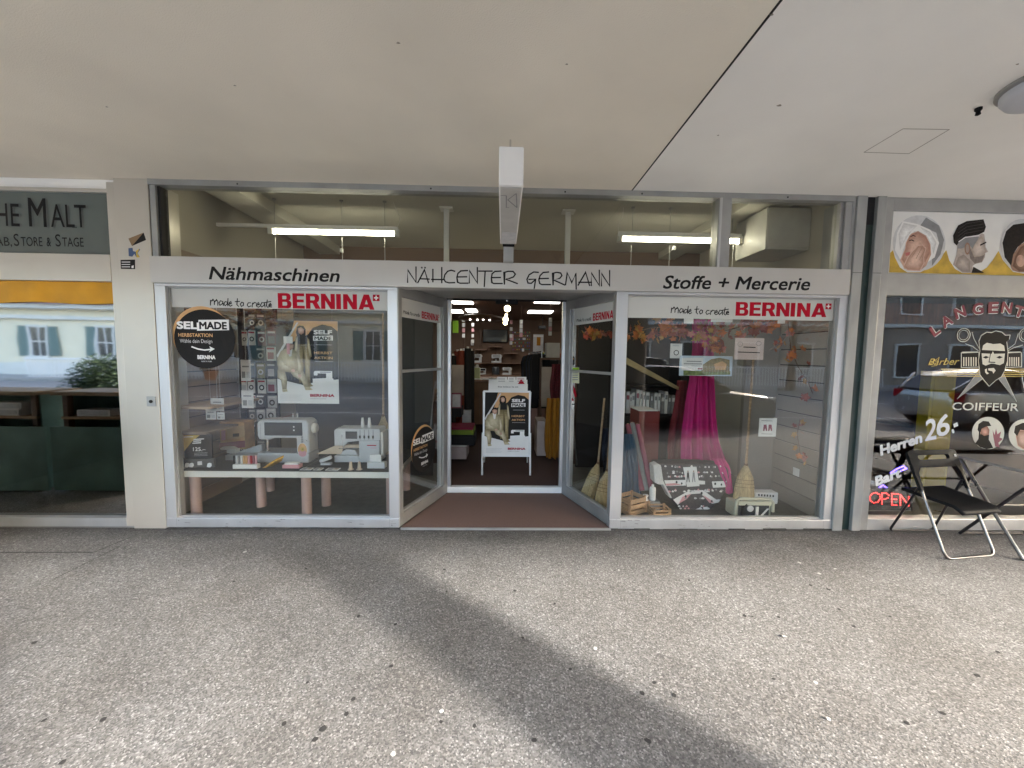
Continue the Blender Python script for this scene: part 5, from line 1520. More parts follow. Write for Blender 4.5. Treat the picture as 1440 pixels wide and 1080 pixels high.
# ---- right display bay
def drape(name, rows, Y, folds, amp, m, lab, cat='cloth'):
    L = [(at(a, y, Y), at(b, y, Y)) for y, a, b in rows]
    def fn(u, v):
        t = v * (len(L) - 1)
        i = min(int(t), len(L) - 2)
        f = t - i
        a, b = lerp(L[i][0], L[i + 1][0], f), lerp(L[i][1], L[i + 1][1], f)
        p = lerp(a, b, u)
        p.y = Y + amp * (math.sin(u * folds * 2 * PI + 1.3 * math.sin(3 * v)) + .45 * math.sin(u * folds * 5.3 * PI + 2.2 * v + .8 * math.sin(5 * v))) * (.6 + .4 * v) + .012 * math.sin(u * 17 + v * 5)
        p.x += .006 * math.sin(v * 9 + u * 6)
        return p
    o = MB().sheet(fn, 110, 36, m).build(name, smooth=80, label=lab, cat=cat)
    o.modifiers.new('thickness', 'SOLIDIFY').thickness = .003
    return o
drape('hanging_fabric', [(449, 974, 1001), (490, 975, 1002), (535, 972, 1003), (580, 966, 1007), (620, 960, 1013), (645, 958, 1020), (665, 960, 1024)], .52, 4, .035, PINK, 'long magenta fabric draped from above in the right display')
drape('hanging_fabric', [(645, 1002, 1018), (660, 1010, 1026), (678, 1018, 1030), (694, 1021, 1030)], .33, 1.5, .012, mat('bright pink cloth', (0.62, 0.04, 0.22), .75, 0, .1, 8), 'bright pink tail of fabric beside the round fabric display')
drape('hanging_fabric', [(535, 953, 965), (580, 948, 966), (630, 940, 968), (660, 938, 970)], .75, 3, .025, REDC, 'dark red fabric hanging left of the magenta fabric')
drape('hanging_fabric', [(610, 874, 890), (650, 874, 897), (690, 874, 902), (706, 874, 905)], .50, 2, .02, DENIM, 'blue fabric hanging in the left corner of the right display')
drape('hanging_fabric', [(602, 846, 862), (640, 848, 862), (665, 848, 862)], .75, 2, .02, NAVY, 'navy fabric behind the raking pane right of the entrance')
c = standing('box', 899, 578, 925, 655, .85, .3, mat('brick red board', (0.20, 0.025, 0.02), .6), 'brick red box with white rim behind the leaning rolls', 'box')
a, b = at(898.5, 578, .845), at(925.5, 576, .845)
MB().box(a.x, b.x, .845, 1.155, at(898, 578, .85).z + .0005, at(898, 578, .85).z + .012, PAPER).build('rim', c)
for i, (p, q, m) in enumerate((((883, 597), (903, 690), MAUVE), ((889, 595), (909, 690), GREYP), ((896, 597), (916, 688), mat('rose cloth', (0.35, 0.08, 0.13), .8)))):
    a, b = at(*p, .75), at(*q, .45)
    b.z = max(b.z, BAYF + .02)
    MB().tube([a, b], .026, m, 12).tube([lerp(a, b, -.015), lerp(a, b, 0)], .012, WOODX, 8).build('fabric_roll', smooth=40, cat='fabric roll', group='leaning fabric rolls', label=('wine coloured fabric roll leaning leftmost of three in the right display', 'grey fabric roll leaning between a wine and a rose roll', 'rose fabric roll leaning nearest the brick red box')[i])
a, b = at(878, 507, .38), at(958, 549, .80)
MB().plate([a + V3(0, 0, -.03), b + V3(0, 0, -.015), b + V3(0, 0, .015), a + V3(0, 0, .035)], .02, mat('ochre paper roll', (0.38, 0.30, 0.14), .7)).build('tailors_board', label='slanting ochre board across the left of the right display', cat='board', bevel=.004)
# pattern books
sh = thing('book_shelf', 'black shelf of pattern books in the dark behind the right display', 'shelf', at(915, 580, 1.45))
a, b = at(872, 577, 1.4), at(955, 582, 1.4)
MB().box(a.x, b.x, 1.4, 1.7, b.z - .03, b.z, PLBLACK).box(a.x, b.x, 1.4, 1.7, b.z + .32, b.z + .345, PLBLACK).build('board', sh)
for x in (a.x, b.x - .02):
    MB().box(x, x + .02, 1.401, 1.7, BAYF, b.z + 1.0, PLBLACK).build('upright', sh)
x = a.x + .03
i = 0
nth = ['first', 'second', 'third', 'fourth', 'fifth', 'sixth', 'seventh', 'eighth', 'ninth', 'tenth', 'eleventh', 'twelfth', 'thirteenth', 'fourteenth', 'fifteenth', 'sixteenth', 'seventeenth', 'eighteenth', 'nineteenth', 'twentieth', 'twenty-first', 'twenty-second', 'twenty-third', 'twenty-fourth']
while x < b.x - .06 and i < 24:
    t_ = rnd.uniform(.022, .045)
    h_ = rnd.uniform(.22, .30)
    kk = rnd.choice([0, 0, 1, 2])
    MB().box(x, x + t_, 1.41, 1.62, b.z + .0005, b.z + h_, (PAPER, LGREYP, GREYP)[kk]).box(x + .004, x + t_ - .004, 1.409, 1.41, b.z + h_ * .65, b.z + h_ * .85, (GREYP, MAUVE, PAPER)[kk]).build('book', cat='book', group='pattern books on the black shelf',
        label='%s pattern book from the left on the black shelf, %s spine' % (nth[i], ('white', 'pale grey', 'grey')[kk]))
    x += t_ + rnd.uniform(.003, .02)
    i += 1
# fan shaped fabric display
fd = thing('fabric_display', 'half round fabric display printed with little scenes, standing low in the right display', 'display', at(975, 727, .33))
yf = .33
Zf = lambda pts, Y=yf: [(q.x, q.z) for q in (at(870 + x / 6.26, 630 + y / 6.26, Y) for x, y in pts)]
outl = Zf([(340, 140), (560, 136), (760, 138), (920, 150), (975, 180), (980, 260), (955, 360), (900, 450), (830, 530), (760, 590), (690, 620), (630, 600), (560, 550), (480, 460), (420, 370), (380, 270), (345, 180)])
MB().prism(outl, 'y', yf, yf + .18, mat('charcoal printed cloth', (0.055, 0.05, 0.052), .8, 0, .4, 40)).build('body', fd, bevel=.02)
MB().prism(Zf([(300, 150), (340, 138), (372, 150), (392, 290), (470, 440), (450, 440), (385, 320), (350, 320), (310, 300)]), 'y', yf - .012, yf + .10, mat('white pleated cloth', (0.62, 0.61, 0.58), .8, 0, .15, 40, stretch=(8, 1, 1))).build('pleats', fd, bevel=.01)
P = Print((0, yf - .001, 0))
ZF = lambda pts: P.T(pts, 870, 630, 6.26)
for q in ([(400, 285), (590, 280), (592, 330), (420, 335)], [(700, 285), (760, 290), (760, 320), (705, 320)], [(820, 295), (950, 290), (940, 345), (830, 350)],
          [(480, 455), (620, 375), (740, 370), (860, 455), (900, 450), (880, 480), (820, 490), (720, 400), (640, 405), (520, 500)]):
    P.poly(ZF(q), PAPER)
for q in ([(410, 315), (500, 308), (560, 325), (425, 333)], [(560, 430), (640, 400), (600, 450), (530, 490)], [(740, 410), (800, 450), (840, 480), (800, 485)]):
    P.poly(ZF(q), ROSE)
for cx, cy, r in ((510, 300, 9), (555, 312, 8), (850, 315, 9), (905, 322, 8), (590, 425, 9), (730, 398, 10), (820, 468, 8)):
    P.poly(ZF([(cx + r * math.cos(a), cy + r * 1.3 * math.sin(a)) for a in [2 * PI * i / 10 for i in range(10)]]), INK)
for i in range(120):
    cx, cy = rnd.uniform(400, 940), rnd.choice([158, 165, 205, 212, 218, 245, 250, 365, 372, 380, 440, 510, 530, 545])
    if cy > 420 and not 520 < cx < 800:
        continue
    w_ = rnd.uniform(4, 16)
    P.poly(ZF([(cx - w_, cy + 5), (cx - w_ * .4, cy - 7), (cx + w_ * .5, cy - 5), (cx + w_, cy + 6), (cx, cy + 10)]), rnd.choice([PAPER, ROSE, LGREYP, GREYP, PAPER]))
for q in ([(660, 545), (720, 520), (760, 560), (730, 600), (680, 595)], [(740, 520), (780, 515), (790, 570), (760, 580)], [(610, 600), (650, 570), (690, 600), (640, 618)], [(690, 600), (740, 605), (745, 615), (690, 616)]):
    P.poly(ZF(q), PAPER)
P.build('print', fd)
a, b, c_, d_ = [at(870 + x / 6.26, 630 + y / 6.26, yf - .01) for x, y in ((602, 342), (712, 335), (685, 165), (568, 170))]
MB().plate([a, b, c_, d_], -.002, PAPER).build('pattern_card', label='white sewing pattern card with two sketched figures leaning on the round fabric display', cat='card')
P = Print((0, yf - .0145, 0))
for cx in (610, 660):
    P.poly(P.T([(cx - 8, 215), (cx + 8, 213), (cx + 16, 300), (cx + 8, 300), (cx, 250), (cx - 6, 302), (cx - 14, 302)], 870, 630, 6.26), INK if cx < 650 else GREYP)
    P.poly(P.T([(cx - 6, 212), (cx + 6, 210), (cx + 5, 198), (cx - 5, 200)], 870, 630, 6.26), SKIN_D)
P.build('sketch', [o for o in C.objects if o.name == 'pattern_card'][0])
# bottle, spool, crates, case
q = at(918, 712, .30)
MB().lathe((q.x, .32, BAYF + .10), [(.03, 0), (.03, .11), (.026, .125), (.012, .13), (.012, .15), (.010, .152)], PAPER, 16).build('spray_bottle', smooth=40, label='slim white bottle standing behind the wooden crate', cat='bottle')
MB().box(q.x - .05, q.x + .06, .27, .38, BAYF, BAYF + .0995, GREYP).build('pedestal', label='grey block carrying the slim white bottle', cat='block', bevel=.004)
q = at(908, 699, .28)
MB().lathe((q.x, .28, q.z - .03), [(.026, 0), (.026, .01), (.016, .012), (.016, .04), (.026, .042), (.026, .052)], PAPER, 16).build('thread_spool', smooth=40, label='white thread spool lying between crate and bottle', cat='spool')
MB().box(q.x - .03, q.x + .035, .25, .31, BAYF, q.z - .0305, WOODX).build('pedestal', label='small wooden block under the thread spool', cat='block')
def crate(x0, x1, y0, y1, z0, h, lab, rz=0.0):
    t = thing('crate', lab, 'crate', ((x0 + x1) / 2, (y0 + y1) / 2, z0), 'small slatted crates', rz, local=True)
    w_, d_ = (x1 - x0) / 2, (y1 - y0) / 2
    for sx in (-1, 1):
        for sy in (-1, 1):
            MB().box(sx * w_ - .009, sx * w_ + .009, sy * d_ - .009, sy * d_ + .009, 0, h, WOODX).build('corner_post', t, local=True)
    f = MB()
    n = 3
    for i in range(n):
        z = .004 + i * (h / n)
        zz = z + h / n - .014
        f.box(-w_ - .004, w_ + .004, -d_ - .016, -d_ - .0095, z, zz, WOODX).box(-w_ - .004, w_ + .004, d_ + .0095, d_ + .016, z, zz, WOODX)
        f.box(-w_ - .016, -w_ - .0095, -d_, d_, z, zz, WOODX).box(w_ + .0095, w_ + .016, -d_, d_, z, zz, WOODX)
    f.build('slats', t, local=True, bevel=.0015)
    MB().box(-w_, w_, -d_, d_, .005, .012, WOODX).build('bottom', t, local=True)
crate(1.16, 1.36, .20, .36, BAYF, .165, 'taller slatted wooden crate turned in the left corner of the right display', .5)
crate(1.425, 1.57, .11, .24, BAYF, .095, 'lower slatted wooden crate in front of the round fabric display')
cs = thing('sewing_case', 'cream vintage sewing case with rounded handle at the right of the right display', 'case', at(1062, 729, .16))
IVORY = mat('ivory lacquer', (0.50, 0.49, 0.38), .4, 0, .06)
x0, x1 = at(1035, 720, .12).x, at(1087, 720, .12).x
zt = at(1060, 703, .14).z
MB().box(x0, x1, .14, .30, BAYF, zt - .03, IVORY).build('body', cs, bevel=.015)
MB().box(x0 + .03, x1 - .03, .132, .139, BAYF + .01, zt - .05, SCREEN).build('recess', cs, bevel=.002)
MB().tube([(x0 - .005, .13, zt - .10), (x0 + .003, .125, zt - .005), (x0 + .03, .125, zt + .02), (x1 - .03, .125, zt + .012), (x1 - .002, .125, zt - .015), (x1 + .004, .13, zt - .11)], .014, IVORY, 10).box(x0 + .02, x1 - .02, .118, .14, zt - .045, zt - .005, IVORY).build('handle', cs, smooth=50)
MB().tube([(x0 + .06, .128, BAYF + .03), (x0 + .065, .126, BAYF + .10), (x0 + .10, .126, BAYF + .135)], .012, PLBLACK, 8).box(x0 + .19, x0 + .215, .12, .131, BAYF + .02, zt - .06, PAPER).plate([(x0 + .24, .128, BAYF + .02), (x0 + .26, .128, BAYF + .02), (x0 + .32, .128, zt - .08), (x0 + .30, .128, zt - .08)], -.006, PAPER).lathe((x0 + .14, .125, BAYF + .09), [(.03, 0), (.03, .012)], MWHITE, 16, 'y').build('fittings', cs)
c = MB().box(at(1060, 698, .36).x, at(1092, 698, .36).x, .34, .44, at(1060, 702, .36).z - .04, at(1060, 692, .36).z, PAPER)
c = c.build('carton', label='white carton with dark lettering behind the cream sewing case', cat='box', bevel=.003)
P = Print((0, .339, 0))
P.text('VINTAGE'[:0] + ' ', 0, 0, .01, INK)
for i in range(6):
    P.poly(P.T([(1066 + i * 4, 694.5 + i * .3), (1068.5 + i * 4, 694.7 + i * .3), (1068.5 + i * 4, 697.7 + i * .3), (1066 + i * 4, 697.5 + i * .3)]), INK)
P.build('lettering', c)
MB().box(at(1060, 698, .36).x + .02, at(1092, 698, .36).x - .02, .35, .43, BAYF, at(1060, 702, .36).z - .0405, GREYP).build('pedestal', label='grey block under the white carton', cat='block')
# notices in the right window
def notice(x0, y0, x1, y1, Y, m, lab, draw, cat='notice'):
    o = boxpx(x0, y0, x1, y1, Y, .002, m).build('notice', label=lab, cat=cat)
    P = Print((0, Y - .0006, 0))
    draw(P)
    P.build('print', o)
    return o
def d1(P):
    c = P.hit(951, 496)
    P.ring(c[0], c[1], .022, .022, .007, INK)
    P.rect(*P.hit(946, 487), *P.hit(955, 485), LGREYP)
notice(943, 483, 958.5, 504, .30, PAPER, 'small white card with a dark ring hanging at the left of the right display', d1)
def d2(P):
    P.poly(P.T([(961, 521), (1027, 522), (1027, 527), (961, 528)]), GRASSP)
    P.poly(P.T([(988, 513), (1000, 505), (1012, 503), (1026, 506), (1026, 523), (986, 523)]), KHAKI_D)
    P.poly(P.T([(1004, 512), (1016, 508), (1022, 512), (1020, 520), (1006, 520)]), PEACH)
    P.poly(P.T([(959, 503.5), (989, 503), (988, 520), (958, 521)]), PAPER)
    for i, (a, b, y) in enumerate(((966, 986, 508), (962, 987, 511.5), (972, 986, 514.5))):
        P.stroke(P.T([(a, y), (b, y + .3)]), .008 if i < 2 else .004, GREYP)
    P.stroke(P.T([(982, 518.5), (987, 518.6)]), .012, MAUVE)
notice(956, 500, 1029, 529, .24, SKYB, 'wide pale blue picture notice with a meadow in the right display', d2)
def d3(P):
    P.stroke(P.T([(1046, 488), (1062, 488.6)]), .008, INK)
    P.stroke(P.T([(1038, 495), (1068, 496)]), .008, INK)
    for cx, cy in ((1041, 484), (1067, 483)):
        c = P.hit(cx, cy)
        P.ring(c[0], c[1], .022, .02, .004, GREYP)
notice(1034, 475, 1073, 506, .08, mat('pale rose paper', (0.62, 0.50, 0.46), .8), 'pale rose handwritten paper stuck high in the right window', d3)
def d4(P):
    for cx in (1076, 1083):
        P.poly(P.T([(cx - 2, 597), (cx + 2, 597), (cx + 3, 606), (cx + 1, 606), (cx, 602), (cx - 1, 606), (cx - 3, 606)]), MAUVE)
    P.stroke(P.T([(1071, 591.5), (1086, 592)]), .006, GREYP)
    P.stroke(P.T([(1071, 610), (1086, 610.5)]), .004, GREYP)
notice(1068, 588, 1091, 614, .20, PAPER, 'white card with two small figures hanging right of the broom handle', d4, 'card')
for i, (x0, x1, y1) in enumerate(((962, 975, 455), (1000, 1030, 453), (1094, 1104, 455))):
    boxpx(x0, 447, x1, y1, .075, .001, PAPER).build('paper_slip', label=('torn slip of white paper under the right banner, leftmost', 'longer slip of white paper under the middle of the right banner', 'small slip of white paper under the right end of the right banner')[i], cat='paper', group='paper slips under the right banner')

# maple leaf garland
def leaf_mesh(s):
    pts = []
    for i in range(22):
        a = 2 * PI * i / 22
        r = s * (.55 + .45 * abs(math.cos(2.5 * a))) * (1 if i % 2 else .72)
        pts.append((r * math.cos(a), r * math.sin(a)))
    return pts
def garland(name, path, n, spread, lab, twig=True, s0=.045):
    t = thing(name, lab, 'garland', path[0])
    MB().tube(path, .004, WOODD, 6).build('twig', t, smooth=60)
    L = MB()
    for i in range(n):
        k = rnd.random() * (len(path) - 1)
        j = min(int(k), len(path) - 2)
        p = lerp(Vector(path[j]), Vector(path[j + 1]), k - j) + Vector((rnd.gauss(0, spread), rnd.gauss(0, spread * .5), rnd.gauss(-spread * .3, spread * .7)))
        p.y = max(p.y, .085)
        R = Matrix.Rotation(rnd.random() * 6.3, 3, 'Z') @ Matrix.Rotation(rnd.uniform(.6, 2.2), 3, 'X') @ Matrix.Rotation(rnd.random() * 6.3, 3, 'Z')
        pl_ = leaf_mesh(s0 * rnd.uniform(.6, 1.3))
        L.add([p + R @ Vector((x, y, .25 * (x * x + y * y) / s0)) for x, y in pl_] , [tuple(range(22))], rnd.choice(LEAFS))
    L.build('leaves', t)
garland('leaf_garland', [at(x, y, .22) for x, y in ((880, 470), (920, 460), (960, 462), (1000, 470), (1040, 460), (1085, 452))], 95, .06, 'garland of orange and rust maple leaves along the top of the right display', s0=.05)
garland('leaf_garland', [at(x, y, .20) for x, y in ((998, 452), (1000, 475), (1012, 492))], 38, .05, 'hanging clump of pinkish maple leaves above the meadow notice', s0=.045)
garland('leaf_garland', [at(x, y, .26) for x, y in ((1108, 452), (1112, 490), (1122, 515), (1135, 535), (1146, 560))], 20, .05, 'bare drooping twig with few rust leaves at the right of the right display', s0=.04)
garland('leaf_garland', [at(x, y, .26) for x, y in ((1108, 470), (1095, 485), (1083, 492))], 8, .03, 'short side twig with small leaves left of the drooping twig', s0=.03)
garland('leaf_garland', [at(x, y, .28) for x, y in ((1125, 590), (1121, 610), (1126, 640), (1140, 650))], 14, .025, 'small dried twig low before the beige slatted wall', s0=.035)
garland('leaf_garland', [at(x, y, .5) for x, y in ((824, 462), (830, 470), (845, 468), (858, 465))], 26, .04, 'orange maple leaf bunch behind the raking pane right of the entrance', s0=.045)
MB().box(2.962, 2.9675, .35, .43, .38, .46, PAPER).build('wall_socket', label='white socket low on the beige slatted wall', cat='socket', bevel=.002)

# stickers on the right raking pane
PR0 = RB - nR * .029
def pane_print(name, draw, lab, cat='sticker'):
    P = Print(PR0, dR, nR)
    draw(P)
    P.build(name, label=lab, cat=cat)
def e1(P):
    P.poly(P.T([(799, 506), (801, 500), (805, 499), (808, 503), (808, 512), (804, 516), (800, 514)]), INK)
    P.poly(P.T([(800, 508), (804, 505), (806, 510), (803, 515), (800, 513)]), PAPER)
    P.poly(P.T([(805, 503), (807, 504), (806.5, 506), (805, 505)]), ORANGE)
pane_print('sticker', e1, 'black and white round sticker on the raking pane right of the entrance')
def e2(P):
    P.poly(P.T([(800, 517), (814.5, 516.5), (814.5, 539), (800, 538)]), mat('pale yellow paper', (0.60, 0.60, 0.40), .7))
    P.poly(P.T([(801, 517.5), (814, 517), (814, 521), (801, 521.5)]), LIME)
    for i in range(4):
        P.stroke(P.T([(802, 524.5 + 3.2 * i), (812.5, 524.3 + 3.2 * i)]), .006, BLUEP)
pane_print('notice', e2, 'pale yellow opening notice on the raking pane right of the entrance', 'notice')
def e3(P):
    c = P.hit(805, 568)
    P.ell(c[0], c[1], .035, .055, PAPER)
    P.poly(P.T([(803, 563.5), (805, 559), (807.5, 563.5)]), RED)
    P.stroke(P.T([(802, 568.5), (808, 568.5)]), .01, INK)
    P.poly(P.T([(806, 541), (809, 548), (811, 557), (808, 559), (806, 550)]), RED)
pane_print('sticker', e3, 'oval warning sticker with red triangle below the yellow notice')
standing('notice', 636.5, 451, 644.5, 468, 1.02, .002, LIME, 'lime green card hanging just inside the left door post', 'notice')

for i, (pts, lab) in enumerate(((((438, 640, .50), (444, 646, .52), (446, 652, .40), (441, 655, .30), (447, 653, .60)), 'thin black power cord beside the large embroidery machine'), (((535, 640, .55), (541, 646, .5), (543, 652, .36), (541, 648, .7)), 'thin black power cord beside the overlock machine'))):
    P_ = []
    for px, py, Y in pts:
        q = gz(px, py, TZ + .004)
        P_.append((q.x, Y, TZ + .005))
    MB().tube(P_, .004, PLBLACK, 6).build('power_cord', smooth=60, label=lab, cat='cord')
# ================================================================== sales room seen through the open door
ab = thing('a_board', 'white framed pavement board with autumn poster standing inside the entrance', 'sign', (.06, 1.45, SHF))
yb = 1.50
A0, A1 = at(678.5, 642, yb), at(745.5, 642, yb)
zt_ = at(712, 550.5, yb).z
x0, x1, z0 = A0.x, A1.x, A0.z
def lean(z):
    return yb + (z - z0) * .12
f = MB()
for xa, xb in ((x0, x0 + .022), (x1 - .022, x1)):
    f.loft([[(xa, lean(z), z), (xb, lean(z), z), (xb, lean(z) + .02, z), (xa, lean(z) + .02, z)] for z in (z0, zt_)], ALU_W)
for za, zb in ((z0, z0 + .022), (zt_ - .022, zt_)):
    f.loft([[(x, lean(za) - .001, za), (x, lean(za) + .021, za), (x, lean(zb) + .021, zb), (x, lean(zb) - .001, zb)] for x in (x0, x1)], ALU_W)
f.build('frame', ab)
P = Print((0, lean(z0) + .006, z0))
P.V = Vector((0, .12, 1))
autumn_poster(P, x0 + .02, .02, x1 - x0 - .04, zt_ - z0 - .04)
P.build('poster', ab)
for xa in (x0 - .015, x1 - .012):
    MB().tube([(xa + .013, lean(SHF) - .01, SHF), (xa + .013, lean(z0 + .3) + .012, z0 + .3)], .013, ALU_W, 8).build('leg', ab, smooth=50)
    MB().tube([(xa + .013, yb + .55, SHF), (xa + .013, lean(zt_) + .03, zt_ - .02)], .012, ALU_W, 8).build('leg', ab, smooth=50)
lf = thing('leaflet_box', 'white leaflet box on top of the pavement board', 'box', (.06, lean(zt_), zt_ + .002))
a, b = at(687, 549, 1.60), at(742, 540, 1.60)
MB().box(a.x, b.x, 1.58, 1.585, zt_ + .002, b.z, PAPER).box(a.x, b.x, 1.66, 1.665, zt_ + .002, b.z + .05, PAPER).box(a.x, b.x, 1.585, 1.66, zt_ + .002, zt_ + .006, PAPER).build('case', lf)
P = Print((0, 1.579, 0))
P.text('Bitte bedienen Sie sich', (a.x + b.x) / 2, zt_ + .045, .016, INK, .26, .02, al='c')
P.build('lettering', lf)
for i, (px0, px1, m) in enumerate(((699, 713, PAPER), (714, 725, PAPER), (726, 740, PAPER))):
    q = boxpx(px0, 530, px1, 543, 1.62, .012, m)
    o = q.build('leaflet', label=('white leaflets in the left slot of the leaflet box', 'white leaflets in the middle slot of the leaflet box', 'red and white leaflets in the right slot of the leaflet box')[i], cat='leaflet', group='leaflets in the leaflet box')
    P = Print((0, 1.6194, 0))
    if i == 2:
        P.poly(P.T([(728, 540), (733, 533), (738, 540)]), RED)
    for k_ in range(3):
        P.stroke(P.T([(px0 + 2, 532 + k_ * 2.2), (px1 - 3, 532 + k_ * 2.2)]), .006, GREYP if i < 2 else MAUVE)
    P.build('print', o)

# lit panels
for i, (pa, pb, pc) in enumerate((((634, 424), (664, 424), (664, 427.5)), ((630, 436), (648, 436), (649, 440)), ((654.5, 435), (669.5, 435), (672, 439)), ((744, 437), (779, 437), (777, 441)), ((752, 425), (788, 425), (788, 427)))):
    a, b, c = gz(*pa, 2.69), gz(*pb, 2.69), gz(*pc, 2.69)
    MB().box(min(a.x, b.x), max(a.x, b.x), c.y, a.y, 2.688, 2.699, PANEL).build('ceiling_light', cat='lamp', group='lit ceiling panels in the sales room', label=('lit ceiling panel nearest the door, on the left', 'lit ceiling panel cut by the left door post', 'short lit ceiling panel left of the hanging bulbs', 'long lit ceiling panel right of the hanging bulbs', 'lit ceiling panel nearest the door, on the right')[i])
pd = thing('pendant_lamp', 'hanging string of lit warm glass bulbs inside the entrance', 'lamp', at(712, 456, 2.4))
for i, (px, py, r) in enumerate(((713.5, 434, .044), (712, 443, .018), (711, 449, .036), (710.5, 454, .030))):
    q = at(px, py, 2.4)
    MB().lathe((q.x, 2.4, q.z), [(r * .4, -r), (r * .95, -r * .6), (r, 0), (r * .95, r * .6), (r * .4, r)], BULB, 14).build('bulb', pd, smooth=60)
q = at(714, 430, 2.4)
MB().tube([(q.x, 2.4, q.z - .25), (q.x, 2.4, 3.13)], .004, WOODD, 6).build('cord', pd)
q = at(676, 448, 5.0)
ol = thing('oval_lamp', 'large dark oval ring lamp hanging in the sales room', 'lamp', q)
MB().lathe(tuple(q), [(.05, .10), (.30, .07), (.46, .03), (.47, .0), (.44, -.03), (.2, -.05), (.02, -.05)], WOODD, 36, sx=1.0, sy=1.2).build('disc', ol, smooth=50)
for dx, dy in ((-.05, -.3), (.07, -.32), (.2, -.25), (-.2, -.3)):
    MB().lathe((q.x + dx, q.y + dy, q.z - .062), [(.016, 0), (.016, .018)], PANEL, 10).build('spot', ol)
for dx in (-.3, .3):
    MB().tube([(q.x + dx, q.y, q.z + .07), (q.x + dx * .4, q.y, 2.70)], .004, WOODD, 6).build('hanger', ol)
# television and wall shelving
tvt = thing('television', 'black flat television on the brown back wall', 'television', at(697, 482, 9.1))
boxpx(679, 463, 714, 482, 9.10, .05, PLBLACK).build('casing', tvt, bevel=.008)
boxpx(680, 464, 713, 480.6, 9.095, .005, SCREEN).build('screen', tvt)
MB().box(at(697, 470, 9.15).x - .1, at(697, 470, 9.15).x + .1, 9.15, 9.2, at(697, 475, 9.1).z, at(697, 468, 9.1).z, PLBLACK).build('wall_mount', tvt)
boxpx(630, 463.5, 800, 465, 9.16, .035, WOODD).build('wall_rail', label='dark wooden rail along the top of the brown back wall', cat='rail')
ws = thing('wall_shelves', 'brown wall shelving with small machines at the back of the sales room', 'shelves', at(706, 540, 9.0))
for px in (652, 675, 697, 719, 741):
    boxpx(px - 1, 466 if px != 697 else 484, px + 1, 560, 9.14, .05, WOODD).build('upright', ws)
for px0, px1, py in ((676, 746, 510.5), (708, 728, 496), (668, 684, 491), (687, 706, 487)):
    boxpx(px0, py, px1, py + 1.4, 8.80, .38, mat('worn shelf wood', (0.26, 0.15, 0.10), .5)).build('shelf', ws)
boxpx(660, 510.5, 675.9, 512, 8.80, .38, mat('worn shelf wood', (0.26, 0.15, 0.10), .5)).build('shelf', ws)
sh_z = at(700, 510.5, 8.8).z
mm = None
for i, (px, lab) in enumerate(((670, 'small white sewing machine on the back shelf, left one'), (698, 'small white sewing machine on the back shelf below the television'))):
    q = at(px, 510, 8.95)
    m_ = sewing_machine((q.x, 8.97, sh_z + .001), .72, lab, 'sewing machines at the back of the sales room', deco=False)
bcz = at(700, 527, 8.4).z
MB().box(at(655, 530, 8.3).x, at(748, 530, 8.3).x, 8.25, 9.1, SHF, bcz, WOODD).build('back_counter', label='dark wooden counter along the back wall of the sales room', cat='counter', bevel=.01)
for i, (px, s_, lab) in enumerate(((668, .62, 'pale sewing machine on the back counter, leftmost'), (678, .5, 'smaller pale sewing machine on the back counter next to the leftmost'), (713, .6, 'pale sewing machine on the back counter, right one'))):
    sewing_machine((at(px, 527, 8.5).x, 8.5, bcz + .001), s_, lab, 'sewing machines at the back of the sales room', rz=(0, .5, -.4)[i], deco=i == 1)
q = at(697, 527, 8.4)
MB().lathe((q.x, 8.45, bcz + .001), [(.11, 0), (.12, .05), (.12, .2), (.09, .24)], SCREEN, 20).build('thread_drum', smooth=40, label='round dark drum on the back counter below the television', cat='drum')
for i, (px, py, h) in enumerate(((651, 490, 20), (662, 478, 26), (717, 470, 30), (734, 490, 14), (735, 475, 10), (663, 500, 14), (691 + 5, 505, 8))):
    boxpx(px, py, px + 3 + (i % 3), py + h * .3, 9.05, .02, [PAPER, LGREYP, ROSE][i % 3]).build('notions_card', cat='card', group='cards hanging on the brown back wall', label=(
        'pale card on the back wall, leftmost', 'grey card on the back wall left of the television', 'rose card on the back wall right of the television', 'white card on the back wall between two uprights', 'grey card high on the back wall right of the television', 'rose card on the back wall over the left machine', 'white card over the back shelf')[i])
# counter in the middle
ct = thing('sales_counter', 'brown sales counter with papers left of the pavement board', 'counter', at(676, 590, 4.2))
boxpx(663, 537, 702, 597, 4.2, 1.2, mat('walnut veneer', (0.15, 0.075, 0.03), .5, 0, .2, 3)).build('body', ct, bevel=.006)
boxpx(661, 534.5, 704, 537, 4.15, 1.3, mat('worn shelf wood', (0.26, 0.15, 0.10), .5)).build('countertop', ct)
cz = at(680, 534.5, 4.15).z
for i, (px, w_, m, lab) in enumerate(((668, 7, PAPER, 'white papers at the left of the sales counter'), (684, 8, PAPER, 'white papers in the middle of the sales counter'), (694, 7, LGREYP, 'grey folder at the right of the sales counter'))):
    q = at(px, 533, 4.3)
    MB().box(q.x - .09, q.x + .10, 4.25, 4.5, cz + .001, cz + .014 + .01 * i, m).build('papers', label=lab, cat='paper', group='papers on the sales counter')
q = at(671, 521, 4.5)
MB().box(q.x - .06, q.x + .06, 4.45, 4.6, cz + .001, cz + .23, mat('pale lime bottle', (0.45, 0.48, 0.25), .4)).box(q.x - .03, q.x + .03, 4.5, 4.55, cz + .2301, cz + .29, PAPER).build('canister', label='pale lime canister on the sales counter', cat='canister', bevel=.012)
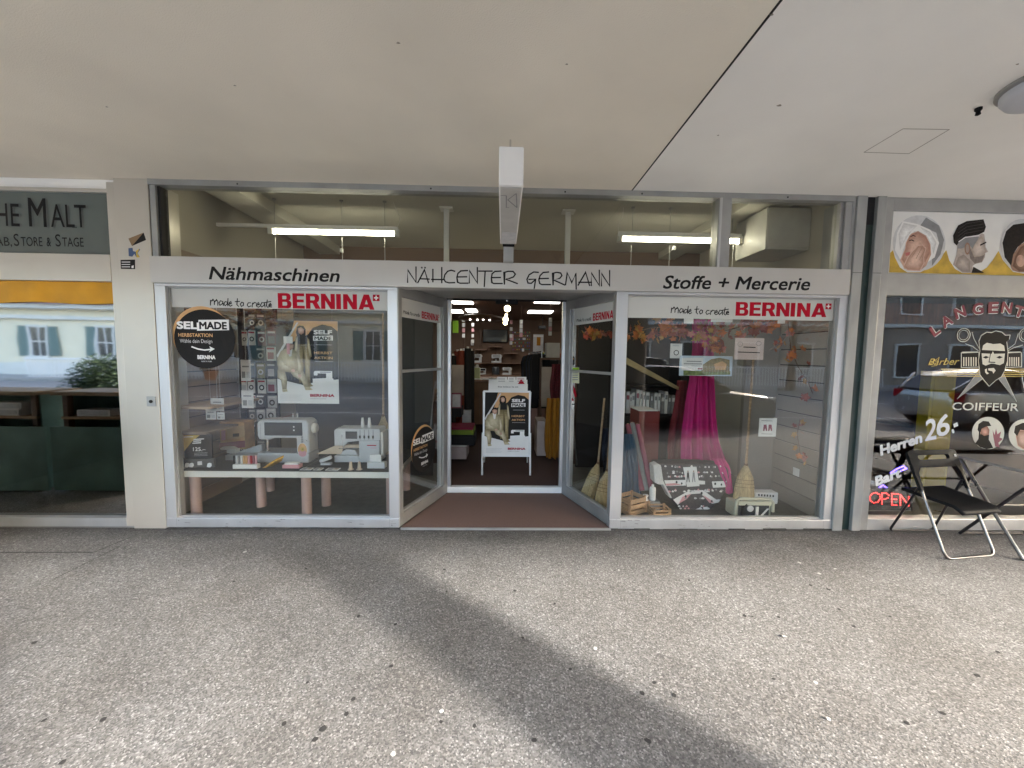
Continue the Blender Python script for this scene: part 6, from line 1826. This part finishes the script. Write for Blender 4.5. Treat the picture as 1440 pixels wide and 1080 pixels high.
# thread rack, hanging decorations and fuller walls
tr_ = thing('thread_rack', 'rack of many coloured thread spools on the brown back wall, right of the television', 'rack', at(730, 508, 9.1))
boxpx(720, 464, 747, 494, 9.13, .03, WOODD).build('board', tr_)
SPC = [mat('thread ' + k, c, .7) for k, c in (('red', (.40, .03, .03)), ('blue', (.04, .10, .30)), ('green', (.06, .22, .08)), ('yellow', (.5, .36, .04)), ('white', (.6, .6, .58)), ('violet', (.2, .05, .25)), ('orange', (.5, .18, .03)))]
for r_i in range(6):
    for c_i in range(9):
        q = at(721.5 + c_i * 2.9, 467.5 + r_i * 4.8, 9.09)
        MB().lathe((q.x, 9.13, q.z), [(.019, 0), (.019, -.05)], rnd.choice(SPC), 8, 'y').build('spool', tr_)
for i, (px, y0, y1, Y) in enumerate(((652, 445, 478, 6.0), (665, 452, 486, 7.0), (719, 447, 490, 6.5), (733, 449, 476, 5.5), (774, 446, 474, 5.0))):
    a, b = at(px, y0, Y), at(px, y1, Y)
    t = thing('hanging_decoration', '%s hanging from the sales room ceiling' % ('string of pale tags, leftmost,', 'string of rose and white tags left of the television', 'string of pale tags right of the television', 'short string of tags over the thread rack', 'short string of tags at the right door post')[i], 'decoration', (b.x, Y, b.z), 'strings of tags in the sales room')
    MB().tube([(a.x, Y, 2.70), (a.x, Y, b.z)], .003, WOODD, 5).build('string', t)
    for k in range(4):
        z = a.z + (b.z - a.z) * (k + .6) / 4.4
        MB().box(a.x - .035, a.x + .035, Y - .008, Y - .004, z - .045, z + .045, [PAPER, LGREYP, ROSE, PAPER][(k + i) % 4]).build('tag', t)
wr = thing('bolt_rack', 'dark rack of upright fabric bolts along the right wall of the sales room', 'rack', (1.25, 6.2, SHF))
MB().box(.98, 1.5, 5.4, 7.2, SHF, .5, WOODD).box(1.47, 1.5, 5.4, 7.2, .5, 1.75, WOODD).build('body', wr)
CL = [DARKC, NAVY, MUST, REDC, DENIM, mat('green cloth', (0.14, 0.20, 0.015), .8), mat('rust cloth', (0.22, 0.04, 0.02), .8), LGREYP]
for i in range(11):
    y = 5.48 + i * .155
    h_ = rnd.uniform(1.35, 1.65)
    m = CL[(i * 3) % 8]
    MB().box(1.02, 1.42, y, y + .11, .501, h_, m).box(1.18, 1.26, y + .02, y + .09, h_, h_ + .04, PAPER).build('fabric_bolt', cat='fabric bolt', group='upright fabric bolts on the right', bevel=.03,
        label='%s upright fabric bolt, %s from the front of the right rack' % (('black', 'navy', 'mustard', 'dark red', 'blue', 'green', 'rust', 'pale grey')[(i * 3) % 8], nth[i]))
# left side of the door view
YL = 2.35
standing('wall_board', 628, 513, 652, 556, YL, .03, mat('cream board', (0.40, 0.33, 0.26), .7), 'cream notice board just inside the entrance, on the left', 'board')
c = standing('picture', 634, 552.5, 649, 574, YL - .05, .02, MAUVE, 'small framed picture under the cream notice board', 'picture')
boxpx(636, 554.5, 647.5, 572.5, YL - .053, .002, LGREYP).build('print', c)
MB().box(at(634, 574, YL).x, at(649, 574, YL).x, YL - .05, YL + .3, SHF + .6, at(640, 574.2, YL - .05).z, DARKC).build('cabinet', label='black cabinet carrying the framed picture', cat='cabinet')
for i, (px, m, top) in enumerate(((637, DARKC, 500), (643, mat('rust cloth', (0.22, 0.04, 0.02), .8), 494), (648.5, mat('rust cloth', (0.22, 0.04, 0.02), .8), 493), (653.5, WOODD, 495), (658, DARKC, 490), (662.5, DARKC, 493))):
    q, r = at(px, top, 3.0), at(px, 520, 3.0)
    MB().lathe((q.x, 3.0 + .05 * (i % 2), SHF), [(.055, 0), (.055, q.z - SHF)], m, 14).lathe((q.x, 3.0 + .05 * (i % 2), q.z), [(.02, 0), (.02, .03)], PAPER, 10).build('fabric_roll', smooth=40, cat='fabric roll', group='standing fabric rolls left of the sales counter',
        label=('black standing fabric roll nearest the left door post', 'rust standing fabric roll, left of two', 'rust standing fabric roll, right of two', 'brown standing fabric roll beside the rust ones', 'taller black standing fabric roll', 'black standing fabric roll next to the sales counter')[i])
standing('magazines', 650, 577, 662, 596, 2.9, .25, LGREYP, 'grey pile of magazines on end before the dark rolls', 'magazines')
YS = 2.05
base_ = standing('plinth', 628, 628.5, 656, 646, YS, .4, mat('pinkish board', (0.42, 0.34, 0.32), .7), 'pale pink plinth under the folded cloths, left of the pavement board', 'plinth')
for i, (y0, y1, x1, m, lab) in enumerate(((626.5, 628.3, 657, PAPER, 'white folded sheet at the bottom of the cloth pile'), (612, 626.3, 668, DARKC, 'black folded cloth in the cloth pile on the plinth'), (605, 611.8, 666, mat('green cloth', (0.14, 0.20, 0.015), .8), 'lime green folded cloth in the cloth pile'), (601, 604.8, 665, mat('crimson cloth', (0.22, 0.01, 0.04), .8), 'crimson folded cloth on top of the cloth pile'))):
    standing('folded_cloth', 628, y0, x1, y1, YS, .4, m, lab, 'cloth', .008, 'folded cloths on the plinth')
# right side of the door view
YR = 2.3
drape('yellow_dress', [(560, 769, 787), (580, 768, 787), (610, 767, 787), (635, 766.5, 786), (644, 768, 785)], YR - .15, 2.5, .05, MUST, 'mustard yellow dress hanging at the right of the entrance', 'dress')
drape('patterned_dress', [(512, 776, 788), (530, 775, 788), (550, 774, 788), (570, 774, 788)], YR + .1, 2.5, .03, mat('dark red patterned cloth', (0.13, 0.015, 0.02), .8, 0, .6, 60), 'dark red patterned dress hanging above the yellow dress', 'dress')
standing('cabinet', 755.5, 592, 768, 641, YR + .05, .4, mat('cream cabinet paint', (0.50, 0.42, 0.38), .6), 'cream cabinet between the pavement board and the yellow dress', 'cabinet')
standing('wall_board', 762, 516, 777, 572, 2.9, .03, mat('cream board', (0.40, 0.33, 0.26), .7), 'tall cream board behind the dresses on the right', 'board')
standing('box', 769, 482, 787, 503, 3.6, .3, mat('grey white card', (0.48, 0.47, 0.45), .7), 'grey white box on the right hand rack of the sales room', 'box')
MB().box(at(760, 503, 3.6).x, at(792, 503, 3.6).x, 3.55, 4.0, at(770, 506, 3.6).z, at(770, 503.2, 3.6).z, WOODD).box(at(790, 503, 3.6).x, at(792, 503, 3.6).x, 3.55, 4.0, SHF, at(770, 506, 3.6).z, WOODD).box(at(760, 503, 3.6).x, at(761.5, 503, 3.6).x, 3.55, 4.0, SHF, at(770, 506, 3.6).z, WOODD).build('wall_shelf', label='dark shelf carrying the grey white box', cat='shelf')
gr = thing('garment_rack', 'dark rack of hanging black garments right of the counter', 'rack', at(752, 590, 4.6))
q0, q1 = at(744, 496, 4.6), at(762, 494, 3.7)
MB().tube([q0, q1], .015, CHROME, 8).tube([q0, (q0.x, q0.y, SHF)], .015, CHROME, 8).tube([q1, (q1.x, q1.y, SHF)], .015, CHROME, 8).build('rail', gr, smooth=50)
for i in range(9):
    p = lerp(q0, q1, (i + .5) / 9)
    m = [DARKC, NAVY, DARKC, DARKC, NAVY][i % 5]
    h_ = rnd.uniform(.8, 1.1)
    MB().loft([[(p.x - w_, p.y - d_, p.z - z), (p.x + w_, p.y - d_, p.z - z), (p.x + w_, p.y + d_, p.z - z), (p.x - w_, p.y + d_, p.z - z)] for z, w_, d_ in ((.04, .02, .01), (.08, .14, .02), (.2, .18, .035), (h_ * .6, .16, .03), (h_, .20, .04))], m).tube([(p.x, p.y, p.z + .016), (p.x, p.y, p.z - .045)], .004, CHROME, 6).build(
        'garment', cat='garment', group='garments on the dark rack', smooth=60, label='%s garment on the dark rack, %s from the back' % ({0: 'black', 1: 'navy', 2: 'black', 3: 'black', 4: 'navy'}[i % 5], nth[i]))
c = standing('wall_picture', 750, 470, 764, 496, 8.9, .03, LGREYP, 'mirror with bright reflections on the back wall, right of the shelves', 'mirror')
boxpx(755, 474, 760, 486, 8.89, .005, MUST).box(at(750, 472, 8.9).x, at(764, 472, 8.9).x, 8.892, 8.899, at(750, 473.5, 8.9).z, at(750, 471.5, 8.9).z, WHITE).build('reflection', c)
boxpx(758, 458, 768, 462, 7.5, .25, PLBLACK).tube([at(763, 458, 7.6), (at(763, 458, 7.6).x, 7.6, 2.70)], .012, PLBLACK, 6).build('projector', label='small black projector hanging right of the oval lamp', cat='projector', bevel=.01)

# ================================================================== the street behind the photographer, seen in the glass
def car(loc, rz, paint, lab, tall=0.0):
    t = thing('parked_car', lab, 'car', loc, 'cars in the street', rz, local=True)
    # side outline front to back (x along length)
    L_, W_ = 4.1, 1.74
    rings = []
    body = [(-2.05, .42, .62, .60), (-2.0, .30, .74, .74), (-1.75, .22, .86, .83), (-1.1, .2, .93, .87), (-.6, .2, .97, .87), (.6, .2, .98, .87), (1.5, .2, .98, .86), (1.85, .24, .96, .82), (2.0, .32, .92, .74), (2.05, .42, .8, .66)]
    for x, zb, zt2, hw in body:
        rings.append([(x, -hw, zb + .1), (x, -hw, (zb + zt2) / 2), (x, -hw * .97, zt2 - .06), (x, -hw * .85, zt2), (x, hw * .85, zt2), (x, hw * .97, zt2 - .06), (x, hw, (zb + zt2) / 2), (x, hw, zb + .1), (x, hw * .9, zb), (x, -hw * .9, zb)])
    MB().loft(rings, paint).build('body', t, smooth=35, local=True)
    H = 1.46 + tall
    cab = [(-.95, .95, .72), (-.25, H - .10, .62), (.1, H - .01, .6), (.8, H, .6), (1.5, H - .08, .58), (1.98, .98, .70)]
    MB().loft([[(x, -w2, .92), (x, -w2 * (.98 if z > 1 else 1), z), (x, w2 * (.98 if z > 1 else 1), z), (x, w2, .92)] for x, z, w2 in cab], SCREEN).build('window', t, smooth=30, local=True)
    MB().loft([[(x, -w2, z), (x, -w2 * .9, z + .03), (x, w2 * .9, z + .03), (x, w2, z)] for x, z, w2 in ((-.22, H - .10, .63), (.1, H - .01, .61), (.8, H, .61), (1.5, H - .08, .60), (1.62, H - .17, .6))], paint).build('roof', t, smooth=40, local=True)
    for sy in (-1, 1):
        f = MB()
        for pa, pb in (((-.95, .96), (-.22, H - .08)), ((.45, .96), (.45, H)), ((1.55, H - .1), (1.97, .97))):
            f.tube([(pa[0], sy * .735, pa[1]), (pb[0], sy * .615, pb[1])], .035, paint, 6)
        f.build('pillar', t, local=True)
        MB().box(-.72, -.55, sy * .86 - .10 * (sy < 0), sy * .86 + .10 * (sy > 0), .98, 1.10, paint).build('mirror', t, local=True, bevel=.03)
        MB().box(-2.0, -1.75, sy * .62 - .12, sy * .62 + .12, .66, .80, WHITE).build('headlight', t, local=True, bevel=.03)
        MB().box(1.85, 2.04, sy * .66 - .1, sy * .66 + .1, .72, .92, RED).build('tail_light', t, local=True, bevel=.02)
        for x in (-1.3, 1.28):
            wl = MB().lathe((x, sy * .80, .31), [(.20, -.1), (.31, -.1), (.315, -.05), (.315, .05), (.31, .1), (.20, .1)], PLBLACK, 24, 'y').build('wheel', t, smooth=40, local=True)
            rm_ = MB().lathe((x, sy * .80 + sy * .08, .31), [(.205, -.01), (.205, .012), (.05, .022)], CHROME, 20, 'y')
            rm_.build('rim', wl, smooth=40, local=True)
    return t
car((4.15, -5.75, -.12), PI, mat('black car paint', (0.012, 0.012, 0.014), .15, .2, coat=.5), 'black hatchback parked at the kerb opposite the right display window')
car((12.7, -6.0, -.12), PI, mat('silver car paint', (0.50, 0.51, 0.52), .25, .7, coat=.5), 'silver car parked at the kerb opposite the barber shop')
car((3.6, -9.4, -.12), 0, mat('light grey car paint', (0.42, 0.45, 0.46), .25, .6, coat=.5), 'tall light grey car driving on the far lane', .22)
car((-36, -15.9, -.12), PI, mat('dark grey car paint', (0.10, 0.10, 0.11), .25, .6, coat=.5), 'dark grey car parked on the far side of the street')

FAC = mat('cream rendered facade', (0.78, 0.70, 0.52), .85, 0, .05, 1.5)
TRIM = mat('pale stone trim', (0.68, 0.66, 0.60), .8, 0, .06, 3)
SHUT = mat('green grey shutter', (0.10, 0.16, 0.145), .6, 0, .1, 4, stretch=(1, 1, 30))
ROOF = mat('brown roof tile', (0.14, 0.08, 0.06), .8, 0, .3, 8)
bl = thing('street_house', 'long cream house with green shutters across the street', 'house', (-22, -24, 0.02))
YF = -20.6
MB().box(-48, 2.7, -30, YF, .02, 4.1, FAC).build('wall', bl)
MB().box(-48, 2.7, YF, YF + .06, .02, .75, TRIM).box(-48, 2.7, YF, YF + .22, 3.35, 3.55, TRIM).box(-48.2, 2.75, YF, YF + .5, 3.95, 4.2, TRIM).build('cornice', bl)
MB().prism([(YF + .7, 4.2), (-25.3, 5.8), (-30.5, 4.2)], 'x', -48.3, 2.78, ROOF).build('roof', bl)
i = 0
for fl_, z0 in ((0, 1.15),):
    for xw in range(-44, 1, 4):
        f = MB().box(xw - .6, xw - .5, YF, YF + .09, z0, z0 + 1.75, TRIM).box(xw + .5, xw + .6, YF, YF + .09, z0, z0 + 1.75, TRIM).box(xw - .7, xw + .7, YF, YF + .16, z0 - .12, z0, TRIM).box(xw - .6, xw + .6, YF, YF + .09, z0 + 1.75, z0 + 1.87, TRIM)
        w_ = f.build('window', bl)
        MB().box(xw - .5, xw + .5, YF + .01, YF + .03, z0, z0 + 1.75, SCREEN).build('pane', w_)
        MB().box(xw - .03, xw + .03, YF + .03, YF + .06, z0, z0 + 1.75, WHITE).box(xw - .5, xw - .03, YF + .03, YF + .055, z0 + .85, z0 + .9, WHITE).box(xw + .03, xw + .5, YF + .03, YF + .055, z0 + .85, z0 + .9, WHITE).box(xw - .5, xw - .44, YF + .03, YF + .06, z0, z0 + 1.75, WHITE).box(xw + .44, xw + .5, YF + .03, YF + .06, z0, z0 + 1.75, WHITE).build('sash', w_)
        for sx in (-1, 1):
            MB().box(xw + sx * .92 - .3, xw + sx * .92 + .3, YF + .02, YF + .07, z0 - .02, z0 + 1.8, SHUT).build('shutter', w_, bevel=.01)
b2 = thing('street_block', 'taller brown stone block across the street, right of the cream house', 'building', (30, -24, .02))
BRS = mat('brown stone facade', (0.30, 0.25, 0.20), .85, 0, .15, 2)
MB().box(3.0, 60, -30, YF + .35, .02, 9.5, BRS).build('wall', b2)
MB().box(2.8, 60.2, YF + .35, YF + .75, 9.2, 9.6, TRIM).box(2.9, 60.1, YF + .35, YF + .55, 3.6, 3.8, TRIM).build('cornice', b2)
for fl_, z0 in ((0, .6), (1, 4.5), (2, 7.0)):
    for k in range(16):
        xw = 5.0 + 3.4 * k
        w_ = MB().box(xw - .75, xw - .65, YF + .35, YF + .43, z0, z0 + 1.9, TRIM).box(xw + .65, xw + .75, YF + .35, YF + .43, z0, z0 + 1.9, TRIM).box(xw - .8, xw + .8, YF + .35, YF + .48, z0 + 1.9, z0 + 2.0, TRIM).box(xw - .8, xw + .8, YF + .35, YF + .48, z0 - .1, z0, TRIM).build('window', b2)
        MB().box(xw - .65, xw + .65, YF + .36, YF + .38, z0, z0 + 1.9, SCREEN).build('pane', w_)
# railing in front of the house
rl_ = thing('railing', 'white picket railing along the far pavement', 'railing', (-10, -18.2, .02))
r_ = MB()
x = -26.0
while x < 22:
    r_.box(x, x + .05, -18.22, -18.18, .02, 1.0, WHITE)
    x += .17
r_.build('pickets', rl_)
MB().box(-26.1, 22.1, -18.24, -18.16, 1.0, 1.08, WHITE).build('handrail', rl_)
TERR = mat('terracotta', (0.36, 0.13, 0.07), .8)
LEAFG = mat('bush foliage', (0.045, 0.085, 0.03), .7, 0, .5, 3)
BARK = mat('tree bark', (0.07, 0.05, 0.04), .9, 0, .3, 10, .5, 30)
def clump(mb, c, r, n, mats, s=.10, sq=(1, 1, 1)):
    for i in range(n):
        d = Vector((rnd.gauss(0, 1), rnd.gauss(0, 1), rnd.gauss(0, 1))).normalized() * r * rnd.random() ** .4
        p = Vector(c) + Vector((d.x * sq[0], d.y * sq[1], d.z * sq[2]))
        R = Matrix.Rotation(rnd.random() * 6.3, 3, 'Z') @ Matrix.Rotation(rnd.random() * 3.1, 3, 'X')
        k = s * rnd.uniform(.6, 1.4)
        mb.add([p + R @ Vector(q) * k for q in ((-.5, 0, 0), (0, -.3, .05), (.6, 0, 0), (0, .3, .05))], [(0, 1, 2, 3)], rnd.choice(mats))
def potted(x, y, z, h, lab):
    t = thing('potted_shrub', lab, 'plant', (x, y, z), 'potted shrubs in the street')
    MB().lathe((x, y, z), [(.22, 0), (.30, .42), (.33, .42), (.33, .5), (.28, .5), (.26, .44)], TERR, 20).build('pot', t, smooth=40)
    MB().tube([(x, y, z + .4), (x + .03, y, z + .4 + h * .5)], .025, BARK, 6).build('stem', t)
    f = MB()
    for k in range(5):
        clump(f, (x + rnd.gauss(0, .12), y + rnd.gauss(0, .12), z + .5 + h * (.2 + .16 * k)), .32, 130, [LEAFG, mat('bush foliage light', (0.09, 0.14, 0.04), .7)], .12)
    f.build('foliage', t)
potted(-15.6, -17.5, .02, 1.3, 'potted shrub in terracotta by the far railing, behind the round sticker in the glass')
potted(-4.9, -17.6, .02, 1.1, 'potted shrub in terracotta by the far railing')
bt = thing('bush', 'dense dark green bush at the kerb opposite the bar', 'bush', (-9.9, -6.4, -.12))
f = MB()
for k in range(22):
    clump(f, (-9.75 + rnd.uniform(-.5, .5), -6.4 + rnd.uniform(-.5, .5), .2 + rnd.uniform(0, .95)), .36, 420, [LEAFG, mat('bush foliage dark', (0.02, 0.045, 0.018), .7)], .065)
f.build('foliage', bt)
MB().tube([(-9.9, -6.4, -.12), (-9.85, -6.4, .5)], .06, BARK, 8).build('trunk', bt)
def tree(x, y, h, lab, mats):
    t = thing('autumn_tree', lab, 'tree', (x, y, -.12), 'street trees')
    tr_ = MB().tube([(x, y, -.12), (x + .05, y, h * .25), (x - .05, y + .05, h * .5), (x + .1, y, h * .8)], [.22, .17, .13, .05], BARK, 10)
    pts = []
    for k in range(9):
        a = k * 2.4
        z = h * (.42 + .06 * k)
        e = (x + math.cos(a) * (1.9 - .12 * k), y + math.sin(a) * (1.9 - .12 * k), z + .9)
        tr_.tube([(x, y, z), ((x + e[0]) / 2, (y + e[1]) / 2, z + .6), e], [.07, .045, .015], BARK, 6)
        pts += [e, ((x + e[0]) / 2, (y + e[1]) / 2, z + .8)]
    tr_.build('trunk', t, smooth=50)
    f = MB()
    for e in pts:
        clump(f, e, .95, 170, mats, .16)
    f.build('crown', t)
tree(2.9, -6.0, 7.0, 'added rust leaved street tree at the kerb opposite the entrance', LEAFS)  # unseen tree put in to shade the left edge of the pavement
tree(-13.5, -16.9, 6.0, 'ochre leaved street tree on the far pavement, left', LEAFS[1:3])
tree(15.5, -16.9, 6.5, 'ochre leaved street tree on the far pavement, right', LEAFS[:2])
